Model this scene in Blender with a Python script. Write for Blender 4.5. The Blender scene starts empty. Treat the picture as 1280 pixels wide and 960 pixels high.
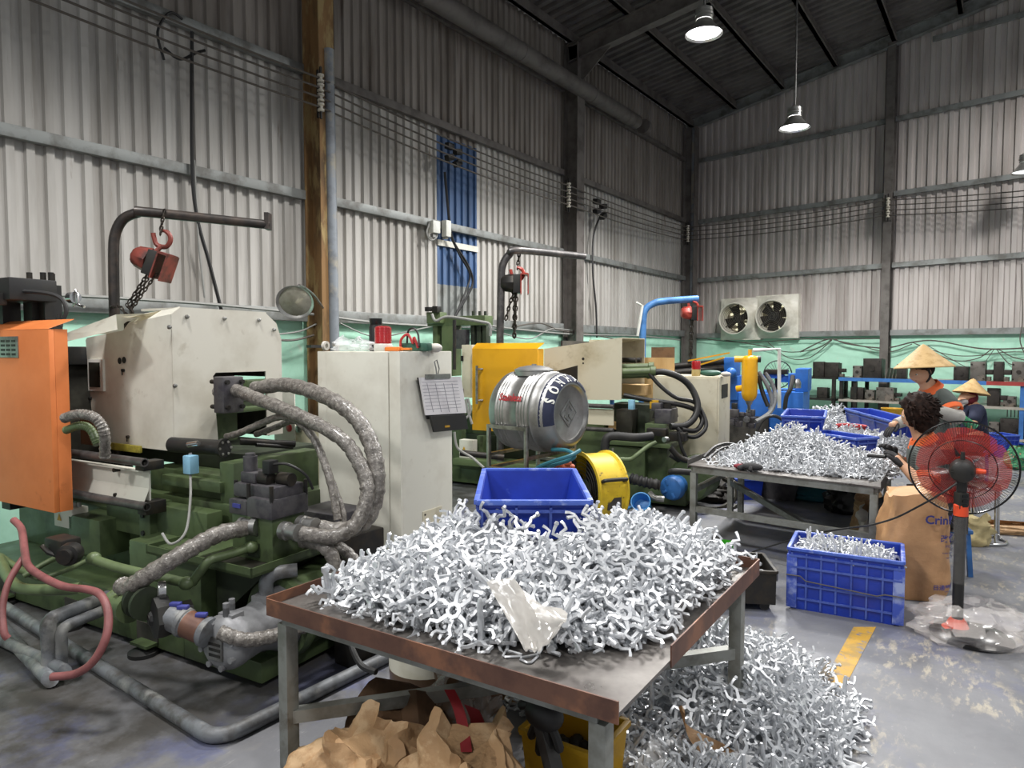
import bpy, bmesh, math, random
import numpy as np
from mathutils import Vector as V, Matrix, Euler, Quaternion
R = math.radians
random.seed(7)
rng = np.random.default_rng(11)
S = bpy.context.scene
COL = S.collection

# ------------------------------------------------------------------ camera
F = 850.0                      # focal length in pixels of a 1280 x 960 frame
YAW, PITCH, EYE = R(36.2), math.atan(43 / 850.0), 1.6
cam = bpy.data.objects.new('camera', bpy.data.cameras.new('camera'))
COL.objects.link(cam)
cam.data.sensor_fit = 'HORIZONTAL'; cam.data.sensor_width = 36
cam.data.lens = 36 * F / 1280
cam.data.clip_start = .05; cam.data.clip_end = 100
cam.location = (0, 0, EYE)
cam.rotation_euler = (R(90) - PITCH, 0, YAW)
S.camera = cam

# ------------------------------------------------------------------ world, exposure
S.view_settings.view_transform = 'Standard'; S.view_settings.look = 'None'
S.view_settings.gamma = 1; S.view_settings.use_curve_mapping = False
S.view_settings.exposure = 0.16
w = bpy.data.worlds.new('hall_daylight'); S.world = w; w.use_nodes = True
w.node_tree.nodes['Background'].inputs[0].default_value = (.93, .97, 1, 1)
w.node_tree.nodes['Background'].inputs[1].default_value = .4

# ------------------------------------------------------------------ lamps of the hall and one added fill (fixtures in view are built further down)
def spot(name, loc, power, aim=None, size=140, blend=.6, rad=.3, col=(1, .985, .96)):
    l = bpy.data.lights.new(name, 'SPOT'); l.energy = power; l.spot_size = R(size); l.spot_blend = blend
    l.shadow_soft_size = rad; l.color = col
    o = bpy.data.objects.new(name, l); COL.objects.link(o); o.location = loc
    d = V(aim) - V(loc) if aim else V((0, 0, -1))
    o.rotation_euler = d.to_track_quat('-Z', 'Y').to_euler()
    return o
LAMPS = [(-3.02, 7.95, 5.28), (-2.66, 10.67, 4.83)]          # the two pendants in view
spot('pendant_or_fill_light', LAMPS[0], 720, size=146, blend=.5)
spot('pendant_or_fill_light', LAMPS[1], 950, size=160, blend=.4)
spot('pendant_or_fill_light', (-3.0, 4.6, 5.3), 560)           # the next ones of the row, above the frame
spot('pendant_or_fill_light', (-3.2, 1.2, 5.3), 560)
spot('pendant_or_fill_light', (-3.0, -2.6, 5.3), 520)
spot('pendant_or_fill_light', (1.8, 11.2, 6.9), 700, size=170, blend=.4)  # added fill lamp without a fixture, lifts the upper back wall
spot('pendant_or_fill_light', (2.0, 5.6, 5.2), 320)
spot('pendant_or_fill_light', (1.6, .6, 5.2), 430)

# ------------------------------------------------------------------ helpers: geometry from the camera's measurements
cy_, sy_ = math.cos(YAW), math.sin(YAW)
FW = V((-sy_ * math.cos(PITCH), cy_ * math.cos(PITCH), -math.sin(PITCH)))
RT = V((cy_, sy_, 0)); UP = RT.cross(FW); EY = V((0, 0, EYE))
def ray(px, py): return FW + RT * ((px - 640) / F) - UP * ((py - 480) / F)
def at(px, py, D): return EY + ray(px, py) * D                   # a point D metres deep
def oz(px, py, z=0.0):
    d = ray(px, py); return EY + d * ((z - EYE) / d.z)
def ox(px, py, x):
    d = ray(px, py); return EY + d * (x / d.x)
def oy(px, py, y):
    d = ray(px, py); return EY + d * (y / d.y)
class Frame:                                                     # a turned floor frame: u right, v back
    def __init__(s, x, y, deg):
        a = R(deg); s.a = a; s.o = V((x, y, 0)); s.u = V((math.cos(a), math.sin(a), 0)); s.v = V((-math.sin(a), math.cos(a), 0))
    def loc(s, p):
        q = p - s.o; return V((q.dot(s.u), q.dot(s.v), q.z))
    def onv(s, px, py, v):
        r = ray(px, py); return s.loc(EY + r * ((s.o + s.v * v - EY).dot(s.v) / r.dot(s.v)))
    def onu(s, px, py, u):
        r = ray(px, py); return s.loc(EY + r * ((s.o + s.u * u - EY).dot(s.u) / r.dot(s.u)))
    def onz(s, px, py, z): return s.loc(oz(px, py, z))
    def at(s, px, py, D): return s.loc(at(px, py, D))
    def w(s, u, v, z=0): return s.o + s.u * u + s.v * v + V((0, 0, z))

def hx(h):
    h = h.lstrip('#'); r = []
    for i in (0, 2, 4):
        c = int(h[i:i + 2], 16) / 255
        r.append(c / 12.92 if c <= .04045 else ((c + .055) / 1.055) ** 2.4)
    return (*r, 1)

# ------------------------------------------------------------------ helpers: materials
MATS = {}
def pm(name, c1, c2=None, rough=.5, metal=0.0, scale=6.0, lo=.45, hi=.65, c3=None, scale3=1.2, lo3=.52, hi3=.62,
       bump=0.0, bscale=60.0, stretch=None, alpha=None, trans=0.0, coat=0.0, emit=None, estr=0.0, spec=None, rvar=.0):
    m = bpy.data.materials.new(name); m.use_nodes = True; MATS[name] = m
    nt = m.node_tree; b = nt.nodes['Principled BSDF']; L = nt.links.new
    b.inputs['Base Color'].default_value = hx(c1); b.inputs['Roughness'].default_value = rough; b.inputs['Metallic'].default_value = metal
    if alpha is not None: b.inputs['Alpha'].default_value = alpha
    if trans: b.inputs['Transmission Weight'].default_value = trans
    if coat: b.inputs['Coat Weight'].default_value = coat; b.inputs['Coat Roughness'].default_value = .15
    if spec is not None: b.inputs['Specular IOR Level'].default_value = spec
    if emit: b.inputs['Emission Color'].default_value = hx(emit); b.inputs['Emission Strength'].default_value = estr
    tc = nt.nodes.new('ShaderNodeTexCoord'); co = tc.outputs['Object']
    if stretch:
        mp = nt.nodes.new('ShaderNodeMapping'); mp.inputs['Scale'].default_value = stretch; L(co, mp.inputs[0]); co = mp.outputs[0]
    def noise(sc, det=5):
        n = nt.nodes.new('ShaderNodeTexNoise'); n.inputs['Scale'].default_value = sc; n.inputs['Detail'].default_value = det
        n.inputs['Roughness'].default_value = .62; L(co, n.inputs['Vector']); return n.outputs['Fac']
    def ramp(f, a, b_):
        r = nt.nodes.new('ShaderNodeMapRange'); r.inputs[1].default_value = a; r.inputs[2].default_value = b_; r.clamp = True
        L(f, r.inputs[0]); return r.outputs[0]
    cur = None
    for c, sc, a, b_ in ((c2, scale, lo, hi), (c3, scale3, lo3, hi3)):
        if not c: continue
        mx = nt.nodes.new('ShaderNodeMix'); mx.data_type = 'RGBA'
        L(ramp(noise(sc), a, b_), mx.inputs[0])
        if cur is None: mx.inputs[6].default_value = hx(c1)
        else: L(cur, mx.inputs[6])
        mx.inputs[7].default_value = hx(c); cur = mx.outputs[2]
    if cur is not None: L(cur, b.inputs['Base Color'])
    if rvar:
        r = nt.nodes.new('ShaderNodeMapRange'); r.inputs[1].default_value = .3; r.inputs[2].default_value = .7
        r.inputs[3].default_value = max(0, rough - rvar); r.inputs[4].default_value = min(1, rough + rvar)
        L(noise(scale * 1.7), r.inputs[0]); L(r.outputs[0], b.inputs['Roughness'])
    if bump:
        bp = nt.nodes.new('ShaderNodeBump'); bp.inputs['Strength'].default_value = bump; bp.inputs['Distance'].default_value = .01
        L(noise(bscale, 3), bp.inputs['Height']); L(bp.outputs[0], b.inputs['Normal'])
    return m

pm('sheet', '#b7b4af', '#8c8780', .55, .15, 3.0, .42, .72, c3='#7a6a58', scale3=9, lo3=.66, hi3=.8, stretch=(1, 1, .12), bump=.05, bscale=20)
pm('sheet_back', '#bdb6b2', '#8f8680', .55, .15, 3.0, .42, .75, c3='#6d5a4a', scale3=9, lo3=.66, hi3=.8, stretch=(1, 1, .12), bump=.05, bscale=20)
pm('sheet_soot_shade', '#928b84', '#675f57', .6, .1, 3.0, .4, .7, c3='#5e4f42', scale3=7, lo3=.6, hi3=.8, stretch=(1, 1, .12), bump=.05, bscale=20)  # soot, plus the shade above the lamps' cut-off put into the colour
pm('tag_yellow', '#a89c3c', '#7d7430', .6, 0, 20.0)
pm('frame_steel', '#6d6864', '#544f4b', .6, .2, 4.0)
pm('cream_grey', '#cbc7bc', '#bab4a7', .42, 0, 2.5, c3='#a9a293', scale3=6, lo3=.62, hi3=.78, coat=.1)
pm('crate_edge', '#4a5fae', '#31489f', .5, 0, 14.0)
pm('roof_sheet', '#6a6663', '#524e4c', .6, .2, 2.0)
pm('blue_sheet', '#44618a', '#324a6c', .5, 0, 5.0, stretch=(1, 1, .2), c3='#7f8a94', scale3=4, lo3=.62, hi3=.7)
pm('mint', '#b9e9d2', '#a3d6bd', .75, 0, 3.0, .4, .7, c3='#cfdccb', scale3=7, lo3=.63, hi3=.74, bump=.1, bscale=25)
pm('girt', '#8e918f', '#6b6a66', .5, .4, 4.0)
pm('steel_dark', '#545250', '#3d3a38', .6, .3, 4.0)
pm('column_rust', '#8a6a44', '#5d4933', .75, .1, 5.0, stretch=(1, 1, .3), c3='#a08a5e', scale3=8)
pm('pvc_grey', '#858b92', '#6d7075', .45, 0, 4.0, c3='#9b968a', scale3=2.5)
pm('pipe_grey', '#6f7276', '#4e4c4a', .5, .1, 9.0, c3='#8f8f8c', scale3=4)
pm('black', '#1b1b1c', '#26241f', .5)
pm('black_gloss', '#101011', None, .25)
pm('rubber', '#1e1e1f', '#2c2a28', .6)
pm('iron_dark', '#2b2a29', '#3b352d', .5, .5, 12.0)
pm('jib_black', '#33302e', '#4a403a', .42, .4, 9.0)
pm('jib_grey', '#4c4a4a', '#6a6664', .4, .5, 9.0)
pm('jib_blue', '#4f86c4', '#3d6ca2', .45, 0, 6.0)
pm('hoist_red', '#7c3a31', '#3f2420', .5, .15, 9.0)
pm('hoist_red_bright', '#b0453a', '#7d2f28', .4, .1, 9.0)
pm('chain', '#4a443e', '#2f2b28', .4, .7, 30.0)
pm('cream', '#dad8cc', '#c9c5b8', .42, 0, 2.5, c3='#b5ae9e', scale3=6, lo3=.62, hi3=.78, coat=.1)
pm('cream_warm', '#cfc8b2', '#bdb398', .45, 0, 2.5, c3='#8a7f68', scale3=5, lo3=.58, hi3=.78)
pm('orange', '#dc7f45', '#d0733a', .5, 0, 2.0, c3='#b05a2a', scale3=5, lo3=.66, hi3=.78, coat=.05)
pm('yellow_door', '#dba010', '#cc930c', .45, 0, 2.0, c3='#8b6b1c', scale3=14, lo3=.72, hi3=.8)
pm('green', '#4c5b3a', '#3d4a30', .48, 0, 4.0, c3='#2c3322', scale3=7, lo3=.55, hi3=.75, coat=.15, rvar=.12)
pm('green_pipe', '#5d6c48', '#4a573a', .45, 0, 5.0, c3='#3a4230', scale3=6, lo3=.6, hi3=.75)
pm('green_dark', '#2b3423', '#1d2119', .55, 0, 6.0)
pm('oily', '#2a2823', '#3b3a33', .35, .2, 8.0)
pm('valve', '#5c5a5c', '#46434a', .5, .5, 12.0)
pm('cast_grey', '#8f9092', '#77777a', .5, .35, 8.0)
pm('hose_wrap', '#827d77', '#57524d', .3, 0, 38.0, .38, .62, c3='#aaa59c', scale3=70, lo3=.6, hi3=.68, bump=.6, bscale=70, coat=.3)
pm('hose_red', '#875150', '#6a3c3b', .5, 0, 8.0)
pm('chrome', '#c9c9c9', None, .22, 1.0)
pm('steel', '#a3a3a1', '#7c7a76', .35, .9, 12.0)
pm('stainless', '#a3a3a2', '#868583', .42, .85, 3.0, c3='#6f6a64', scale3=8, lo3=.62, hi3=.78)
pm('table_top', '#77736f', '#5a5552', .42, .6, 3.0, c3='#3c3936', scale3=7, lo3=.55, hi3=.75, rvar=.15)
pm('table_lip', '#6b4c3f', '#5a3f36', .5, .3, 10.0, c3='#8a5f48', scale3=4)
pm('table_leg', '#8f918c', '#75746d', .45, .5, 8.0, c3='#5e564c', scale3=5, lo3=.62, hi3=.75)
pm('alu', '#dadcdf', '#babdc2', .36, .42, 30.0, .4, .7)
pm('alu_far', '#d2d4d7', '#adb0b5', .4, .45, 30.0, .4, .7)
pm('crate_blue', '#1c39a4', '#17308f', .36, 0, 4.0, c3='#5f7ac4', scale3=9, lo3=.72, hi3=.86)
pm('crate_rim', '#4c68c0', '#3552b4', .4, 0, 9.0, c3='#a9b6dc', scale3=14, lo3=.55, hi3=.75)
pm('crate_scuff', '#3e55b4', '#93a0cc', .5, 0, 12.0)
pm('kraft', '#b4916a', '#a07d58', .7, 0, 5.0, bump=.45, bscale=26, c3='#c6a680', scale3=12)
pm('kraft_clean', '#c4976c', '#b4875d', .6, 0, 4.0, bump=.35, bscale=24, coat=.1)
pm('kraft_dark', '#7a5c42', '#5d4633', .75, 0, 5.0, bump=.4, bscale=26)
pm('white_bag', '#cfcac2', '#b2aca2', .5, 0, 5.0, bump=.3, bscale=20)
pm('beige_bag', '#c9b98a', '#b3a274', .65, 0, 6.0, bump=.4, bscale=24)
pm('ink_blue', '#3b3f86', None, .6)
pm('red_print', '#a3262c', None, .6)
pm('film_milky', '#d9d5cf', None, .14, 0, alpha=.8, coat=.6)
pm('film_clear', '#ece6e2', None, .08, 0, alpha=.3, coat=1.0, spec=.8)
pm('film_thin', '#bdb9b6', None, .2, 0, alpha=.1)
pm('film_crumpled', '#f2f3f5', None, .12, 0, alpha=.45, coat=.8)
pm('jug_white', '#dfe0da', '#c8c8be', .45, 0, 4.0)
pm('drum_milky', '#d9d6c6', '#c4bfa9', .4, 0, 4.0)
pm('drum_liquid', '#5f4a35', '#54402d', .35, 0, 4.0)
pm('yellow_plastic', '#c79a1e', '#a67d17', .5, 0, 6.0)
pm('fan_yellow', '#d9b928', '#c2a220', .45, 0, 6.0, c3='#4d421d', scale3=14, lo3=.6, hi3=.7)
pm('ladle_blue', '#4f9bd8', '#418bc8', .4)
pm('fan_red', '#cf4a42', None, .15, 0, alpha=.6, coat=.6)
pm('fan_orange', '#e8502a', None, .35)
pm('red_lens', '#b01c22', None, .2, 0, coat=.6)
pm('red_plastic', '#b83a3c', '#9e2e31', .4)
pm('amber', '#c8b27a', '#b39a62', .3)
pm('lime', '#3fae2c', None, .4)
pm('machine_blue', '#2a6bc0', '#225aa6', .42, 0, 3.0, c3='#1c3f70', scale3=7, lo3=.62, hi3=.76)
pm('motor_blue', '#2f66a6', '#26558c', .45, 0, 5.0)
pm('sensor_blue', '#8fc0da', '#6fa3c0', .45)
pm('accu_yellow', '#e3a710', '#d49a0c', .35, 0, 3.0, coat=.2)
pm('plywood', '#c9a878', '#b8935f', .65, 0, 4.0, stretch=(1, 1, .2))
pm('carton', '#a98a63', '#98794f', .75, 0, 5.0)
pm('paper', '#e4e1e2', '#d3cfd1', .6)
pm('print_grey', '#8d8a93', None, .7)
pm('tool_green', '#2f5a4a', None, .45)
pm('tool_orange', '#d9792e', None, .45)
pm('die_steel', '#6d6862', '#544e48', .5, .5, 9.0, c3='#857b70', scale3=5)
pm('die_dark', '#3c3733', '#2d2926', .5, .5, 9.0)
pm('rack_blue', '#3a6fb0', '#31609a', .5)
pm('rack_red', '#9c3a36', '#8a302e', .5)
pm('rack_grey', '#a29c92', '#8b857b', .55)
pm('fan_cone', '#d5d2c6', '#c4c0b2', .45)
pm('fan_daylight', '#e8e4c4', None, .6, emit='#eeeacb', estr=1.1)
pm('porcelain', '#cdc7b8', '#a9a294', .3)
pm('wire', '#57514b', None, .55)
pm('wire_black', '#1d1c1c', None, .5)
pm('wire_grey', '#8a8a86', None, .5)
pm('lamp_alu', '#c4c3bf', '#a5a39e', .3, .8, 4.0)
pm('lamp_lens', '#ffffff', None, .3, emit='#fdfdff', estr=9.0)
pm('lamp_lens_dim', '#dfe4e4', None, .25, emit='#eef6f6', estr=1.6)
pm('glass_dull', '#b9b5a6', '#9d9888', .15, .3, 6.0)
pm('skin', '#d3a586', '#c79676', .55)
pm('hair', '#1f1512', '#33241e', .75, 0, 40.0, bump=.5, bscale=80, spec=.15)
pm('shirt', '#5c6360', '#525956', .8, 0, 6.0, bump=.25, bscale=12)
pm('shirt_navy', '#252b44', '#1f243a', .8, 0, 6.0, bump=.25, bscale=12)
pm('collar', '#e0662f', None, .7)
pm('trousers', '#26262a', '#1d1d20', .85, 0, 6.0)
pm('glove_dark', '#2e2d2f', '#232224', .85, 0, 12.0, bump=.4, bscale=40)
pm('sleeve_grey', '#b3b0aa', '#a29f99', .8, 0, 8.0)
pm('straw', '#bf9f6c', '#a5854f', .65, 0, 14.0, bump=.3, bscale=60)
pm('mask', '#d8d6d2', None, .7)
pm('scarf_red', '#7a2430', '#5e1a26', .8)
pm('floral', '#2f6a50', '#3f8a5c', .75, 0, 22.0, .45, .5, c3='#d07a5a', scale3=26, lo3=.6, hi3=.62)
pm('pink', '#d884b4', None, .6)
pm('floor_line', '#c59a3c', '#a88a4c', .6, 0, 9.0, .45, .6, c3='#7f7f86', scale3=16, lo3=.56, hi3=.64)
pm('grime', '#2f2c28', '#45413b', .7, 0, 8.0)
pm('teal_hose', '#2f6a78', None, .4)
pm('orange_net', '#b0532e', '#8c3f24', .6)

# ------------------------------------------------------------------ helpers: meshes
class B:
    def __init__(s): s.b = bmesh.new()
    def bx(s, x0, x1, y0, y1, z0, z1, bev=0.0, M=None):
        r = bmesh.ops.create_cube(s.b, size=1); vs = r['verts']
        for v in vs: v.co = V(((x0 + x1) / 2 + v.co.x * (x1 - x0), (y0 + y1) / 2 + v.co.y * (y1 - y0), (z0 + z1) / 2 + v.co.z * (z1 - z0)))
        if M is not None: bmesh.ops.transform(s.b, matrix=M, verts=vs)
        if bev:
            es = list({e for v in vs for e in v.link_edges})
            bmesh.ops.bevel(s.b, geom=es, offset=bev, segments=2, affect='EDGES', profile=.6)
        return s
    def box(s, c, size, rot=(0, 0, 0), bev=0.0):
        M = Matrix.Translation(V(c)) @ Euler(rot).to_matrix().to_4x4()
        a, b, d = size[0] / 2, size[1] / 2, size[2] / 2
        return s.bx(-a, a, -b, b, -d, d, bev, M)
    def bar(s, p0, p1, w, h=None, bev=0.0):                       # square bar from point to point
        p0, p1 = V(p0), V(p1); d = p1 - p0; L = d.length; h = h or w
        z = V((0, 0, 1)) if abs(d.normalized().z) < .95 else V((0, 1, 0))
        x = d.normalized(); y = z.cross(x).normalized(); z = x.cross(y)
        M = Matrix((x, y, z)).transposed().to_4x4(); M.translation = (p0 + p1) / 2
        return s.bx(-L / 2, L / 2, -w / 2, w / 2, -h / 2, h / 2, bev, M)
    def tube(s, pts, r, seg=8, closed=False, caps=True):
        pts = [V(p) for p in pts]; n = len(pts)
        rs = r if isinstance(r, (list, tuple)) else [r] * n
        rings = []; t0 = None; nrm = None
        for i, p in enumerate(pts):
            if closed: t = (pts[(i + 1) % n] - pts[i - 1]).normalized()
            else: t = (pts[min(i + 1, n - 1)] - pts[max(i - 1, 0)]).normalized()
            if nrm is None: nrm = t.orthogonal().normalized()
            else:
                nrm = t0.rotation_difference(t) @ nrm
                nrm = (nrm - t * nrm.dot(t)).normalized()
            t0 = t; bi = t.cross(nrm)
            rings.append([s.b.verts.new(p + (nrm * math.cos(2 * math.pi * k / seg) + bi * math.sin(2 * math.pi * k / seg)) * rs[i]) for k in range(seg)])
        for i in range(n if closed else n - 1):
            A, C = rings[i], rings[(i + 1) % n]
            for k in range(seg):
                s.b.faces.new((A[k], A[(k + 1) % seg], C[(k + 1) % seg], C[k]))
        if caps and not closed:
            s.b.faces.new(rings[0][::-1]); s.b.faces.new(rings[-1])
        return s
    def cyl(s, p0, p1, r0, r1=None, seg=16): return s.tube([p0, p1], [r0, r0 if r1 is None else r1], seg)
    def lathe(s, prof, o=(0, 0, 0), ax=(0, 0, 1), seg=24, caps=True):   # prof: (radius, height) along ax
        o = V(o); ax = V(ax).normalized(); x = ax.orthogonal().normalized(); y = ax.cross(x); rings = []
        for r, h in prof:
            r = max(r, 1e-4)
            rings.append([s.b.verts.new(o + ax * h + (x * math.cos(2 * math.pi * k / seg) + y * math.sin(2 * math.pi * k / seg)) * r) for k in range(seg)])
        for A, C in zip(rings, rings[1:]):
            for k in range(seg): s.b.faces.new((A[k], A[(k + 1) % seg], C[(k + 1) % seg], C[k]))
        if caps: s.b.faces.new(rings[0][::-1]); s.b.faces.new(rings[-1])
        return s
    def prism(s, pts, ext):                                        # polygon pushed along ext
        pts = [V(p) for p in pts]; e = V(ext)
        a = [s.b.verts.new(p) for p in pts]; c = [s.b.verts.new(p + e) for p in pts]; n = len(a)
        s.b.faces.new(a); s.b.faces.new(c[::-1])
        for i in range(n): s.b.faces.new((a[i], c[i], c[(i + 1) % n], a[(i + 1) % n]))
        return s
    def ball(s, c, r, sc=(1, 1, 1), seg=14, rings=9, M=None):
        q = bmesh.ops.create_uvsphere(s.b, u_segments=seg, v_segments=rings, radius=r)['verts']
        for v in q: v.co = V((v.co.x * sc[0], v.co.y * sc[1], v.co.z * sc[2]))
        if M is not None: bmesh.ops.transform(s.b, matrix=M, verts=q)
        bmesh.ops.translate(s.b, verts=q, vec=V(c)); return s
    def grid(s, rows, thick=0.0):                                  # rows of points into a sheet
        vs = [[s.b.verts.new(V(p)) for p in r] for r in rows]; fs = []
        for A, C in zip(vs, vs[1:]):
            for k in range(len(A) - 1): fs.append(s.b.faces.new((A[k], A[k + 1], C[k + 1], C[k])))
        if thick: bmesh.ops.solidify(s.b, geom=fs, thickness=thick)
        return s
    def done(s, name, mat, par=None, ang=38, kind=None, label=None, W=False, normals=True):
        if W and par is not None and par.get('_m'):                # built in world space: bring into the parent's frame
            m = Matrix([list(par['_m'][i * 4:i * 4 + 4]) for i in range(4)])
            bmesh.ops.transform(s.b, matrix=m.inverted(), verts=s.b.verts)
        if normals: bmesh.ops.recalc_face_normals(s.b, faces=s.b.faces)
        me = bpy.data.meshes.new(name); s.b.to_mesh(me); s.b.free()
        me.polygons.foreach_set('use_smooth', [True] * len(me.polygons)); me.set_sharp_from_angle(angle=R(ang))
        me.materials.append(MATS[mat] if isinstance(mat, str) else mat)
        o = bpy.data.objects.new(name, me); COL.objects.link(o)
        if par is not None: o.parent = par
        if kind: o['kind'] = kind
        if label: o['label'] = label
        return o

def sm(pts, n=6, closed=False):                                    # Catmull-Rom through points
    pts = [V(p) for p in pts]; N = len(pts); out = []
    for i in range(N if closed else N - 1):
        if closed: p0, p1, p2, p3 = pts[i - 1], pts[i], pts[(i + 1) % N], pts[(i + 2) % N]
        else: p0, p1, p2, p3 = pts[max(i - 1, 0)], pts[i], pts[i + 1], pts[min(i + 2, N - 1)]
        for k in range(n):
            t = k / n
            out.append(.5 * ((2 * p1) + (p2 - p0) * t + (2 * p0 - 5 * p1 + 4 * p2 - p3) * t * t + (3 * p1 - p0 - 3 * p2 + p3) * t ** 3))
    if not closed: out.append(pts[-1])
    return out
def path(*q, n=6): return sm([at(*p) for p in q], n)               # smooth path through (px, py, depth)

def tag(o, label=None, cat=None, group=None, kind=None):
    if label: o['label'] = label
    if cat: o['category'] = cat
    if group: o['group'] = group
    if kind: o['kind'] = kind
    return o
def thing(name, label, cat, loc=(0, 0, 0), rz=0.0, group=None):
    o = bpy.data.objects.new(name, None); COL.objects.link(o); o.empty_display_size = .1
    o.location = loc; o.rotation_euler = (0, 0, rz)
    m = Matrix.Translation(V(loc)) @ Matrix.Rotation(rz, 4, 'Z'); o['_m'] = [c for r in m for c in r]
    return tag(o, label, cat, group)
def copy_tree(o, loc, rz=None, label=None):
    c = o.copy(); COL.objects.link(c); c.location = loc
    if rz is not None: c.rotation_euler = (0, 0, rz)
    if label: c['label'] = label
    for ch in o.children:
        d = ch.copy(); COL.objects.link(d); d.parent = c
        for g in ch.children:
            e = g.copy(); COL.objects.link(e); e.parent = d
    return c
def text_mesh(txt, size, bold=0.0):                                # flat lettering as (verts, faces), centred, in the xy plane
    cu = bpy.data.curves.new('lettering', 'FONT'); cu.body = txt; cu.size = size; cu.align_x = 'CENTER'; cu.align_y = 'CENTER'
    cu.offset = bold; cu.resolution_u = 3
    o = bpy.data.objects.new('lettering', cu); COL.objects.link(o)
    dg = bpy.context.evaluated_depsgraph_get(); me = bpy.data.meshes.new_from_object(o.evaluated_get(dg))
    vs = [v.co.copy() for v in me.vertices]; fs = [tuple(p.vertices) for p in me.polygons]
    bpy.data.objects.remove(o); bpy.data.curves.remove(cu); bpy.data.meshes.remove(me)
    return vs, fs
def lettering(txt, size, fn, mat, par, name='lettering', bold=0.0, mirror=False):   # fn maps flat (x, y) onto the surface
    vs, fs = text_mesh(txt, size, bold)
    me = bpy.data.meshes.new(name); me.from_pydata([tuple(fn(v.x, v.y)) for v in vs], [], fs); me.materials.append(MATS[mat])
    o = bpy.data.objects.new(name, me); COL.objects.link(o); o.parent = par; return o
def skin(verts, edges, radii, sub=2, name='body'):                 # one continuous figure grown on a skeleton
    me = bpy.data.meshes.new(name); me.from_pydata([tuple(v) for v in verts], edges, [])
    o = bpy.data.objects.new(name, me); COL.objects.link(o)
    md = o.modifiers.new('s', 'SKIN'); md.use_smooth_shade = True
    sv = me.skin_vertices[0].data
    for i, r in enumerate(radii):
        sv[i].radius = r if isinstance(r, tuple) else (r, r)
    sv[0].use_root = True
    ms = o.modifiers.new('u', 'SUBSURF'); ms.levels = sub; ms.render_levels = sub
    dg = bpy.context.evaluated_depsgraph_get(); m2 = bpy.data.meshes.new_from_object(o.evaluated_get(dg))
    bpy.data.objects.remove(o); bpy.data.meshes.remove(me)
    m2.polygons.foreach_set('use_smooth', [True] * len(m2.polygons))
    return m2
def mesh_part(me, name, mat, par=None, label=None):
    me.materials.clear(); me.materials.append(MATS[mat]); me.name = name
    o = bpy.data.objects.new(name, me); COL.objects.link(o)
    if par is not None:
        o.parent = par
        if par.get('_m'):
            m = Matrix([list(par['_m'][i * 4:i * 4 + 4]) for i in range(4)]); me.transform(m.inverted())
    if label: o['label'] = label
    return o
# ================================================================== THE SETTING
AX = -6.37                                                        # the left wall stands at x = AX, along y
WB = Frame(AX, 15.83, math.degrees(math.atan2(-.141, .990)))      # back wall: u runs right along it, v points out of the hall
SILL, EAVE, RS = 1.93, 6.86, .15
def roof_z(x): return EAVE + RS * (x - AX)

# floor, with its own worn-paint material
m = pm('floor', '#7c7d81', '#696a6f', .55, 0, .9, .4, .65)
nt = m.node_tree; L = nt.links.new; bs = nt.nodes['Principled BSDF']
prev = bs.inputs['Base Color'].links[0].from_socket
geo = nt.nodes.new('ShaderNodeTexCoord'); sep = nt.nodes.new('ShaderNodeSeparateXYZ'); L(geo.outputs['Object'], sep.inputs[0])
def fnoise(sc, det, st=(1, 1, 1), rot=0):
    mp = nt.nodes.new('ShaderNodeMapping'); mp.inputs['Scale'].default_value = st; mp.inputs['Rotation'].default_value = (0, 0, rot)
    n = nt.nodes.new('ShaderNodeTexNoise'); n.inputs['Scale'].default_value = sc; n.inputs['Detail'].default_value = det; n.inputs['Roughness'].default_value = .68
    L(geo.outputs['Object'], mp.inputs[0]); L(mp.outputs[0], n.inputs['Vector']); return n.outputs['Fac']
def fmap(s, a, b_, c=0, d=1):
    r = nt.nodes.new('ShaderNodeMapRange'); r.inputs[1].default_value = a; r.inputs[2].default_value = b_; r.inputs[3].default_value = c; r.inputs[4].default_value = d
    L(s, r.inputs[0]); return r.outputs[0]
def fmul(a, b_):
    n = nt.nodes.new('ShaderNodeMath'); n.operation = 'MULTIPLY'; L(a, n.inputs[0]); L(b_, n.inputs[1]); return n.outputs[0]
def fmix(prev, f, c):
    x = nt.nodes.new('ShaderNodeMix'); x.data_type = 'RGBA'; L(f, x.inputs[0]); L(prev, x.inputs[6]); x.inputs[7].default_value = hx(c); return x.outputs[2]
prev = fmix(prev, fmul(fmap(fnoise(1.6, 5), .52, .62), fmap(sep.outputs['X'], -3.2, -.9, .9, .25)), '#5f668f')      # left-over blue paint
prev = fmix(prev, fmul(fmul(fmap(fnoise(20, 8, (1, .35, 1), .9), .51, .6), fmap(fnoise(1.7, 5), .47, .58)), fmap(sep.outputs['X'], -1.6, -.4, .15, 1)), '#a59e90')   # pale scuffs
prev = fmix(prev, fmap(fnoise(30, 5, (1, .3, 1), .9), .62, .7, 0, .6), '#9a9a9a')
prev = fmix(prev, fmul(fmap(sep.outputs['X'], -2.2, -2.9), fmap(fnoise(3, 5), .35, .6, .35, .95)), '#3f3c38')      # swarf and oil round the machines
L(prev, bs.inputs['Base Color'])
rr = fmap(fnoise(5, 5), .35, .65, .38, .62); L(rr, bs.inputs['Roughness'])
bp = nt.nodes.new('ShaderNodeBump'); bp.inputs['Strength'].default_value = .12; bp.inputs['Distance'].default_value = .01
L(fnoise(40, 4), bp.inputs['Height']); L(bp.outputs[0], bs.inputs['Normal'])
floor = B().bx(AX - .2, 7, -4, 16.3, -.1, 0).done('floor', 'floor', kind='structure')
a0, a1 = oz(1067, 784), oz(1095, 784); b0, b1 = oz(971, 957), oz(1005, 957)
e0, e1 = b0 + (b0 - a0) * .6, b1 + (b1 - a1) * .6
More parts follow.
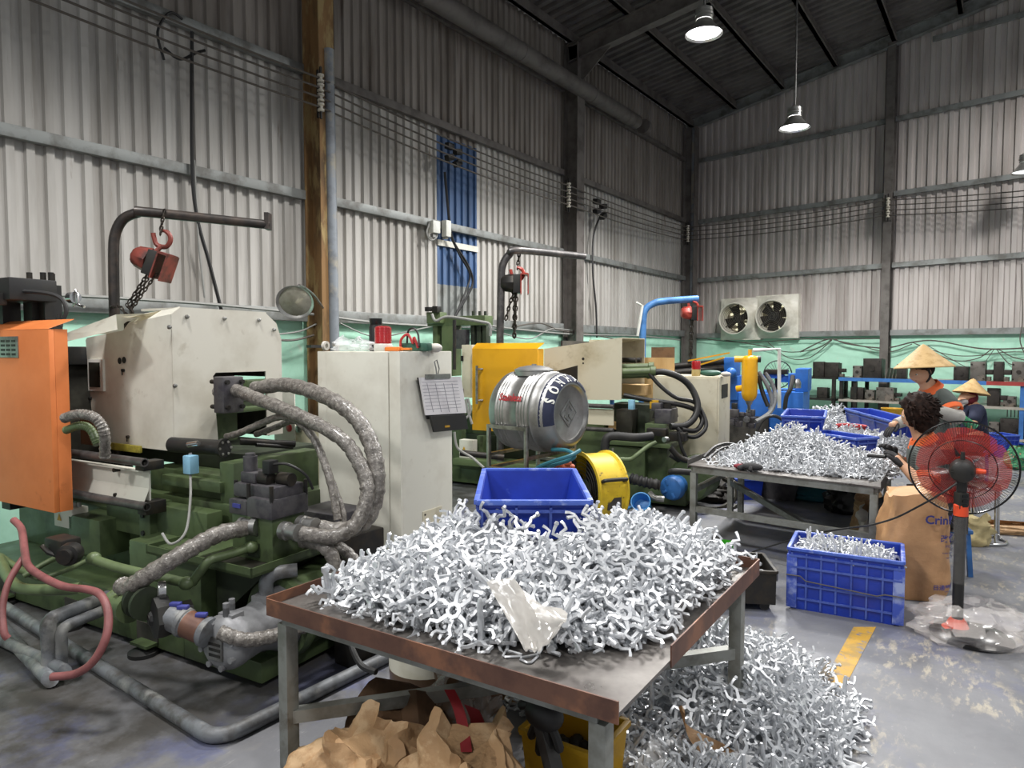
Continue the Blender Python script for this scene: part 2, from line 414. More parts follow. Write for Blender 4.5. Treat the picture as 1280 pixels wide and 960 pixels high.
B().prism([V((p.x, p.y, .001)) for p in (a0, a1, b1, e1, e0, b0)], (0, 0, .001)).done('painted_line', 'floor_line', floor, label='worn yellow painted line across the floor')

def corrugated(length, z0, ztop, pitch=.14, dep=.034, start=0.0):   # profile along +x, depth along +y, z up; ztop(x)
    pr = []; x = 0.0
    while x < length - 1e-4:
        for dx, d in ((0, 0), (.34, 0), (.42, dep), (.84, dep), (.92, 0)):
            xx = x + dx * pitch
            if xx <= length: pr.append((xx, d))
        x += pitch
    pr.append((length, 0))
    return [[(a, d, z0) for a, d in pr], [(a, d, ztop(a + start)) for a, d in pr]]

# ---- left wall: mint masonry below, corrugated sheets above
wall_left = B().bx(AX - .15, AX, -4, 15.9, 0, SILL).done('wall_left', 'mint', kind='structure')
ys, i = -4.0, 0
Y0, Y1 = 6.94, 7.8                                                 # the blue sheet
edges = [-4 + .98 * k for k in range(12)]; edges = [e for e in edges if e < Y0 - .3] + [Y0, Y1]
while edges[-1] < 15.6: edges.append(min(edges[-1] + .98, 15.83))
MW = Matrix(((0, -1, 0, AX - .005), (1, 0, 0, 0), (0, 0, 1, 0), (0, 0, 0, 1)))   # profile x -> world y, depth -> -x (ribs point into the hall)
for y0, y1 in zip(edges, edges[1:]):
    parts = [(SILL, 4.64, 'sheet'), (4.64, EAVE + .05, 'sheet_soot_shade')]  # upper row coloured darker for shade as well as soot
    if abs(y0 - Y0) < .01: parts = [(SILL, 2.5, 'girt'), (2.5, 4.52, 'blue_sheet'), (4.52, EAVE + .05, 'sheet_soot_shade')]
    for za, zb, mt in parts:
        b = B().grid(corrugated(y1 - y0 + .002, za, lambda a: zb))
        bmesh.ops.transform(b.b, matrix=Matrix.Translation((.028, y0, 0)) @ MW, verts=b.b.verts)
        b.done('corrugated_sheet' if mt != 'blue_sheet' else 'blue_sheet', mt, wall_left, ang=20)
for z, h in ((3.29, .10), (4.64, .10), (6.05, .09), (SILL + .05, .14)):
    for ya, yb in ((-4, 4.75), (4.98, 10.1), (10.36, 15.7)):
        B().bx(AX + .03, AX + .1, ya, yb, z - h / 2, z + h / 2, .006).done('girt' if z > 2 else 'sill_rail', 'girt' if z < 4 else ('frame_steel' if ya > 4 else 'girt'), wall_left)
B().bx(AX + .03, AX + .05, Y0, Y1, 3.02, 3.1).done('sheet_lap', 'cream', wall_left)
def ibeam(b, p0, p1, wdt, dep, t=.016, side=(1, 0, 0)):            # I section from p0 to p1, flanges square to «side»
    p0, p1, s = V(p0), V(p1), V(side); ax = (p1 - p0).normalized(); s = (s - ax * s.dot(ax)).normalized(); q = ax.cross(s); Ln = (p1 - p0).length
    for sx, w_, d_ in ((dep / 2, wdt, t), (-dep / 2, wdt, t), (0, t, dep)):
        M = Matrix((q, s, ax)).transposed().to_4x4(); M.translation = (p0 + p1) / 2 + s * sx
        b.bx(-w_ / 2, w_ / 2, -d_ / 2, d_ / 2, -Ln / 2, Ln / 2, 0, M)
    return b
for y, mt, wd in ((4.86, 'column_rust', .2), (10.24, 'frame_steel', .24), (15.55, 'frame_steel', .26), (-.6, 'column_rust', .2)):
    ibeam(B(), (AX + .2, y, 0), (AX + .2, y, roof_z(AX + .2) - .1), wd, .26, side=(1, 0, 0)).done('column', mt, wall_left)
B().tube([ox(411, 62, -6.02), ox(418, 440, -6.02) * 1, V((-6.02, ox(418, 440, -6.02).y, .05))], .056, 14).done('downpipe', 'pvc_grey', wall_left)
p0, p1 = ox(440, -4, -6.0), ox(795, 165, -6.0)
b = B().cyl((-6.0, p0.y - 3, 6.02), (-6.0, p1.y, 6.02), .135, seg=20)
for k in range(5): b.cyl((-6.0, p0.y - 1 + k * 2.1, 6.02), (-6.0, p0.y - .9 + k * 2.1, 6.02), .142, seg=20)
b.done('air_duct', 'frame_steel', wall_left, label='dark air duct high along the wall')
for k in range(4): B().bar((-6.0, p0.y - 1 + k * 2.1, 6.15), (AX + .05, p0.y - 1 + k * 2.1, 6.2), .03).done('duct_bracket', 'steel_dark', wall_left)

# ---- back wall
def bw(u, v, z): return WB.w(u, v, z)
BL = 12.6
b = B()
b.prism([bw(-.1, 0, 0), bw(BL, 0, 0), bw(BL, .15, 0), bw(-.1, .15, 0)], (0, 0, SILL - .03))
wall_back = b.done('wall_back', 'mint', kind='structure')
u = 0.0
while u < BL - .1:
    ln = min(1.0, BL - u)
    b = B().grid(corrugated(ln + .002, SILL - .03, lambda a: roof_z(WB.w(a, 0).x) + .02, .165, .036, u))
    bmesh.ops.transform(b.b, matrix=Matrix.Translation(WB.w(u, .004)) @ Matrix.Rotation(WB.a, 4, 'Z') @ Matrix.Diagonal((1, -1, 1, 1)), verts=b.b.verts)
    b.done('corrugated_sheet', 'sheet_back', wall_back, ang=20); u += 1.0
cols_u = [WB.loc(ox(1112, 300, -1.97)).x]
cols_u = [4.45, 8.9]
def wbar(u0, u1, v, z0, z1, h, d, mt, nm, mtx=None):
    return B().bar(bw(u0, v, z0), bw(u1, v, z1), d, h).done(nm, mt, wall_back)
for z, h in ((3.24, .095), (4.61, .095), (6.03, .095), (SILL, .11)):
    for ua, ub in ((.12, 4.38), (4.52, 8.83), (8.97, BL)):
        wbar(ua, ub, -.065, z, z, h, .07, 'girt', 'girt' if z > 2 else 'sill_rail')
for ua, ub in ((5.1, 8.83), (8.97, BL)): wbar(ua, ub, -.065, 7.35, 7.35, .09, .07, 'girt', 'girt')
for u in cols_u: ibeam(B(), bw(u, -.12, 0), bw(u, -.12, roof_z(bw(u, 0, 0).x) - .05), .15, .16, .012, side=WB.v).done('column', 'frame_steel', wall_back)
ibeam(B(), bw(0, -.16, EAVE - .02), bw(BL, -.16, roof_z(bw(BL, 0, 0).x) - .02), .12, .21, .014, side=(0, 0, 1)).done('rafter', 'girt', wall_back)
B().cyl(bw(.3, -.25, 0), bw(.3, -.25, EAVE - .1), .05).done('downpipe', 'pvc_grey', wall_back)

# ---- ceiling: roof sheets, purlins, rafters
RX = 7.0
ceiling = B().prism([(AX - .3, -4, EAVE + .16 - .045), (RX, -4, roof_z(RX) + .16), (RX, -4, roof_z(RX) + .19), (AX - .3, -4, EAVE + .16)], (0, 20.2, 0)).done('ceiling', 'roof_sheet', kind='structure')
y = -4.0
while y < 16.0:
    b = B().grid(corrugated(1.0, AX - .3, lambda a: RX, .2, .055))
    # profile x -> world y, depth -> down, «height» -> x with the roof's slope
    for v in b.b.verts:
        a, d, x = v.co; v.co = V((x, y + a, roof_z(x) + .155 - d))
    b.done('roofing_sheet', 'roof_sheet', ceiling, ang=20); y += 1.0
for k in range(13):
    x = -6.2 + 1.06 * k
    b = B().bx(x - .035, x + .035, -4, 15.75, roof_z(x) - .06, roof_z(x) + .105)
    b.bx(x - .035, x + .06, -4, 15.75, roof_z(x) - .06, roof_z(x) - .048)
    b.done('purlin', 'frame_steel', ceiling)
for y in (-.6, 4.86, 10.24):
    ibeam(B(), (AX + .1, y, EAVE - .2), (RX, y, roof_z(RX) - .2), .16, .3, .016, side=(0, 0, 1)).done('rafter', 'frame_steel', ceiling)
    B().prism([(AX + .3, y - .01, EAVE - .3), (AX + .9, y - .01, EAVE - .25), (AX + .3, y - .01, EAVE - .75)], (0, .02, 0)).done('gusset', 'frame_steel', ceiling)

# ================================================================== LAMPS, WIRES, FANS ON THE WALLS
def pendant(loc, label, lens, top, flip=False):
    t = thing('pendant_lamp', label, 'lamp', loc, group='pendant lamps of the hall')
    B().lathe([(.215, 0), (.2, .015), (.17, .05), (.12, .11), (.095, .15), (.09, .165)], seg=32, caps=False).done('lamp_shade', 'lamp_alu', t)
    B().lathe([(.19, .022), (.12, .012), (.0, .006)], seg=28, caps=False).done('diffuser', lens, t)
    b = B().lathe([(.085, .165), (.1, .17), (.1, .2), (.085, .205), (.105, .212), (.105, .24), (.085, .245), (.1, .252), (.1, .29), (.06, .31), (.03, .33)], seg=24)
    b.done('lamp_housing', 'lamp_alu', t)
    if top: B().cyl((0, 0, .32), (0, 0, top - loc[2]), .014, seg=8).done('hanging_rod', 'steel', t)
    return t
pendant((-3.02, 7.95, 5.3), 'lit silver pendant lamp nearer the camera, hanging from the dark roof', 'lamp_lens', roof_z(-3.02) + .1)
pendant((-2.66, 10.67, 4.85), 'lit silver pendant lamp on a long thin rod further back', 'lamp_lens', roof_z(-2.66) + .1)
p = ow = None
q = WB.onv(1283, 208, -.75); pw = WB.w(q.x, q.y, q.z)
t = pendant((pw.x, pw.y, pw.z - .1), 'bell lamp near the back wall, cut by the right edge of the photo', 'lamp_lens_dim', roof_z(pw.x) + .1)
# unlit flood lamp swung off the rusty column
p = at(369, 377, 6.3); t = thing('flood_lamp', 'dull round reflector lamp on the rusty column, tilted face down and unlit', 'lamp', p)
ax = (V((.55, -.55, -.42))).normalized()
B().lathe([(.05, -.16), (.06, -.1), (.12, -.05), (.165, .02), (.17, .025), (.155, .018), (.11, -.045), (.05, -.08)], (0, 0, 0), ax, 28, caps=False).done('reflector', 'lamp_alu', t)
B().lathe([(.15, .0), (.1, .02), (.0, .03)], (0, 0, 0), ax, 24, caps=False).done('lens', 'glass_dull', t)
B().tube(sm([-ax * .15, -ax * .15 + V((-.05, .06, .1)), (V((-6.06, 4.8, p.z + .1)) - p) * .6 + V((0, 0, .06)), V((-6.06, 4.8, p.z + .0)) - p], 5), .012).done('lamp_arm', 'steel', t)
# insulator racks and the four wires
def ins(pxs, plane, label):
    mid = plane(pxs[0], (pxs[1] + pxs[2]) / 2)
    t = thing('insulator_rack', label, 'insulator', mid)
    b = B(); bo = B(); zs = []
    for k in range(4):
        p = plane(pxs[0], pxs[1] + (pxs[2] - pxs[1]) * k / 3) - mid
        p = V((0, 0, p.z)); zs.append(mid + p)
        i_ = B().lathe([(.018, -.045), (.036, -.04), (.036, -.02), (.02, -.012), (.02, .012), (.036, .02), (.036, .04), (.018, .045)], p, seg=14)
        i_.done('insulator', 'porcelain', t)
    B().bar(V((0, 0, zs[0].z - mid.z + .12)), V((0, 0, zs[3].z - mid.z - .12)), .02).done('rod', 'iron_dark', t)
    B().bar(V((-.05, 0, zs[0].z - mid.z + .1)), V((-.05, 0, zs[3].z - mid.z - .1)), .03, .012).done('backing_strip', 'iron_dark', t)
    return zs
XW = -5.98
z1 = ins((401, 98, 134), lambda a, b_: ox(a, b_, XW), 'white porcelain insulator rack on the rusty column')
z2 = ins((711, 232, 256), lambda a, b_: ox(a, b_, XW), 'porcelain insulator rack on the second dark column')
def wo(v):
    def f(a, b_):
        q = WB.onv(a, b_, v); return WB.w(q.x, q.y, q.z)
    return f
z3 = ins((860, 284, 300), wo(-.38), 'porcelain insulator rack in the far corner of the hall')
z4 = ins((1110, 250, 269), wo(-.3), 'porcelain insulator rack on the slim column of the back wall')
z0 = [V((XW, -.6, 4.75 - .1 * k)) for k in range(4)]
zE = [wo(-.3)(1300, [233, 240, 247, 254][k]) for k in range(4)]
zE = [zE[k] + (zE[k] - z4[k]) * .6 for k in range(4)]
for k in range(4):
    pts = []
    for a, b_, sag in ((z0[k], z1[k], .1), (z1[k], z2[k], .07), (z2[k], z3[k], .05), (z3[k], z4[k], .06), (z4[k], zE[k], .05)):
        for j in range(8):
            t_ = j / 8; pts.append(a.lerp(b_, t_) - V((0, 0, sag * 4 * t_ * (1 - t_))))
    pts.append(zE[k])
    tag(B().tube(pts, .011, 6).done('power_wire', 'wire'), ('topmost', 'second from the top', 'third from the top', 'lowest')[k] + ' of the four dark wires strung on porcelain insulators along both walls', 'wire', 'four parallel wires on insulators')
def cable(name, pts, r, mt, label, group=None, seg=6):
    return tag(B().tube(pts, r, seg).done(name, mt), label, 'cable', group)
def lw(px, py, off=.14): return ox(px, py, AX + off)
X_ = [(i, j) for i, j in ()]
cable('hanging_cable', sm([lw(205, 75), lw(197, 40), lw(212, 16), lw(228, 24)], 6) , .012, 'wire_black', 'loop of black cable curling over the upper girt at upper left')
cable('hanging_cable', sm([lw(205, 60), lw(225, 74), lw(245, 66), lw(256, 63)], 6), .014, 'wire_black', 'short black tap cable clamped to the wires at upper left')
cable('hanging_cable', sm([lw(240, 40), lw(240, 200), lw(246, 270), lw(262, 330), lw(278, 393)], 6), .017, 'wire_black', 'long black cable hanging down the sheeting behind the black jib')
cable('hanging_cable', sm([lw(243, 200), lw(248, 300), lw(256, 372)], 6), .009, 'wire_grey', 'thin grey cable hanging beside the long black one')
cable('hanging_cable', sm([lw(556, 215), lw(561, 270), lw(566, 300), lw(584, 330), lw(591, 352), lw(584, 370), lw(569, 395)], 6), .018, 'wire_black', 'black cable swinging across the blue sheet')
cable('hanging_cable', sm([lw(563, 295), lw(574, 318), lw(587, 342), lw(583, 362), lw(570, 393)], 6), .014, 'wire_black', 'thinner black cable beside it on the blue sheet')
cable('hanging_cable', sm([lw(751, 268), lw(742, 295), lw(741, 340), lw(745, 385), lw(746, 422)], 6), .018, 'wire_black', 'black cable dropping right of the second column')
cable('hanging_cable', sm([lw(532, 300), lw(533, 340), lw(535, 382)], 5), .008, 'wire_grey', 'thin grey wire hanging left of the blue sheet')
for px, py, lb in ((543, 284, 'small white junction box left on the girt by the blue sheet'), (558, 286, 'slim white switch box on the blue sheet')):
    p = lw(px, py, .15); t = thing('junction_box', lb, 'box', p)
    B().box((0, 0, 0), (.09, .14 if px < 550 else .1, .16 if px < 550 else .22), bev=.01).done('cover', 'jug_white', t)
    B().box((-.02, 0, -.11), (.05, .06, .05)).done('gland', 'wire_grey', t)
cable('coiled_cable', sm([lw(538, 280), lw(533, 290), lw(538, 300), lw(546, 296), lw(545, 284), lw(537, 279), lw(534, 292), lw(540, 299)], 5), .01, 'wire_grey', 'coil of grey cable under the junction boxes')
for k in range(4):
    p = lw(567 + (k % 2) * 10 - 5, 183 + k * 7, .3); q = tag(B().box(p, (.08, .12, .08), (.2 * k, .1, 0), .01).done('wire_clamp', 'black'), ('topmost', 'second', 'third', 'lowest')[k] + ' black tap clamp on the wires above the blue sheet', 'clamp', 'tap clamps on the wires')
for k in range(4):
    p = lw(749 + (k % 2) * 8 - 3, 252 + k * 6, .3); q = tag(B().box(p, (.1, .14, .09), (.2 * k, .1, 0), .01).done('wire_clamp', 'black'), ('topmost', 'second', 'third', 'lowest')[k] + ' black tap clamp on the wires right of the second column', 'clamp', 'tap clamps right of the column')
# cables festooned along the top of the mint dado
def wl(px, py): return lw(px, py, .2)
LL = ['thick grey cable along the sill from the left edge to the rusty column', 'long cable along the sill from the downpipe to the far corner', 'cable drooping in a low loop right of the yellow door', 'dark cable running along the sill above the second cream cover',
      'thin grey cable drooping behind the red beacon', 'thin grey cable curving under the flood lamp to the rusty column', 'dark cable under the flood lamp, lower of two']
LB = ['cable along the sill below the exhaust fans', 'thick bundle of cable swagging across the back wall above the hats', 'cable hanging from the left exhaust fan in a long droop', 'cable drooping from the right exhaust fan', 'cable sagging left of the slim back column',
      'cable sagging right of the standing woman hat', 'thin cable drooping in two bows above the right moulds', 'short thin cable ending at the square grey mould', 'thin cable dropping to the mould on the red edge', 'short cable running down to the mould at the right edge', 'cable hanging down the sheeting at the right edge of the photo']
for q_, r_ in (([(-10, 366), (120, 371), (260, 380), (345, 388), (392, 393)], .016), ([(420, 397), (480, 404), (560, 408), (600, 406), (650, 412), (720, 418), (800, 420), (850, 425)], .016),
               ([(600, 407), (640, 420), (665, 423), (690, 411), (720, 414)], .011), ([(640, 409), (675, 404), (700, 413), (740, 418), (768, 424)], .012),
               ([(425, 404), (470, 421), (520, 412), (560, 404)], .009), ([(345, 418), (375, 414), (395, 405)], .009), ([(345, 425), (368, 425), (392, 419)], .012)):
    cable('wall_cable', sm([wl(*a) for a in q_], 6), r_, 'wire_grey' if r_ < .0115 or r_ > .0155 else 'wire', LL.pop(0), 'cables along the left dado')
w2 = wo(-.14)
for q_, r_ in (([(868, 422), (930, 428), (1000, 424), (1040, 424), (1110, 423)], .013), ([(1000, 440), (1035, 424), (1060, 430), (1105, 435), (1140, 428), (1170, 426), (1230, 436), (1300, 434)], .018),
               ([(905, 425), (950, 432), (985, 440), (1020, 436), (1041, 423)], .013), ([(960, 428), (985, 447), (1012, 447), (1040, 425)], .012), ([(1043, 425), (1075, 432), (1110, 440), (1140, 430)], .012),
               ([(1140, 428), (1180, 442), (1215, 445), (1260, 440), (1300, 441)], .011), ([(1145, 430), (1190, 450), (1222, 448), (1243, 436), (1265, 446), (1290, 452)], .012),
               ([(1160, 432), (1200, 455), (1212, 460)], .009), ([(1243, 436), (1232, 452), (1228, 458)], .008), ([(1246, 437), (1258, 452), (1266, 456)], .01), ([(1277, 330), (1278, 400), (1275, 425), (1282, 445)], .012)):
    cable('wall_cable', sm([w2(*a) for a in q_], 6), r_ * .75, 'wire', LB.pop(0), 'cables along the back dado')

# ---- two exhaust fans in the back wall
def exhaust(pc, half, out, label, blades):
    q = WB.onv(*pc, -.02); t = thing('exhaust_fan', label, 'fan', WB.w(q.x, -.02, q.z), WB.a, group='exhaust fans in the back wall')
    n = 32; a = half; r = half * .74
    def sq(k, y_, s):
        th = 2 * math.pi * k / n + math.pi / 4; c, d = math.cos(th), math.sin(th); mx = max(abs(c), abs(d)); return V((c / mx * s, y_, d / mx * s))
    def ci(k, y_, s):
        th = 2 * math.pi * k / n + math.pi / 4; return V((math.cos(th) * s, y_, math.sin(th) * s))
    rows = [[sq(k, 0, a) for k in range(n + 1)], [sq(k, -.14, a) for k in range(n + 1)], [sq(k, -.14, a * .96) for k in range(n + 1)], [ci(k, -.2, a * .93) for k in range(n + 1)],
            [ci(k, -.34, r * 1.06) for k in range(n + 1)], [ci(k, -out, r) for k in range(n + 1)], [ci(k, -out, r * .96) for k in range(n + 1)], [ci(k, -.1, r * .94) for k in range(n + 1)]]
    B().grid(rows).done('housing', 'fan_cone', t, ang=30)
    for k in range(6):                                              # shutter slats at the back with daylight between
        z = -r + (k + .5) * r / 3
        B().box((0, -.03, z), (2 * math.sqrt(max(.01, r * r - z * z)), .012, r / 3 * .55), (R(25), 0, 0)).done('shutter_slat', 'cream_warm', t)
    B().lathe([(r * .95, 0), (.0, 0)], (0, -.012, 0), (0, 1, 0), 32, caps=False).done('daylight_opening', 'fan_daylight', t)
    b = B().cyl((0, -.30, 0), (0, -.12, 0), r * .28, seg=18); b.cyl((0, -.34, 0), (0, -.28, 0), r * .12, seg=14); b.done('motor', 'black', t)
    for k in range(blades):
        th = 2 * math.pi * k / blades + .35; c, s_ = math.cos(th), math.sin(th); rows = []
        for rad, wd in ((.2, .16), (.5, .26), (.9, .34)):
            rows.append([V((c * rad * r - s_ * w_ * r, -.2 + w_ * .22 * r, s_ * rad * r + c * w_ * r)) for w_ in (-wd, 0, wd)])
        B().grid(rows, .004).done('fan_blade', 'iron_dark', t)
    for k in range(4):
        th = math.pi / 2 * k + .6; B().bar((math.cos(th) * r * .2, -.3, math.sin(th) * r * .2), (math.cos(th) * r * .95, -.3, math.sin(th) * r * .95), .02).done('strut', 'black', t)
    g = B()
    for k in range(1, 9): g.tube([ci(j, -out + .03, r * k / 9) for j in range(n)], .004, 4, closed=True)
    g.done('wire_guard', 'wire', t, kind='stuff')
    return t
exhaust((929, 399), .47, .48, 'left exhaust fan with pale square cone housing on the back wall', 4)
exhaust((974, 396), .47, .42, 'right exhaust fan with pale square cone housing on the back wall', 6)

# ---- mould racks along the back wall
t = thing('steel_rack', 'long steel rack with blue and red shelf edge full of moulds by the back wall', 'rack', WB.w(4.8, -.7), WB.a)
RV = -1.15                                                         # the rack's front plane
zs = WB.onv(1150, 475, RV).z; zm = WB.onv(1258, 509, RV).z
ua, ub = WB.onv(1048, 475, RV).x, WB.onv(1233, 475, RV).x; uc = WB.onv(1279, 475, RV).x
o = V((4.8, -.7, 0))
def rb(x0, x1, y0, y1, z0, z1): return B().bx(x0 - o.x, x1 - o.x, y0 - o.y, y1 - o.y, z0, z1)
ue = uc + 2.0
rb(ua, ue, RV + .03, -.35, zs - .03, zs).done('shelf', 'rack_grey', t)
rb(ua, ub, RV, RV + .03, zs - .055, zs + .01).done('front_edge', 'rack_blue', t, label='blue front edge of the shelf')
rb(ub, ue, RV, RV + .03, zs - .055, zs + .01).done('front_edge', 'rack_red', t, label='red front edge of the shelf')
rb(ua, ue, RV + .02, -.35, zm - .04, zm).done('shelf', 'rack_grey', t)
rb(ua, ue, RV + .02, -.35, .1, .14).done('shelf', 'rack_grey', t)
for u_, m_ in ((ua + .04, 'iron_dark'), (WB.onv(1068, 480, RV).x, 'iron_dark'), (WB.onv(1278, 480, RV).x, 'rack_blue'), (ue - .05, 'rack_blue')):
    for v_ in (RV + .06, -.42): rb(u_ - .03, u_ + .03, v_ - .03, v_ + .03, 0, zs - .03).done('post', m_, t)
u2 = WB.onv(985, 472, RV).x
t2 = thing('steel_rack', 'dark steel bench rack of moulds behind the blue machine', 'rack', WB.w((u2 + ua) / 2, -.7), WB.a); o = V(((u2 + ua) / 2, -.7, 0))
rb(u2, ua - .06, RV + .03, -.35, zs - .035, zs).done('shelf', 'iron_dark', t2); rb(u2, ua - .06, RV + .03, -.35, zm - .04, zm).done('shelf', 'iron_dark', t2)
for u_ in (u2 + .04, ua - .1):
    for v_ in (RV + .06, -.42): rb(u_ - .03, u_ + .03, v_ - .03, v_ + .03, 0, zs - .03).done('post', 'iron_dark', t2)
def mould(x0, x1, yt, zb, mt, dv=.05, kind=0, label=''):
    v0 = RV + dv; a_, c_ = WB.onv(x0, yt, v0), WB.onv(x1, yt, v0); h = max(.06, a_.z - zb); wd = c_.x - a_.x; dp = min(.34, wd * .9)
    t = thing('die_mould', label, 'mould', WB.w((a_.x + c_.x) / 2, v0 + dp / 2, zb), WB.a, group='die moulds on the racks')
    f = .46
    B().bx(-wd / 2, wd / 2, -dp / 2, -dp / 2 + dp * f, .0, h, .008).done('mould_half', mt, t)
    B().bx(-wd / 2 * .94, wd / 2 * .94, -dp / 2 + dp * (f + .05), dp / 2, .0, h * .96, .008).done('mould_half', 'die_dark', t)
    if kind == 0: B().cyl((0, -dp / 2 - .012, h * .5), (0, -dp / 2 + .01, h * .5), min(wd, h) * .17, seg=14).done('sprue_ring', 'die_dark', t)
    b = B()
    for sx in (-1, 1):
        for sz in (.14, .86): b.cyl((sx * wd * .4, -dp / 2 - .01, h * sz), (sx * wd * .4, -dp / 2 + .01, h * sz), .014, seg=8)
    b.done('bolt_heads', 'iron_dark', t, kind='stuff')
    if kind == 1:
        B().bx(wd / 2, wd / 2 + .1, -.06, .06, h * .35, h * .6, .005).done('slide_core', 'die_dark', t)
        B().bx(wd / 2, wd / 2 + .07, -.05, .05, h * .05, h * .25, .005).done('slide_core', 'die_steel', t)
for k, (x0, x1, yt, row, mt, kind, lb) in enumerate((
    (1016, 1030, 452, 0, 'die_dark', 0, 'dark mould on the upper bench next to the blue machine, left one'), (1031, 1048, 453, 0, 'die_dark', 1, 'dark mould on the upper bench just left of the blue shelf edge'),
    (1066, 1077, 457, 0, 'die_steel', 0, 'low brownish mould at the left end of the blue shelf edge'), (1079, 1102, 448, 0, 'die_dark', 0, 'tall dark mould on the upper shelf beside the slim column'),
    (1121, 1133, 455, 0, 'die_dark', 0, 'dark mould half hidden left of the standing worker hat'), (1192, 1211, 458, 0, 'die_dark', 0, 'low black mould right of the standing worker on the upper shelf'),
    (1213, 1232, 452, 0, 'die_steel', 1, 'square grey mould with round sprue above the navy worker'), (1242, 1255, 452, 0, 'die_dark', 1, 'dark mould on the red shelf edge'),
    (1265, 1283, 452, 0, 'die_steel', 0, 'grey mould at the right edge of the upper shelf'), (1021, 1034, 484, 1, 'die_dark', 0, 'dark mould low on the bench right of the blue machine'),
    (1063, 1079, 484, 1, 'die_dark', 0, 'black mould on the middle shelf above the far heap'), (1081, 1093, 487, 1, 'die_steel', 0, 'smaller brown mould on the middle shelf'),
    (1095, 1117, 484, 1, 'die_steel', 1, 'large brown mould with a round sprue on the middle shelf'), (1234, 1250, 485, 1, 'die_dark', 1, 'dark upright mould beside the navy worker'),
    (1254, 1270, 495, 1, 'die_steel', 0, 'low pale mould on the middle shelf at right'), (1236, 1249, 527, 2, 'die_steel', 0, 'small mould on the bottom shelf near the blue bins'),
    (1250, 1284, 523, 2, 'die_dark', 0, 'wide dark mould on the bottom shelf at right'))):
    mould(x0, x1, yt, (zs, zm, .14)[row], mt, .06 + .03 * (k % 3), kind, lb)
b = thing('steel_plates', 'row of thin steel plates standing on the upper shelf left of the hat', 'plates', WB.w(WB.onv(1113, 462, RV).x, RV + .25, zs), WB.a)
for k in range(4): B().box((-.1 + .055 * k, 0, .1), (.008, .2, .2), (0, R(12), 0)).done('plate', 'die_steel', b)
b = thing('steel_pins', 'row of slender steel pins standing on the bottom rack at right', 'pins', WB.w(WB.onv(1269, 523, RV).x, RV + .3, WB.onv(1269, 523, RV + .1).z), WB.a)
for k in range(7): B().cyl((-.15 + .05 * k, 0, 0), (-.15 + .05 * k, 0, .16), .008, seg=6).done('pin', 'die_steel', b)
# ================================================================== NEAR DIE-CASTING MACHINE (left)
M = Frame(-2.81, 1.82, 7)
m1 = thing('die_casting_machine', 'near green die casting machine with orange door and cream cover at left', 'machine', M.o, M.a)
def mw(*q, n=6): return sm([M.at(*p) for p in q], n)               # path in the machine's own frame
def K(px, py, D): return M.at(px, py, D)
# skid
b = B(); b.bx(-2.75, -.55, 0, 1.2, .03, .27, .008); b.bx(-.55, .02, 0, .09, .03, .13, .006); b.bx(-.07, .02, .09, 1.1, .03, .13, .006); b.bx(-.55, -.07, 1.0, 1.1, .03, .13, .006)
b.done('skid', 'green', m1)
for u_ in (-2.3, -1.55, -.85):
    B().bx(u_ - .09, u_ + .09, -.006, .02, .05, .15).done('skid_notch', 'grime', m1)
    B().lathe([(.075, -.0), (.075, .02), (.05, .03), (.02, .035), (.02, .05)], (u_ + .02, -.04, .0), seg=20).done('levelling_foot', 'rubber', m1)
    B().bx(u_ - .05, u_ + .09, -.07, .02, .05, .065).done('foot_lug', 'green', m1)
# bed and upper body
b = B(); b.bx(-2.75, -.78, .28, 1.15, .27, .62, .01); b.bx(-1.55, -.62, .2, .3, .52, .72, .008); b.bx(-1.5, -.5, .34, 1.0, .62, .74, .008); b.bx(-1.42, -.62, .40, 1.0, .74, .88, .008)
b.bx(-1.2, -.68, .33, .42, .80, .86, .006); b.bx(-.72, -.60, .36, 1.0, .62, .97, .01)
b.done('bed', 'green', m1)
B().bx(-2.15, -.72, .55, 1.1, .88, .985, .008).done('slide', 'green_dark', m1)
B().bx(-1.16, -1.06, .16, .3, .50, .73, .006).done('guide_lug', 'green', m1)
b = B()
for z in (.56, .66): b.cyl((-1.12, .15, z), (-1.12, .18, z), .014, seg=10)
b.done('bolt_holes', 'black', m1, kind='stuff')
B().bx(-2.75, -2.16, .2, .75, .62, 1.5, .01).done('clamp_housing', 'oily', m1)
B().bx(-2.75, -2.1, .3, .7, 1.5, 1.62, .01).done('upper_tray', 'black', m1)
# the two black posts and the crosshead with bolts at the far left
b = B()
for px in (10, 46, 62): 
    p = K(px, 400, 4.25); b.bx(p.x - .05, p.x + .05, p.y - .05, p.y + .05, .6, 2.0)
b.done('platen_post', 'black', m1)
p = K(20, 366, 4.2); b = B().bx(p.x - .7, p.x + .27, p.y - .16, p.y + .1, p.z - .06, p.z + .07, .008); b.bx(p.x - .7, p.x + .2, p.y - .2, p.y - .14, p.z - .09, p.z - .02, .005)
b.done('crosshead', 'black', m1)
for px in (37, 48, 54, 64):
    q = K(px, 352, 4.2); B().cyl((q.x, q.y + (.08 if px in (48,) else 0), p.z + .06), (q.x, q.y + (.08 if px in (48,) else 0), p.z + .125), .017, seg=8).done('crosshead_bolt', 'iron_dark', m1)
B().tube(mw((8, 363, 4.0), (55, 366, 4.0), (76, 373, 4.0), (83, 388, 4.0), (78, 402, 4.0)), .012).done('crosshead_hose', 'rubber', m1)
q = K(91, 372, 4.1); b = B().cyl(q + V((-.02, 0, 0)), q + V((.03, 0, 0)), .035); b.tube([q + V((.03, .0, .045)), q + V((.05, 0, .02)), q + V((.05, 0, -.03)), q + V((.0, 0, -.05))], .008); b.tube([q + V((0, 0, -.03)), q + V((.12, 0, -.06))], .008)
b.done('valve_handle', 'chrome', m1)
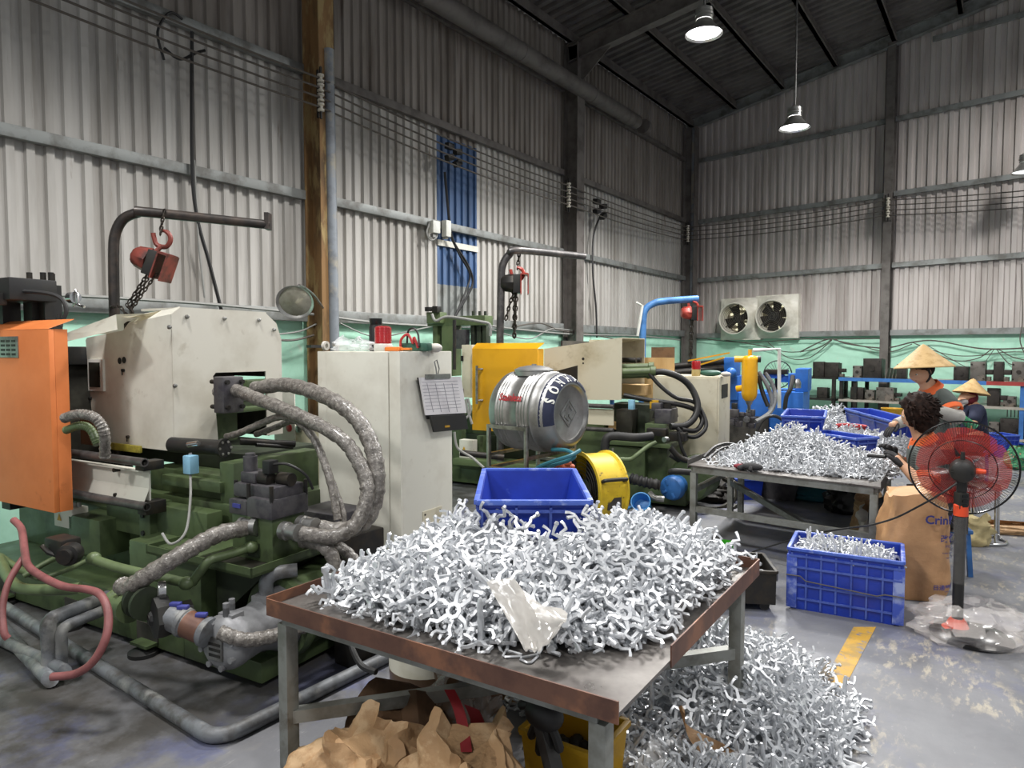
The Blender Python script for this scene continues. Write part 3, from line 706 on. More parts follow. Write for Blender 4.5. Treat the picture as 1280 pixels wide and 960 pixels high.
b = B().cyl(K(74, 408, 4.0), K(74, 398, 4.0), .02); b.cyl(K(74, 398, 4.0), K(74, 393, 4.0), .012); b.done('pressure_switch', 'black', m1)
# dark drums behind the door
B().lathe([(.0, 0), (.12, 0), (.12, .16), (.0, .16)], K(88, 478, 4.75) + V((-.08, 0, 0)), (1, 0, 0), 24).done('drive_drum', 'green_dark', m1); b = B(); b.bx(-2.45, -2.3, .75, .9, 1.0, 1.42, .01)
b.done('drive_cover', 'green_dark', m1)
B().lathe([(.0, 0), (.09, 0), (.09, .02), (.0, .02)], K(88, 478, 4.75) + V((.08, 0, 0)), (1, 0, 0), 20).done('drive_flange', 'green', m1)
# tie bars with the cream guard plate between them
for pa, pb in (((62, 561), (181, 580)), ((62, 606), (184, 640))):
    a_, c_ = M.onv(*pa, .08), M.onv(*pb, .08); z = (a_.z + c_.z) / 2
    bb = B().lathe([(.017, 0), (.024, 0), (.024, c_.x + 2.3), (.017, c_.x + 2.3), (.017, c_.x + 2.27)], (-2.3, .08, z), (1, 0, 0), 16, caps=False)
    bb.done('guide_tube', 'jib_grey', m1)
    B().bx(c_.x - .09, c_.x - .01, .08, .2, z - .05, z + .02 if z < .85 else z - .0, .004).done('tube_bracket', 'iron_dark', m1)
q0, q1 = M.onv(72, 574, .13), M.onv(187, 630, .13)
b = B().bx(q0.x, q1.x, .13, .14, q1.z, q1.z + .19); b.bx(q0.x, q1.x, .1, .13, q1.z + .18, q1.z + .19); b.bx(q0.x, q1.x, .09, .13, q1.z, q1.z + .01); b.prism([(q0.x, .129, q1.z + .085), (q1.x, .129, q1.z + .085), (q1.x, .095, q1.z + .01), (q0.x, .095, q1.z + .01)], (0, .003, .0))
b.done('guard_plate', 'cream', m1)
b = B()
for px, py in ((147, 587), (148, 618)):
    q = M.onv(px, py, .12); b.cyl((q.x, .095, q.z), (q.x, .13, q.z), .012, seg=10)
b.done('plate_bolts', 'iron_dark', m1, kind='stuff')
q = M.onv(68, 582, .07); B().bx(q.x - .02, q.x + .05, .05, .1, q.z - .05, q.z + .06, .006).done('limit_switch', 'sensor_blue', m1)
# cream cover: front sheet, end sheet with cut-out, top
c0 = M.onv(107, 425, .4); c1 = M.onv(213, 393, .4); UE = c1.x; VB = M.onu(350, 400, UE).y; ZT, ZB = 1.81, .99
b = B()
prof = [(c0.x, c0.z), (c0.x + .02, c0.z + .015), (-1.66, 1.72), (-1.6, 1.765), (UE, ZT), (UE, ZB), (M.onv(118, 560, .4).x, .99)]
b.prism([(u_, .4, z) for u_, z in prof], (0, .008, 0))
b.prism([(-1.6, .4, 1.765), (UE, .4, ZT), (UE, .46, ZT + .045), (-1.56, .46, 1.82)], (0, .004, .004))
b.done('cover_front', 'cream', m1)
# end sheet: outline with bevelled top corners and the cut-out
def eu(px, py): q = M.onu(px, py, UE); return q.y, q.z
o1 = eu(265, 466); o2 = eu(331, 464)
outl = [(.4, ZT - .0), (.46, ZT + .045), (VB - .14, ZT + .045), (VB - .04, ZT - .03), (VB, ZT - .14), (VB, ZB + .02), (o2[0], ZB + .02), (o2[0], o2[1] - .0), (o1[0] + .02, o1[1]), (o1[0], o1[1] - .02), (eu(272, 557)[0], ZB), (.4, ZB - .03)]
ba, bb_ = eu(250, 553), eu(228, 553)
outl = outl[:11] + [(ba[0], ZB), (ba[0] - .01, ZB + .045), (bb_[0] + .01, ZB + .045), (bb_[0], ZB), (.4, ZB)]
b = B().prism([(UE, a_, z) for a_, z in outl], (.01, 0, 0)); b.done('cover_end', 'cream_grey', m1)
B().bx(-1.56, UE, .46, VB - .12, ZT + .03, ZT + .045).done('cover_top', 'cream_grey', m1)
for px, py in ((210, 409), (232, 396), (279, 398), (322, 400), (341, 412), (217, 482), (221, 561)):
    q = M.onu(px, py, UE); B().lathe([(.0, .018), (.009, .016), (.013, .008), (.013, 0)], (UE + .009, q.y, q.z), (1, 0, 0), 12, caps=False).done('cover_screw', 'steel', m1)
q0, q1 = M.onv(112, 449, .4), M.onv(132, 489, .4)
b = B().bx(q0.x, q1.x, .385, .4, q1.z, q0.z); b.done('window_frame', 'jug_white', m1)
B().bx(q0.x + .022, q1.x - .03, .38, .39, q1.z + .025, q0.z - .02).done('window_pane', 'oily', m1)
for px, py, rr_ in ((150, 451, .021), (155.5, 450, .021)):
    q = M.onv(px, py, .4); B().lathe([(rr_, 0), (.0, 0)], (q.x, .397, q.z), (0, -1, 0), 16, caps=False).done('sight_hole', 'black', m1)
for px, py in ((155, 463), (114, 498), (161, 546)):
    q = M.onv(px, py, .4); bb = B().cyl((q.x, .385, q.z), (q.x, .4, q.z), .01, seg=10); bb.bx(q.x - .003, q.x + .003, .385, .39, q.z - .03, q.z); bb.done('cover_latch', 'iron_dark', m1)
q0, q1 = M.onv(141, 553, .38), M.onv(178, 566, .38)
B().bx(q0.x, q1.x, .36, .38, q1.z, q0.z, .004).done('yellow_tag', 'tag_yellow', m1, label='small dirty yellow plate')
# lid of sheet metal over the shot end
la, lb, lc, ld = M.at(70, 430, 3.95), M.at(147, 412, 3.9), M.at(145, 393, 4.1), M.at(70, 421, 4.1)
up = V((0, .45, .035))
b = B().grid([[la, lb], [ld + V((0, 0, .0)), lc], [ld + up * .6, lc + up * .6], [ld + up, lc + up]], .006)
b.done('sheet_lid', 'cream', m1)
b = B().grid([[lc + V((0, .03, -.012)), lc + V((.08, .03, -.02)), c1 + V((-.15, .1, .045))], [lc + up, lc + up + V((.2, 0, -.01)), c1 + V((0, .5, .045))]], .006); b.done('lid_flap', 'cream_warm', m1)
# inside the cut-out: shot cylinder block, flange, clamp
b = B(); b.bx(UE - .45, UE - .02, .5, 1.05, 1.18, 1.26, .01); b.bx(UE - .4, UE - .05, .6, .9, 1.0, 1.42, .01); b.bx(UE - .03, UE + .1, .86, 1.12, 1.33, 1.4, .008); b.bx(UE + .0, UE + .14, .72, 1.1, 1.2, 1.23, .006)
b.done('shot_block', 'green', m1)
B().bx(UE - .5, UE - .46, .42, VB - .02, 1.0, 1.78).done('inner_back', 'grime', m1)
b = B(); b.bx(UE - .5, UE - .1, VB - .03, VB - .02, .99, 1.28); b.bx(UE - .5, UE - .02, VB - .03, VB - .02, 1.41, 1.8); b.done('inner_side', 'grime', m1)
q = K(288, 490, 3.95); B().bx(q.x - .06, q.x + .03, q.y - .07, q.y + .07, q.z - .12, q.z + .09, .01).done('hose_flange', 'sensor_blue' if False else 'valve', m1)
b = B()
for dy in (-.05, .05):
    for dz in (-.085, .06): b.cyl(q + V((-.1, dy, dz)), q + V((.05, dy, dz)), .013, seg=8)
b.done('flange_bolts', 'iron_dark', m1, kind='stuff')
q = K(281, 560, 3.9); b = B().lathe([(.0, 0), (.055, 0), (.055, .02), (.045, .03), (.045, .4), (.0, .4)], q, (-1, -.15, 0), 24)
b.done('black_cylinder', 'black', m1)
for k in range(6):
    a = k * math.pi / 3; B().lathe([(.0, .006), (.008, .005), (.008, 0)], q + V((.004, .038 * math.cos(a), .038 * math.sin(a))), (1, 0, 0), 8).done('end_cap_bolt', 'steel', m1)
b = B().tube([K(235, 556, 3.88), K(248, 554, 3.86)], .016, 10); b.tube([K(238, 566, 3.88), K(239, 572, 3.88)], .012); b.done('switch_arm', 'chrome', m1)
q = K(239, 580, 3.85); B().bx(q.x - .035, q.x + .03, q.y - .03, q.y + .03, q.z - .055, q.z + .05, .008).done('limit_switch', 'sensor_blue', m1)
B().tube(mw((238, 592, 3.85), (238, 625, 3.7), (232, 665, 3.5), (214, 680, 3.45), (203, 667, 3.5)), .007).done('switch_cable', 'wire_grey', m1)
# rods sticking out right of the shot end
for pa, pb, r_ in (((300, 552), (369, 555), .02), ((320, 556), (366, 559), .012)):
    a_, c_ = K(*pa, 4.0), K(*pb, 4.15); B().lathe([(r_ * .6, 0), (r_, 0), (r_, (c_ - a_).length), (r_ * .6, (c_ - a_).length), (r_ * .6, (c_ - a_).length - .02)], a_, c_ - a_, 12, caps=False).done('slide_rod', 'iron_dark', m1)
# corrugated hoses behind the guard
for q_, r_, mt in (([(80, 523, 3.75), (98, 518, 3.7), (118, 522, 3.65), (130, 540, 3.65), (131, 572, 3.7)], .027, 'hose_wrap'), ([(82, 538, 3.8), (100, 532, 3.75), (113, 537, 3.72), (122, 556, 3.7)], .022, 'green_pipe')):
    pts = sm([M.at(*p) for p in q_], 12); B().tube(pts, [r_ * (1.08 if i % 2 else .92) for i in range(len(pts))], 10).done('ribbed_hose', mt, m1)
b = B().bx(-1.93, -1.78, .27, .31, 1.0, 1.18); b.done('hinge_panel', 'kraft_dark', m1)
# orange sliding door
r0, r1 = M.onv(60, 405, -.1), M.onv(60, 640, -.1); zt, zb = 1.715, .68
b = B().bx(-2.75, r0.x, -.1, -.07, zb, zt, .004); b.prism([(-2.75, -.1, zt), (r0.x, -.1, zt), (r0.x + .03, .02, zt + .055), (-2.75, .02, zt + .055)], (0, .004, .004)); b.bx(r0.x - .02, r0.x, -.07, .0, zb, zt)
door = b.done('sliding_door', 'orange', m1)
a0_, a1_ = M.onv(-12, 421, -.1), M.onv(24, 447, -.1)
pl = B().bx(a0_.x, a1_.x, -.106, -.1, a1_.z, a0_.z, .001).done('maker_plate', 'steel', door)
b = B()
for r_ in range(4):
    for c_ in range(5): b.bx(a0_.x + .012 + c_ * (a1_.x - a0_.x - .02) / 5, a0_.x + (c_ + .75) * (a1_.x - a0_.x - .02) / 5 + .01, -.1075, -.106, a1_.z + .012 + r_ * (a0_.z - a1_.z - .02) / 4, a1_.z + (r_ + .6) * (a0_.z - a1_.z - .02) / 4 + .01)
b.done('plate_fields', 'iron_dark', door, kind='stuff')
# small cream electric box below the rail
q0, q1 = M.onv(67, 632, .1), M.onv(90, 662, .1)
bx_ = B().bx(q0.x, q1.x, .1, .2, q1.z, q0.z, .006).done('electric_box', 'cream', m1)
B().prism([(q0.x + .04, .098, q1.z + .04), (q0.x + .085, .098, q1.z + .04), (q0.x + .0625, .098, q1.z + .085)], (0, -.001, 0)).done('warning_sign', 'yellow_plastic', bx_)
for px in (94, 99): B().tube([M.onv(px, 628, .16), M.onv(px + 1, 672, .16)], .012, 8).done('conduit', 'steel', m1)
b = B().bx(-1.78, -1.45, .1, .32, .38, .6, .01); b.done('side_block', 'green', m1)
# oil pump head (dark) with round knob, left low
q = K(74, 685, 3.35); b = B().lathe([(.0, 0), (.05, 0), (.055, .02), (.05, .06), (.035, .065), (.035, .09), (.0, .09)], K(92, 690, 3.3), (.55, -.8, 0), 20); b.bx(q.x - .1, q.x + .05, q.y - .02, q.y + .08, q.z - .045, q.z + .045, .012); b.tube([K(52, 682, 3.35), K(60, 690, 3.35), K(70, 694, 3.35)], .012)
b.done('oil_valve', 'iron_dark', m1)
# green pipework
for q_, r_ in (([(0, 700, 3.6), (12, 724, 3.4), (30, 736, 3.32), (75, 737, 3.25), (100, 735, 3.25)], .027), ([(0, 695, 3.7), (25, 712, 3.5), (50, 722, 3.45)], .018), ([(114, 698, 3.35), (150, 710, 3.3), (230, 728, 3.2)], .024), ([(240, 729, 3.22), (252, 712, 3.2), (263, 700, 3.2), (290, 692, 3.28), (316, 683, 3.35)], .022),
               ([(50, 724, 3.4), (85, 712, 3.45), (110, 700, 3.5)], .012), ([(30, 720, 3.42), (55, 705, 3.46), (75, 695, 3.5)], .014)):
    B().tube(mw(*q_), r_, 10).done('green_pipe', 'green_pipe', m1)
for px, py, D, r_ in ((117, 698, 3.35, .035), (314, 684, 3.34, .034), (233, 729, 3.2, .035)): B().ball(K(px, py, D), r_, (1, 1, .9)).done('pipe_union', 'green_pipe', m1)
B().bx(*[c for a_ in ((K(120, 715, 3.4).x - .03, K(120, 715, 3.4).x + .12), (.1, .28), (.27, .42)) for c in a_], .01).done('small_tank', 'green', m1)
b = B()
for k in range(3): b.cyl((-1.25 + .06 * k, .18, .42), (-1.25 + .06 * k, .18, .46), .025, seg=10)
b.done('tank_caps', 'green_pipe', m1, kind='stuff')
# oil tank with drip tray and wedge
b = B().bx(-1.05, -.45, .03, .75, .13, .565, .012); b.done('oil_tank', 'green', m1)
b = B().prism([(-.45, .12, .53), (-.05, .12, .53), (-.45, .12, .2)], (0, .42, 0)); b.done('tank_wedge', 'green_dark', m1)
b = B().bx(-.8, 0, -.03, .62, .54, .552); b.bx(-.8, 0, -.03, -.022, .54, .585); b.bx(-.008, 0, -.03, .62, .54, .585); b.bx(-.8, -.792, -.03, .62, .54, .585); b.done('drip_tray', 'green', m1)
B().bx(-.78, -.02, -.015, .6, .552, .556).done('oil_film', 'oily', m1)
# manifold block and valve stack
blk = B().bx(-.33, -.04, .13, .34, .556, .775, .006).done('manifold_block', 'green', m1)
for u_, z in ((-.2, .69), (-.15, .69)): B().lathe([(.012, 0), (0, 0)], (u_, .129, z), (0, -1, 0), 12, caps=False).done('port', 'black', blk)
B().bx(-.21, -.13, .124, .132, .575, .645).done('cover_plate', 'green_dark', blk)
b = B(); b.bx(-.34, -.21, .12, .34, .775, .85, .008); b.bx(-.20, -.02, .11, .35, .775, .875, .012); b.bx(-.33, -.03, .14, .33, .86, .93, .01); b.done('valve_body', 'valve', m1)
b = B(); b.bx(-.30, -.19, .16, .28, .93, .985, .01); b.cyl((-.27, .2, .93), (-.27, .2, 1.06), .035, seg=16); b.cyl((-.27, .2, 1.06), (-.27, .2, 1.075), .025, seg=16); b.done('pilot_valve', 'valve', m1)
for u_, v_ in ((-.17, .2), (-.07, .24)): B().cyl((u_ - .035, v_, .955), (u_ + .05, v_, .955), .033, seg=16).done('solenoid', 'iron_dark', m1)
B().bx(-.15, -.1, .17, .23, .985, 1.05, .004).done('solenoid_plug', 'black', m1)
B().tube(sm([(-.1, .2, 1.03), (-.03, .22, 1.035), (.03, .28, .98), (.04, .32, .9)], 5), .007).done('solenoid_lead', 'wire_black', m1)
B().bx(-.305, -.25, .114, .121, .81, .83).done('maker_mark', 'ink_blue', m1)
b = B()
for u_, v_ in ((-.19, .12), (-.03, .12), (-.03, .34), (-.19, .34), (-.32, .15), (-.32, .33)): b.cyl((u_, v_, .86), (u_, v_, .94), .01, seg=8)
b.done('valve_bolts', 'iron_dark', m1, kind='stuff')
# wrapped hoses
for q_, r_ in (([(272, 490, 4.05), (294, 488, 3.95), (325, 500, 3.8), (375, 520, 3.6), (425, 547, 3.45), (447, 575, 3.4), (459, 606, 3.36), (456, 633, 3.33), (441, 659, 3.3), (415, 671, 3.28), (385, 668, 3.27), (358, 664, 3.27)], .037),
               ([(318, 486, 4.0), (355, 481, 3.9), (390, 489, 3.75), (422, 504, 3.6), (447, 525, 3.52), (464, 556, 3.46), (471, 590, 3.42), (468, 627, 3.4), (452, 655, 3.38), (420, 663, 3.4), (378, 655, 3.4)], .042),
               ([(283, 546, 4.0), (300, 541, 3.95), (325, 530, 3.85), (350, 521, 3.75), (372, 527, 3.65), (392, 548, 3.58), (406, 580, 3.52), (416, 615, 3.48), (422, 650, 3.45)], .020),
               ([(320, 543, 3.98), (345, 534, 3.88), (368, 526, 3.75), (388, 540, 3.66), (403, 570, 3.58), (414, 600, 3.54), (428, 640, 3.5), (428, 660, 3.48)], .018),
               ([(152, 731, 3.15), (160, 735, 3.12), (180, 722, 3.1), (215, 700, 3.12), (245, 682, 3.18), (275, 667, 3.25), (308, 660, 3.35)], .04),
               ([(378, 676, 3.35), (400, 680, 3.3), (415, 695, 3.3), (420, 720, 3.3), (424, 745, 3.3)], .034), ([(400, 680, 3.5), (425, 685, 3.45), (442, 700, 3.42), (450, 720, 3.42)], .03),
               ([(275, 790, 2.98), (290, 796, 2.98), (310, 800, 3.0), (340, 795, 3.08), (370, 786, 3.2), (392, 780, 3.3)], .032)):
    pts = mw(*q_, n=8); B().tube(pts, [r_ * (1 + .06 * math.sin(i * 1.7) + .04 * math.sin(i * 3.1)) for i in range(len(pts))], 12).done('wrapped_hose', 'hose_wrap', m1)
for px, py, D, d in ((360, 664, 3.27, (1, .05, 0)), (381, 656, 3.38, (1, .05, 0)), (316, 658, 3.36, (-1, -.3, 0))):
    B().lathe([(.0, -.03), (.045, -.03), (.045, 0), (.036, .005), (.036, .05), (.042, .055), (.042, .07), (.0, .07)], K(px, py, D), d, 16).done('hose_fitting', 'steel', m1)
# axial pump, coupling housing, motor
p0, p1 = M.onz(270, 808, .285), M.onz(346, 772, .285); ax = (p1 - p0).normalized(); Lp = (p1 - p0).length
B().lathe([(.0, -.0), (.085, .0), (.115, .02), (.125, .05), (.125, .09), (.12, .1), (.11, Lp * .6), (.13, Lp * .8), (.165, Lp * .98), (.165, Lp), (.0, Lp)], p0, ax, 28).done('pump_body', 'cast_grey', m1)
B().lathe([(.0, 0), (.2, 0), (.21, .02), (.21, .05), (.19, .08), (.19, .3), (.21, .32), (.21, .8), (.0, .8)], p1, ax, 32).done('motor', 'green', m1)
side = ax.cross(V((0, 0, 1))).normalized(); upv = V((0, 0, 1))
def pl_(a, s_, z_): return p0 + ax * a + side * s_ + upv * z_
b = B()
for a_ in range(8):
    th = a_ * math.pi / 4 + .3; q = p0 + (side * math.cos(th) + upv * math.sin(th)) * .1; b.cyl(q + ax * -.006, q + ax * .04, .014, seg=8)
b.done('pump_bolts', 'cast_grey', m1, kind='stuff')
q = pl_(-.003, .0, -.01); mt_ = Matrix((side, upv, -ax)).transposed().to_4x4(); mt_.translation = q
B().bx(-.045, .045, -.05, .05, -.004, .006, 0, mt_).done('pump_plate', 'steel', m1)
b = B()
for k in range(3): b.bx(-.035, .035, -.035 + .025 * k, -.022 + .025 * k, .006, .0075, 0, mt_)
b.done('plate_lines', 'black', m1, kind='stuff')
b = B()
for a_, s_ in ((.0, .05), (.05, .03)):
    for k in (0, 1): b.cyl(pl_(.05 + a_, s_ - .04, .1 + .02 * k), pl_(.05 + a_, s_ - .04, .16 + .02 * k), .014, seg=10)
b.bx(-.04, .05, .07, .14, -.12, -.05, .006, mt_); b.done('pump_ports', 'cast_grey', m1)
B().bx(-.05, .05, .1, .15, -.36, -.25, .006, mt_).done('flange_block', 'cast_grey', m1)
B().tube(sm([pl_(.3, 0, .14), pl_(.3, 0, .2), pl_(.33, .03, .235), pl_(.4, .1, .24)], 6), .034, 12).done('elbow_pipe', 'pipe_grey', m1)
# suction filter with valve wheel
a_, c_ = K(214, 771, 3.08), K(266, 793, 3.02); d = (c_ - a_); Ld = d.length
B().lathe([(.0, 0), (.06, 0), (.06, Ld * .25), (.066, Ld * .28), (.066, Ld * .36), (.06, Ld * .38), (.06, Ld * .8), (.066, Ld * .82), (.066, Ld * .92), (.0, Ld)], a_, d, 20).done('strainer', 'pipe_grey', m1)
B().lathe([(.0605, Ld * .4), (.0605, Ld * .78)], a_, d, 20, caps=False).done('copper_label', 'fan_orange' if False else 'table_lip', m1)
for t_ in (.12, .3, .74): q = a_ + d * t_; B().box(q + V((0, 0, .068)), (.05, .03, .018), (0, 0, .5), .006).done('blue_clamp', 'ink_blue', m1)
q = K(192, 773, 3.08); d2 = V((-.35, -1, 0)).normalized()
b = B().lathe([(.0, -.02), (.03, -.02), (.035, -.01), (.075, -.005), (.095, .0), (.1, .02), (.095, .06), (.05, .065), (.05, .16), (.0, .16)], q, -d2, 8)
b.done('gate_valve', 'black', m1)
b = B().lathe([(.0, -.024), (.022, -.024), (.028, -.012), (.028, 0)], q, -d2, 16); b.done('valve_boss', 'iron_dark', m1)
q = K(198, 738, 3.1); b = B().lathe([(.0, .0), (.038, 0), (.04, .005), (.04, .03), (.0, .03)], q, (.5, .85, 0), 24); b.cyl(q + V((.01, .02, -.03)), q + V((.01, .02, -.09)), .009); b.done('pressure_gauge', 'chrome', m1)
B().lathe([(.033, 0), (.0, 0)], q + V((-.001, -.002, 0)), (-.5, -.85, 0), 20, caps=False).done('gauge_face', 'jug_white', m1)
a_ = K(150, 755, 3.15); b = B().lathe([(.0, -.05), (.06, -.05), (.06, -.03), (.05, -.02), (.05, .05), (.065, .06), (.065, .1), (.0, .1)], a_, (1, -.1, 0), 20); b.done('flange_union', 'green_pipe', m1)
a_ = K(172, 750, 3.12); b = B().lathe([(.0, 0), (.075, 0), (.075, .02), (.05, .025), (.05, .06), (.075, .065), (.075, .085), (.0, .085)], a_, (1, -.1, 0), 22); b.done('flange_pair', 'green_dark', m1)
# right-hand bits by the cabinet foot
B().tube(mw((434, 780, 3.3), (440, 810, 3.2), (452, 832, 3.15), (470, 840, 3.1)), .014).done('drain_hose', 'rubber', m1)

# pipes on the floor in front of the machine: things of their own
pc = oz(270, 934); pa_ = V((-5.6, pc.y + .02, .032)); pb_ = V((pc.x + .01, pc.y + .0, .032))
tag(B().tube([pa_, pb_ - V((.09, 0, 0))] + [pb_ + V((-.09 + .09 * math.sin(a * math.pi / 12), .09 - .09 * math.cos(a * math.pi / 12), 0)) for a in range(1, 6)] + [pb_ + V((0, .09, 0)), V((pb_.x, 2.45, .032))], .032, 12).done('floor_pipe', 'pipe_grey'), 'long grey floor pipe turning a right angle in front of the green machine', 'pipe')
for k, (q_, r_, lb) in enumerate((([(-40, 741, .045), (52, 838, .045), (60, 842, .06), (62, 815, .16), (60, 785, .3), (64, 775, .34), (75, 769, .345), (135, 746, .36)], .035, 'thick grey pipe bent up off the floor beside the red hose'),
                              ([(-40, 780, .04), (70, 832, .05), (76, 835, .06), (77, 805, .18), (77, 790, .24), (83, 783, .275), (95, 777, .285), (135, 761, .31)], .028, 'thinner grey pipe bent up just right of the thick one'))):
    pts = []
    base = oz(60 if k == 0 else 74, 842 if k == 0 else 840, .03)
    for px, py, z in q_:
        p = oz(px, py, z) if z < .05 else None
        if p is None:
            D = (base - EY).dot(FW); p = at(px, py, D + (px - q_[2][0]) * .005)
        pts.append(p)
    tag(B().tube(sm(pts, 5), r_, 12).done('grey_pipe', 'pipe_grey'), lb, 'pipe')
rh = [(17, 650, 3.4), (27, 662, 3.35), (31, 690, 3.2), (36, 708, 3.1), (55, 722, 3.05), (80, 733, 3.0), (110, 737, 2.98), (126, 744, 2.95), (135, 765, 2.9), (133, 795, 2.85), (118, 825, 2.83), (95, 842, 2.84), (65, 846, 2.85)]
tag(B().tube(path(*rh, n=6), .017, 10).done('red_hose', 'hose_red'), 'worn dull red hose looping over the grey pipes onto the floor', 'hose')
tag(B().tube(path((31, 695, 3.2), (22, 708, 3.15), (10, 730, 3.1), (3, 760, 3.05), (5, 790, 3.0), (10, 798, 3.0)), .015, 10).done('red_hose', 'hose_red'), 'shorter dull red hose curving down at the left edge of the photo', 'hose')
tag(B().bx(-3.2, -2.2, 2.55, 2.62, 0, .02).done('floor_plank', 'kraft_dark'), 'flat brown strip on the floor behind the near work table leg', 'plank')

# jib crane and chain hoist
def jib(name, label, pts, r, mt, seg=14, stop=None):
    t = thing('jib_crane', label, 'crane', (pts[0].x, pts[0].y, 0)); o_ = V((pts[0].x, pts[0].y, 0))
    B().tube([p - o_ for p in pts], r, seg).done('boom', mt, t)
    B().bx(-.07, .07, -.07, .07, 0, .02).done('foot_plate', mt, t)
    if stop is not None: B().box(pts[-1] - o_ + V((0, 0, stop * .4)), (.03, r * 2.4, stop * 2), (0, 0, YAW)).done('end_stop', mt, t)
    return t
jp = [at(143, 390, 4.5)]; jp = [V((jp[0].x, jp[0].y, 0))] + sm([at(143, 390, 4.5), at(142, 320, 4.5), at(144, 293, 4.5), at(154, 274, 4.5), at(172, 266, 4.5), at(186, 265.5, 4.52), at(335, 281, 5.0)], 5)
jib('j', 'black bent-pipe jib crane above the near machine', jp, .033, 'jib_black', stop=.06)
def chain(pts, link, r, name, par, off, mt='chain'):
    P = sm(pts, 8); L_ = 0; b = B(); acc = 0; last = P[0]; k = 0
    for a_, c_ in zip(P, P[1:]):
        seg = (c_ - a_).length; 
        if seg < 1e-6: continue
        while acc + seg >= link:
            t_ = (link - acc) / seg; q = a_.lerp(c_, t_); d = (q - last).normalized(); s_ = d.orthogonal().normalized()
            if k % 2: s_ = d.cross(s_)
            mid = (q + last) / 2 - off; h = link * .68; w_ = link * .3
            b.tube([mid + d * (h * math.sin(a)) * 1.0 + s_ * (w_ * math.cos(a)) for a in (0, math.pi / 4, math.pi / 2, 3 * math.pi / 4, math.pi, 5 * math.pi / 4, 3 * math.pi / 2, 7 * math.pi / 4)], r, 4, closed=True)
            last = q; a_ = q; seg = (c_ - a_).length; acc = 0; k += 1
        acc += seg
    return b.done(name, mt, par, kind='stuff')
def hoist(label, top, hook, body, sc, red, chains, tilt=.35, link=.028, case=None):
    t = thing('chain_hoist', label, 'hoist', body)
    o_ = V(body); D = sc
    hk = [hook + V((.0, 0, .05)) * D, hook + RT * .045 * D + V((0, 0, .03)) * D, hook + RT * .06 * D + V((0, 0, -.015)) * D, hook + RT * .03 * D - V((0, 0, .06)) * D, hook - RT * .03 * D - V((0, 0, .05)) * D, hook - RT * .05 * D + V((0, 0, .0)) * D, hook - RT * .055 * D + V((0, 0, .03)) * D]
    B().tube([p - o_ for p in sm(hk, 4)], [.016 * D * (1 if i > 2 else .7) for i in range(25)], 8).done('hook', red, t)
    B().tube([hook - V((0, 0, .055 * D)) - o_, V((0, 0, .06 * D))], .016 * D, 8).done('shank', red, t)
    M_ = Matrix.Rotation(YAW, 4, 'Z') @ Matrix.Rotation(tilt, 4, 'Y')
    b = B().lathe([(.0, -.14), (.05, -.14), (.07, -.12), (.085, -.04), (.085, -.03), (.0, -.03)], (0, 0, 0), (1, 0, 0), 8); bmesh.ops.scale(b.b, vec=(D, D, D), verts=b.b.verts); bmesh.ops.transform(b.b, matrix=M_, verts=b.b.verts); b.done('gear_case', case or red, t)
    b = B().bx(-.03, .035, -.07, .07, -.09, .075, .006); bmesh.ops.scale(b.b, vec=(D, D, D), verts=b.b.verts); bmesh.ops.transform(b.b, matrix=M_, verts=b.b.verts); b.done('chain_wheel_case', 'black', t)
    b = B().bx(.035, .045, -.08, .08, -.1, .08); b.bx(.1, .108, -.08, .08, -.1, .08); b.bx(.045, .1, -.08, .08, .07, .085); bmesh.ops.scale(b.b, vec=(D, D, D), verts=b.b.verts); bmesh.ops.transform(b.b, matrix=M_, verts=b.b.verts); b.done('hand_wheel_guard', red, t)
    for c in chains: chain(c, link, link * .16, 'chain', t, o_)
    return t
hb = at(193, 328, 4.5)
hoist('dull red chain hoist tilted under the black jib', None, at(202, 297, 4.53), hb, 1.0, 'hoist_red',
      ([at(206, 262, 4.55), at(203, 277, 4.54), at(201, 296, 4.53)], [at(206, 262, 4.49), at(202, 280, 4.5), at(200, 296, 4.51)], [at(187, 338, 4.48), at(178, 352, 4.47), at(165, 372, 4.46), at(158, 382, 4.46)], [at(190, 338, 4.46), at(180, 356, 4.45), at(168, 376, 4.45), at(160, 388, 4.45)], [at(196, 342, 4.47), at(183, 360, 4.45), at(172, 376, 4.44), at(163, 388, 4.44)],
       [at(158, 380, 4.45), at(165, 392, 4.43), at(158, 394, 4.42), at(150, 383, 4.43), at(140, 384, 4.45), at(138, 380, 4.5)], [at(160, 383, 4.42), at(166, 388, 4.41), at(162, 396, 4.41), at(154, 389, 4.42)]))
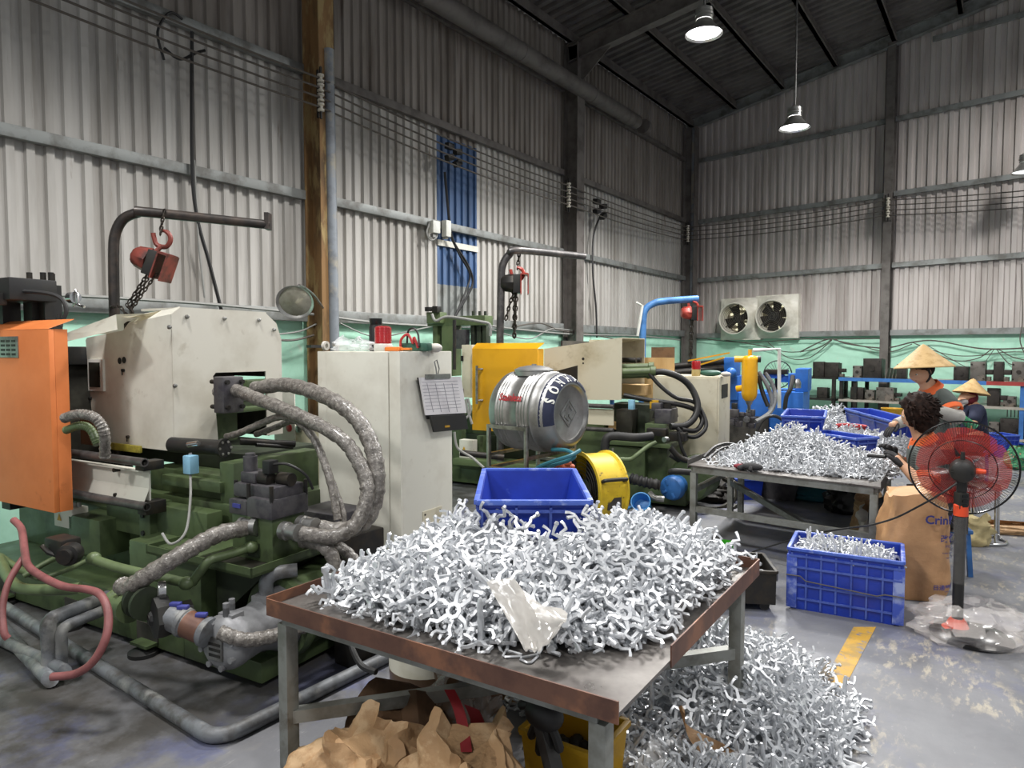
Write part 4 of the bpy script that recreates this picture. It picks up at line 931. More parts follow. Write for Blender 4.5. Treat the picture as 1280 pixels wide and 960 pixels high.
# ================================================================== CASTINGS
def ribbon(b, q, ws, th):                                           # a flat cast arm along q, square in section
    rings = []
    for i, p in enumerate(q):
        t = (q[min(i + 1, len(q) - 1)] - q[max(i - 1, 0)]).normalized(); sd = V((-t.y, t.x, 0)).normalized() * ws[i] / 2; h = V((0, 0, th / 2))
        rings.append([b.b.verts.new(c) for c in (p + sd + h, p - sd + h, p - sd - h, p + sd - h)])
    for A, C in zip(rings, rings[1:]):
        for k in range(4): b.b.faces.new((A[k], A[(k + 1) % 4], C[(k + 1) % 4], C[k]))
    b.b.faces.new(rings[-1])
def casting_mesh(kind, rnd):
    b = B(); r = random.Random(rnd); s = .85
    if kind in 'AB':
        n = 8; rings = []
        for rad, z in ((.0125, .006), (.024, .006), (.025, -.006), (.0125, -.006)):
            rings.append([b.b.verts.new((rad * math.cos(2 * math.pi * k / n), rad * math.sin(2 * math.pi * k / n), z)) for k in range(n)])
        for i in range(4):
            A, C = rings[i], rings[(i + 1) % 4]
            for k in range(n): b.b.faces.new((A[k], A[(k + 1) % n], C[(k + 1) % n], C[k]))
        na = 6
        for j in range(na):
            th = 2 * math.pi * j / na + r.uniform(-.12, .12); q = []
            bend = (-1) ** j * r.uniform(.25, .5); L_ = r.uniform(.9, 1.08)
            for k, (rad, off, z) in enumerate(((.022, 0, 0), (.05, .0, .001), (.066, bend * .034, .003 * (kind == 'B')), (.079, bend * .010, .007 * (kind == 'B')), (.088, -bend * .016, .004))):
                c, s_ = math.cos(th), math.sin(th); rad *= L_
                q.append(V((c * rad - s_ * off, s_ * rad + c * off, z)))
            ribbon(b, q, (.0125, .0095, .0085, .008, .0095), .0075)
            if j % 2 == 0: b.tube([q[-1] + V((0, 0, -.004)), q[-1] + V((0, 0, .008))], [.0075, .006], 5)
        if kind == 'A': b.tube([(0, 0, -.004), (0, 0, -.05), (.002, .001, -.1), (.003, .001, -.112)], [.010, .0092, .008, .005], 7)
    elif kind == 'C':                                               # a loose rod with a collar
        b.tube([(0, 0, -.06), (0, 0, -.052), (0, 0, .045), (0, 0, .05), (0, 0, .066)], [.007, .011, .0105, .015, .013], 7)
    else:                                                          # a small three-cornered loop
        q = [V((.03 * math.cos(a), .024 * math.sin(a), 0)) for a in (.2, 2.1, 2.5, 3.8, 4.2, 6.0)]; b.tube(q, .0042, 5, closed=True)
    bmesh.ops.recalc_face_normals(b.b, faces=b.b.faces)
    me = bpy.data.meshes.new('casting'); b.b.to_mesh(me); b.b.free()
    me.polygons.foreach_set('use_smooth', [True] * len(me.polygons)); me.set_sharp_from_angle(angle=R(50))
    me.materials.append(MATS['alu']); return me
CM = [casting_mesh('A', 1), casting_mesh('A', 2), casting_mesh('B', 3), casting_mesh('B', 4), casting_mesh('C', 5), casting_mesh('D', 6)]
CV = []
for me in CM:
    co = np.empty(len(me.vertices) * 3); me.vertices.foreach_get('co', co); CV.append((co.reshape(-1, 3), [tuple(p.vertices) for p in me.polygons]))
CAND = []                                                          # candidates to stand as objects of their own
REST = {}
def rand_rot(r, flat, kd=0):
    ax = Quaternion((r.gauss(0, 1), r.gauss(0, 1), r.gauss(0, 1), r.gauss(0, 1))).normalized()
    d = V((.25 + r.gauss(0, .45), -.55 + r.gauss(0, .45), .75 + r.gauss(0, .3)))     # hub side out, towards the open front of the heap
    if kd == 4: return ax
    e = d.to_track_quat('Z', 'Y') @ Quaternion((0, 0, 1), r.uniform(0, 6.28))
    return (e if r.random() < flat else ax)
def heap(key, fn, inside, box, n, layers, seed, sc=1.0, flat=.5, kinds=(0, 1, 2, 2, 3, 3, 4, 5), show=1.0, floor_=None, stars=0):
    r = random.Random(seed); x0, x1, y0, y1 = box; L_ = []
    for lay in layers:
        k = 0; tries = 0
        while k < n and tries < n * 30:
            tries += 1; x, y = r.uniform(x0, x1), r.uniform(y0, y1)
            if not inside(x, y): continue
            z0, h = fn(x, y)
            if h < .004 and r.random() > .15: continue
            z = z0 + max(.02 * sc, h * lay - .012 * sc) + r.uniform(-.012, .012) * sc
            p = V((x, y, z)); kd = r.choice(kinds); q = rand_rot(r, flat if h > .06 else .9, kd)
            s_ = sc * r.uniform(.9, 1.12)
            if h < .07 and kd in (0, 1): q = Euler((math.pi * (r.random() < .4), r.gauss(0, .2), r.uniform(0, 6))).to_quaternion() if r.random() < .5 else Euler((math.pi / 2, r.uniform(0, 6), 0), 'YXZ').to_quaternion()
            if floor_ is not None and kd in (0, 1) and h < .1: q = Euler((math.pi, r.gauss(0, .15), r.uniform(0, 6))).to_quaternion()
            M_ = Matrix.LocRotScale(p, q, (s_, s_, s_)); L_.append((key, kd, M_))
            if lay == max(layers): CAND.append((show / (p - EY).length * s_ * (1.0 if kd < 4 else .7), len(L_) - 1, key))
            k += 1
    k = tries = 0; done_ = []
    while k < stars and tries < 4000:                              # whole stars lying on top of the heap
        tries += 1; x, y = r.uniform(x0, x1), r.uniform(y0, y1)
        if not inside(x, y): continue
        z0, h = fn(x, y)
        if h < .05 or any((x - a) ** 2 + (y - b) ** 2 < .012 * sc for a, b in done_): continue
        done_.append((x, y)); e = .03; hx_ = (fn(x + e, y)[1] - fn(x - e, y)[1]) / (2 * e); hy_ = (fn(x, y + e)[1] - fn(x, y - e)[1]) / (2 * e)
        d = V((-hx_ + .15 + r.gauss(0, .22), -hy_ - .35 + r.gauss(0, .22), 1)); q = d.to_track_quat('Z', 'Y') @ Quaternion((0, 0, 1), r.uniform(0, 6.28)); s_ = sc * r.uniform(1.0, 1.12)
        M_ = Matrix.LocRotScale(V((x, y, z0 + h + .022 * sc)), q, (s_, s_, s_)); L_.append((key, r.choice((0, 1, 2, 3)), M_)); CAND.append((show / (M_.translation - EY).length * s_ * 1.4, len(L_) - 1, key)); k += 1
    REST[key] = L_
def mound(name, fn, inside, box, mat, label, cat, step=.03, f=.78):
    x0, x1, y0, y1 = box; b = B(); nx = int((x1 - x0) / step) + 1; ny = int((y1 - y0) / step) + 1; rows = []
    for j in range(ny + 1):
        row = []
        for i in range(nx + 1):
            x, y = x0 + (x1 - x0) * i / nx, y0 + (y1 - y0) * j / ny; z0, h = fn(x, y)
            h = h if inside(x, y) else 0
            row.append(V((x, y, z0 + max(0, h * f - .02 + (.006 if h > .03 else 0) * math.sin(37 * x) * math.sin(41 * y)))))
        rows.append(row)
    return rows
def sstep(a, b_, x): t = min(1, max(0, (x - a) / (b_ - a))); return t * t * (3 - 2 * t)
def bump_(x, y, seed=0.0): return math.sin(9.1 * x + seed) * math.sin(8.3 * y + 1.3 * seed) * .5 + math.sin(17 * x - 3 * seed) * math.sin(15.5 * y + seed) * .3

# ---- near work table
TZ = .69
wt = thing('work_table', 'near steel work table with rust brown rim heaped with castings', 'table', (-1.45, 2.1, 0))
TL, TF, TR, TBL = V((-2.1, 1.4, 0)), V((-.765, 1.5, 0)), V((-.815, 2.84, 0)), V((-2.14, 2.84, 0))
def up_(p, z): return V((p.x, p.y, z))
B().prism([up_(p, TZ - .012) for p in (TL, TF, TR, TBL)], (0, 0, .012)).done('table_top', 'table_top', wt, W=True)
def rim(p, q, z0=TZ - .022, z1=TZ + .045): return B().prism([up_(p, z0), up_(q, z0), up_(q, z1), up_(p, z1)], (q - p).normalized().cross(V((0, 0, 1))) * .005)
rim(TL, TF, TZ - .03, TZ + .03).done('rim_plate', 'table_lip', wt, W=True)
rim(TF.lerp(TR, .26), TR).done('rim_plate', 'table_lip', wt, W=True)
rim(TR, TBL).done('rim_plate', 'table_lip', wt, W=True)
rim(TBL, TL, TZ - .01, TZ + .035).done('rim_plate', 'table_lip', wt, W=True)
LG = [V((-2.055, 1.45, 0)), V((-.84, 1.545, 0)), V((-.865, 2.73, 0)), V((-2.07, 2.76, 0))]
for p in LG: B().bx(p.x - .025, p.x + .025, p.y - .025, p.y + .025, 0, TZ - .062, .003).done('leg', 'table_leg', wt, W=True)
for k in range(4): B().bar(up_(LG[k], TZ - .038), up_(LG[(k + 1) % 4], TZ - .038), .05, .048).done('apron_rail', 'table_leg', wt, W=True)
B().bar(up_(LG[0], .285), up_(LG[2], .37), .04, .046).done('diagonal_rail', 'table_leg', wt, W=True)

B().bar(at(676, 896, 2.25), V((at(722, 985, 2.1).x, at(722, 985, 2.1).y, .0)), .045).done('brace', 'steel_dark', wt, W=True)

NB = (-2.06, -.84, 1.46, 2.8)
def near_in(x, y):
    yf = 1.52 + max(0, x + 1.3) * .75
    return -2.0 < x < -.9 and yf + .05 < y < 2.75
def near_h(x, y):
    yf = 1.50 + max(0, x + 1.3) * .75
    h = .215 * (.35 * sstep(0, .1, y - yf) + .65 * sstep(0, .6, y - yf)) * sstep(-2.10, -1.72, x) * (.4 + .6 * sstep(-.82, -1.1, x))
    h *= 1 - .45 * sstep(2.3, 2.8, y)
    h += .05 * math.exp(-((x + 1.86) ** 2 + (y - 2.25) ** 2) / .02) + .035 * math.exp(-((x + 1.25) ** 2 + (y - 2.15) ** 2) / .03) + .05 * math.exp(-((x + 1.62) ** 2 + (y - 1.75) ** 2) / .03)
    ccx, ccy = x + 1.68, y - 2.47                                 # hollow under the crate
    h = min(h, .09) if abs(ccx) < .42 and abs(ccy) < .42 and (x > -1.95) and y > 2.0 + max(0, -(x + 1.62)) * .9 else h
    return TZ, max(0, h + .018 * bump_(x, y) * (h > .08))
heap('near', near_h, near_in, NB, 560, (.4, .7, 1.0), 3, flat=.75, sc=1.1, stars=70)
t = thing('castings_core', 'lower layers of castings packed inside the heap on the near table', 'castings heap', (0, 0, 0))
core = B().grid(mound('c', near_h, near_in, NB, 'alu', '', '')); bpy.data.objects.remove(t)
CORES = {'near': core}

# ---- floor heap under and right of the near table
def fh(x, y):
    h = .30 * math.exp(-(((x + 1.05) / .36) ** 2 + ((y - 3.0) / .42) ** 2)) + .17 * math.exp(-(((x + 1.5) / .4) ** 2 + ((y - 2.6) / .3) ** 2)) + .13 * math.exp(-(((x + .78) / .2) ** 2 + ((y - 2.75) / .3) ** 2))
    return 0, max(0, h - .02 + .012 * bump_(x * 1.2, y * 1.2, 2) * (h > .05))
FB = (-2.0, -.3, 2.2, 3.75)
heap('floor', fh, lambda x, y: fh(x, y)[1] > .002 and not (x < -1.5 and y < 2.4), FB, 480, (.5, 1.0), 5, flat=.75, show=1.0, sc=1.08, stars=45)
CORES['floor'] = B().grid(mound('c', fh, lambda x, y: True, FB, 'alu', '', '', .04))

# ---- blue crates
def crate(label, corners, z1, h, taper=.03, group=None, mat='crate_blue', th=.012, solid=True, name='crate'):
    FL, FR, BR, BL = corners                                       # rim corners on the ground plan
    c = (FL + FR + BR + BL) / 4; u = ((FR - FL) + (BR - BL)); a = math.atan2(u.y, u.x)
    wd = ((FR - FL).length + (BR - BL).length) / 2; v = V((-math.sin(a), math.cos(a), 0)); dp = abs(((BL - FL) + (BR - FR)).dot(v)) / 2
    t = thing(name, label, 'crate', (c.x, c.y, z1 - h), a, group); t['w'], t['d'], t['h'] = wd, dp, h
    b = B(); hw, hd = wd / 2, dp / 2
    def ring(i, z, k=0.0): x, y = hw - i - taper * (1 - z / h), hd - i - taper * (1 - z / h); return [(-x, -y, z), (x, -y, z), (x, y, z), (-x, y, z)]
    rs = [ring(0.012, 0), ring(.012, h), ring(.012 + th, h), ring(.012 + th, .012)]
    vs = [[b.b.verts.new(p) for p in r_] for r_ in rs]
    for A, C in zip(vs, vs[1:]):
        for k in range(4): b.b.faces.new((A[k], A[(k + 1) % 4], C[(k + 1) % 4], C[k]))
    b.b.faces.new(vs[0]); b.b.faces.new(vs[-1]); b.done('body', mat, t, ang=30)
    b = B(); r0, r1 = ring(0, h, 0), ring(.02, h)
    for k in range(4):
        p, q = V(r0[k]), V(r0[(k + 1) % 4]); n_ = V((p + q)).normalized() * 0
        b.bar(p.lerp(V(r1[k]), .5), q.lerp(V(r1[(k + 1) % 4]), .5), .022, .02, .004)
    b.done('rim', 'crate_rim', t)
    return t, hw, hd
def ribs(t, hw, hd, h, n, m, bands, taper=.03):
    for sx in (-1, 1):                                             # long sides
        for k in range(n):
            x = -hw + .03 + (2 * hw - .06) * k / (n - 1)
            B().bar((x, sx * (hd - taper - .008), .01), (x, sx * (hd - .010), h - .02), .010, .010).done('rib', 'crate_edge', t)
        for z in bands: y = hd - .008 - taper * (1 - z / h); B().bx(-hw + taper, hw - taper, sx * y - .006, sx * y + .006, z - .006, z + .006).done('band', 'crate_edge', t)
        for k in range(m):
            y = -hd + .03 + (2 * hd - .06) * k / (m - 1)
            B().bar((sx * (hw - taper - .008), y, .01), (sx * (hw - .010), y, h - .02), .010, .010).done('rib', 'crate_edge', t)
        for z in bands: x = hw - .008 - taper * (1 - z / h); B().bx(sx * x - .006, sx * x + .006, -hd + taper, hd - taper, z - .006, z + .006).done('band', 'crate_edge', t)
cs = [oz(611, 632, 1.01), oz(752, 632, 1.01), oz(712, 590, 1.01), oz(588, 590, 1.01)]
t, hw, hd = crate('empty shallow blue crate resting on the castings of the near table', cs, 1.02, .15, .03)
ribs(t, hw, hd, .15, 4, 5, (.115,))
for sx in (-1, 1): B().bx(sx * (hw - .012), sx * (hw + .001), -.1, .1, .04, .1, .005).done('handle_panel', 'crate_blue', t)
# blue lattice crate on the floor, full of castings
cs = [oz(982, 684, .38), oz(1128, 704, .38), oz(1134, 680, .38), oz(996, 664, .38)]
bt, hw, hd = crate('tall ribbed blue crate on the floor filled with castings', cs, .375, .375, .012, th=.01)
ribs(bt, hw, hd, .375, 8, 5, (.07, .155, .265, .335), .012)
for sx in (-1, 1):
    for sy in (-1, 1): B().bx(sx * (hw - .06) - .0 if sx > 0 else -hw, hw if sx > 0 else -(hw - .06), sy * (hd - .012) - .006, sy * (hd - .012) + .006, .01, .34, .005).done('corner_post', 'crate_scuff', bt)
b = B()
b.tube([(-hw + .0, -hd - .004, .215), (-hw + .08, -hd - .004, .215), (-hw + .11, -hd - .004, .19), (hw - .14, -hd - .004, .165), (hw - .1, -hd - .004, .18), (hw, -hd - .004, .18)], .004, 5); b.done('tie_wire', 'wire', bt)
bc = V(bt.location); ba_ = bt.rotation_euler.z
def loc2(x, y): q = V((x, y, 0)) - V((bc.x, bc.y, 0)); return q.x * math.cos(ba_) + q.y * math.sin(ba_), -q.x * math.sin(ba_) + q.y * math.cos(ba_)
def ch(x, y):
    u_, v_ = loc2(x, y); h = .075 * math.exp(-((u_ + .12) / .16) ** 2) + .05 * math.exp(-((u_ - .12) / .12) ** 2) + .02 * math.exp(-((u_ + .22) / .06) ** 2)
    return .30, max(.01, h * (1 - (v_ / .25) ** 2))
def cin(x, y): u_, v_ = loc2(x, y); return abs(u_) < hw - .075 and abs(v_) < hd - .075
heap('crate', ch, cin, (bc.x - .5, bc.x + .5, bc.y - .4, bc.y + .4), 95, (.3, 1.0), 8, sc=.8, flat=.3, kinds=(0, 1, 2, 3, 2, 3, 5))

# ---- film bag lying on the heap
f0 = [at(608, 728, 2.02), at(640, 723, 2.1), at(668, 750, 2.06), at(710, 765, 2.02)]; f1 = [at(622, 752, 1.99), at(648, 752, 2.05), at(676, 770, 1.97), at(708, 775, 1.98)]
f2 = [at(648, 798, 1.93), at(662, 795, 1.95), at(676, 790, 1.94), at(702, 782, 1.96)]; f3 = [at(655, 812, 1.91), at(668, 814, 1.90), at(675, 813, 1.90), at(690, 800, 1.93)]
rows = [sm([V(p) for p in r_], 4) for r_ in (f0, f1, f2, f3)]
cols = list(zip(*rows)); cols = [sm(c, 4) for c in cols]
for i, c in enumerate(cols):
    for j, p in enumerate(c): p += V((0, 0, .006 * math.sin(i * 1.9) * math.cos(j * 1.3)))
tag(B().grid(cols, .0015).done('plastic_bag', 'film_milky'), 'flat milky plastic bag lying on the heap of castings', 'bag')

# loops and a rod lying apart on the bare front of the table
for px, py, a in ((640, 818, .4), (662, 823, 1.4), (735, 806, 2.6), (607, 802, .9)):
    q = oz(px, py, TZ + .004); o = bpy.data.objects.new('wire_loop', CM[5]); COL.objects.link(o); o.location = q; o.rotation_euler = (0, 0, a)
    tag(o, 'small three cornered aluminium loop lying apart at the front of the near table', 'loop', 'loose loops on the near table')
q = oz(410, 752, TZ); o = bpy.data.objects.new('casting_rod', CM[4]); COL.objects.link(o); o.location = q + V((0, 0, .062)); o.rotation_euler = (.1, -.12, 0)
tag(o, 'single aluminium rod standing upright at the left end of the near table', 'rod')

# ---- black trolley tray behind the table
cs = [oz(836, 711, .25), oz(965, 716, .25), oz(963, 693, .25), oz(850, 688, .25)]
tt, hw, hd = crate('low black steel trolley box behind the near table holding castings', cs, .25, .2, .0, mat='iron_dark', th=.004, name='trolley_box')
tt.children[1].data.materials[0] = MATS['iron_dark']
for sx in (-1, 1):
    for sy in (-1, 1): B().cyl((sx * (hw - .07), sy * (hd - .06) - .015, -.02), (sx * (hw - .07), sy * (hd - .06) + .015, -.02), .03, seg=14).done('caster_wheel', 'rubber', tt)
B().tube([(hw, -.03, .16), (hw + .03, -.03, .15), (hw + .03, -.03, .1), (hw, -.03, .09)], .006).done('pull_handle', 'steel', tt)
tc_ = V(tt.location); ta = tt.rotation_euler.z
def tl2(x, y): q = V((x, y, 0)) - V((tc_.x, tc_.y, 0)); return q.x * math.cos(ta) + q.y * math.sin(ta), -q.x * math.sin(ta) + q.y * math.cos(ta)
heap('trolley', lambda x, y: (.2, .02 + .03 * math.exp(-((tl2(x, y)[0] + .05) / .2) ** 2)), lambda x, y: abs(tl2(x, y)[0]) < hw - .08 and abs(tl2(x, y)[1]) < hd - .08, (tc_.x - .5, tc_.x + .5, tc_.y - .5, tc_.y + .5), 50, (.4, 1.0), 9, sc=.8, flat=.4)
p = oz(908, 691, 0); tag(B().lathe([(.0, 0), (.066, 0), (.068, .004), (.068, .07), (.072, .074), (.072, .085), (.06, .085), (.058, .01), (.0, .01)], p, seg=24).done('plastic_tub', 'lime'), 'bright green plastic tub on the floor behind the black trolley', 'tub')
p = oz(852, 686, 0); t = thing('battery_charger', 'small red tool box with black leads on the floor by the far table leg', 'charger', p, .4)
B().bx(-.09, .09, -.06, .06, 0, .07, .015).done('case', 'red_plastic', t); B().bx(.02, .1, .0, .1, .05, .15, .01).done('meter', 'green_dark', t)
B().tube(sm([(-.05, 0, .07), (-.06, 0, .13), (0, .02, .16), (.06, .03, .12)], 5), .008).done('lead', 'wire_black', t); B().tube(sm([(.05, .05, .15), (-.1, .1, .19), (-.3, .05, .12), (-.5, .0, .02)], 6), .008).done('lead', 'wire_black', t); B().cyl((-.03, 0, .07), (-.03, 0, .1), .012).done('red_clip', 'red_print', t)

# ================================================================== UNDER THE NEAR TABLE
def sackmesh(b, base, sx, sy, h, rz, seed, crush=.0, lean=(0, 0), top=.6, rough=.02, nz=14, na=30, power=2.6):
    r = random.Random(seed); ph = [r.uniform(0, 6.28) for _ in range(8)]; rows = []
    for j in range(nz + 1):
        t_ = j / nz; z = h * t_; k = (1 - .12 * (1 - min(1, t_ * 6)) ** 2) * (1 - (1 - top) * max(0, t_ - .55) / .45)
        row = []
        for i in range(na):
            th = 2 * math.pi * i / na; c, s_ = math.cos(th), math.sin(th); e = 2 / power
            x = sx * math.copysign(abs(c) ** e, c); y = sy * math.copysign(abs(s_) ** e, s_)
            w_ = rough * (math.sin(3 * th + ph[0] + 5 * t_) + .8 * math.sin(7 * th + ph[1] - 9 * t_) + .6 * math.sin(12 * t_ + ph[2] + 2 * th) + .45 * math.sin(13 * th + ph[3] + 15 * t_) + .4 * math.sin(23 * t_ + 5 * th + ph[4]) + .3 * math.sin(19 * th - 27 * t_ + ph[5]) + .25 * math.sin(31 * th + 11 * t_ + ph[6]))
            f = k * (1 + w_ / max(sx, sy) * (.4 + t_))
            zz = z + (crush * math.sin(2 * th + ph[5]) + crush * .5 * math.sin(5 * th + ph[6])) * t_ ** 3
            p = V((x * f + lean[0] * t_ * h, y * f + lean[1] * t_ * h, max(.002, zz))); row.append(p)
        rows.append(row)
    vs = [[b.b.verts.new(Matrix.Rotation(rz, 3, 'Z') @ p + V(base)) for p in r_] for r_ in rows]
    for A, C in zip(vs, vs[1:]):
        for k in range(na): b.b.faces.new((A[k], A[(k + 1) % na], C[(k + 1) % na], C[k]))
    b.b.faces.new(vs[0][::-1])
    return vs
def sack(name, label, base, sx, sy, h, rz, seed, mat, **kw):
    t = thing(name, label, 'sack', base, 0); b = B(); vs = sackmesh(b, (0, 0, 0), sx, sy, h, rz, seed, **kw)
    top = vs[-1]; c = sum((v.co for v in top), V()) / len(top)      # a sunken mouth
    ring = [b.b.verts.new(c + (v.co - c) * .72 + V((0, 0, -.07 * h))) for v in top]; n = len(top)
    for k in range(n): b.b.faces.new((top[k], top[(k + 1) % n], ring[(k + 1) % n], ring[k]))
    b.b.faces.new(ring); b.done('bag', mat, t, ang=52); return t
# three crumpled kraft sacks
p = V((-1.74, 1.46, 0)); s1 = sack('paper_sack', 'crumpled brown paper sack under the left side of the near table', p, .24, .2, .3, .3, 21, 'kraft', crush=.05, rough=.03, top=.55, lean=(.1, .1), na=80, nz=36)
b = B()
r_ = random.Random(3); rows = []
for j in range(7):
    rows.append([at(385 + 30 * i + 22 * j * .6, 940 - 14 * j + 10 * math.sin(i * 1.7 + j), 2.4 + .04 * j + .05 * math.sin(i * 2.1 + j * 1.4)) for i in range(6)])
b = B(); pk = [at(432, 905, 2.5), at(445, 870, 2.55), at(470, 850, 2.6), at(500, 860, 2.58), at(520, 866, 2.5), at(545, 868, 2.55)]
lo = [at(425, 945, 2.45), at(450, 930, 2.4), at(480, 925, 2.4), at(505, 925, 2.4), at(525, 922, 2.4), at(548, 925, 2.42)]
hi2 = [p + V((.02, .12, -.05)) for p in pk]
b.grid([sm(lo, 3), sm([p + V((0, 0, .012 * (-1) ** i)) for i, p in enumerate(pk)], 3), sm(hi2, 3)], .004); b.done('torn_flap', 'kraft_dark', s1, W=True)
p = V((-1.36, 1.56, 0)); s2 = sack('paper_sack', 'brown paper sack with a red stripe under the middle of the near table', p, .2, .16, .36, -.35, 33, 'kraft', crush=.07, rough=.026, top=.6, lean=(.0, .2), na=80, nz=36)
b = B(); st = [at(555, 862, 2.24), at(566, 885, 2.2), at(573, 915, 2.16), at(576, 940, 2.12)]; b.grid([[p, p + RT * .035] for p in sm(st, 4)], .003); b.done('red_stripe', 'red_print', s2, W=True)
b = B(); st = [at(580, 880, 2.26), at(588, 900, 2.24), at(590, 925, 2.2)]; b.grid([[p, p + RT * .05 - V((0, 0, .02))] for p in sm(st, 4)], .003); b.done('red_stripe', 'red_print', s2, W=True)
sack('paper_sack', 'small crumpled brown paper sack between two larger ones at the bottom edge', V((-1.56, 1.32, 0)), .17, .13, .2, .6, 45, 'kraft', crush=.05, rough=.03, top=.6, na=72, nz=28)
# milky drum with brown liquid
p = V((-2.16, 2.27, 0)); t = thing('plastic_drum', 'milky plastic drum half full of brown liquid under the near table', 'drum', p)
p0 = oz(510, 830, .3)
B().lathe([(.0, .004), (.15, 0), (.165, .02), (.17, .14), (.0, .14)], seg=32).done('liquid', 'drum_liquid', t)
B().lathe([(.17, .14), (.17, .4), (.165, .42), (.155, .43), (.155, .46), (.15, .46), (.15, .16), (.0, .16)], seg=32).done('wall', 'drum_milky', t)
b = B().bx(-1.9, -1.62, 2.42, 2.46, 0, .42); tag(b.done('carton_sheet', 'carton'), 'flat brown carton sheet standing behind the drum under the table', 'carton')
t = thing('plastic_bag', 'crumpled dark clear plastic bag stuffed beside the drum under the table', 'bag', V((-1.72, 2.02, 0)))
b = B(); sackmesh(b, (0, 0, 0), .13, .11, .38, .5, 61, crush=.05, rough=.03, top=.5); b.done('film', 'film_clear', t); b = B(); sackmesh(b, (0, 0, 0), .115, .1, .33, .5, 61, crush=.05, rough=.03, top=.6); b.done('contents', 'kraft_dark', t)
# yellow tub with dark pieces, glove over the brace
cs = [oz(600, 955, .28), oz(690, 962, .28), oz(700, 905, .28), oz(605, 908, .28)]
yt, hw, hd = crate('open yellow plastic crate under the near table holding dark lumps', [V((-1.38, 1.9, 0)), V((-1.06, 1.92, 0)), V((-1.06, 2.2, 0)), V((-1.38, 2.18, 0))], .25, .25, .02, mat='yellow_plastic')
yt.children[1].data.materials[0] = MATS['yellow_plastic']
b = B(); r_ = random.Random(2)
for k in range(40): b.ball((r_.uniform(-hw + .06, hw - .06), r_.uniform(-hd + .06, hd - .06), .12 + r_.uniform(0, .03)), .025, seg=8, rings=5)
b.done('dark_lumps', 'grime', yt, kind='stuff')
def glove(label, p, dirs, palm, mt, sc=1.0, up=V((0, 0, 1))):
    t = thing('work_glove', label, 'glove', p)
    b = B(); b.ball((0, 0, 0), .05 * sc, palm, 16, 10)
    for d, l_ in dirs: b.tube(sm([V(d) * .03 * sc, V(d) * (.03 + l_ * .5) * sc + up * .006, V(d) * (.03 + l_) * sc - up * .012], 4), [.014 * sc] * 8 + [.009 * sc], 8)
    b.done('hand', mt, t); return t
g = at(680, 893, 2.22); glove('black work glove hung over the dark brace under the near table', g, [((-.55, .2, -.8), .08), ((-.2, .1, -1), .09), ((.2, .0, -1), .085), ((.55, .0, -.8), .07), ((-.95, .0, .1), .06)], (1.25, .8, .9), 'wire_black', 1.15)
# torn brown paper and the open bag of castings at the bottom edge
b = B(); e1 = [at(848, 884, 2.62), at(858, 905, 2.6), at(880, 918, 2.57), at(905, 930, 2.55), at(925, 945, 2.5)]; e2 = [at(856, 888, 2.6), at(858, 915, 2.5), at(870, 935, 2.46), at(890, 950, 2.44), at(915, 960, 2.42)]
tag(B().grid([sm(e1, 4), sm([a_.lerp(c_, .5) + V((0, 0, .015 * (-1) ** i)) for i, (a_, c_) in enumerate(zip(e1, e2))], 4), sm(e2, 4)], .003).done('torn_paper', 'kraft'), 'torn piece of brown paper on the floor heap right of the table leg', 'paper')
def oh(x, y): return .03, max(0, .13 * math.exp(-(((x + .84) / .17) ** 2 + ((y - 2.26) / .15) ** 2)))
sack('mesh_sack', 'open clear bag spilling castings at the bottom edge of the photo', V((-.84, 2.26, 0)), .2, .17, .13, .2, 71, 'film_crumpled', rough=.02, top=.9)
heap('bag', oh, lambda x, y: math.hypot(x + .84, y - 2.26) < .19, (-1.1, -.6, 2.0, 2.5), 60, (.6, 1.0), 12, sc=.95, flat=.35)
# ================================================================== CREAM CONTROL CABINET BY THE NEAR MACHINE
P0 = oz(502, 786, 0); N = Frame(P0.x, P0.y, 5)
cb = thing('control_cabinet', 'tall cream control cabinet with a clipboard hanging on its side', 'cabinet', N.o, N.a)
CW, CD, CH = -N.onv(397, 500, 0).x, N.onu(565, 500, 0).y, 1.59
B().bx(-CW, 0, .02, CD, .08, CH, .006).done('body', 'cream', cb)
B().bx(-CW + .02, -.02, .04, CD - .02, 0, .08).done('plinth', 'iron_dark', cb)
B().bx(-CW + .075, -.085, 0, .02, .1, CH - .004, .003).done('door', 'cream', cb)
B().bx(-CW, -CW + .072, .004, .02, .08, CH, .002).done('side_post', 'cream', cb); B().bx(-.08, 0, .004, .02, .08, CH, .002).done('side_post', 'cream', cb)
q0, q1 = N.onu(528, 640, 0), N.onu(552, 700, 0)
b = B().bx(0, .004, q0.y, q1.y, q0.z - .3, q0.z); pl = b.done('cover_plate', 'cream_warm', cb)
for dy in (.02, q1.y - q0.y - .02): B().cyl((.004, q0.y + dy, q0.z - .02), (.008, q0.y + dy, q0.z - .02), .006, seg=8).done('plate_screw', 'iron_dark', pl)
q0, q1 = N.onu(519, 470, 0), N.onu(519, 540, 0)
def cs(px, py, off=.02): q = N.onu(px, py, off); return N.w(q.x, q.y, q.z)
ctop = lambda px, dv=.1: N.w(N.onv(px, 437, dv).x, dv, CH)
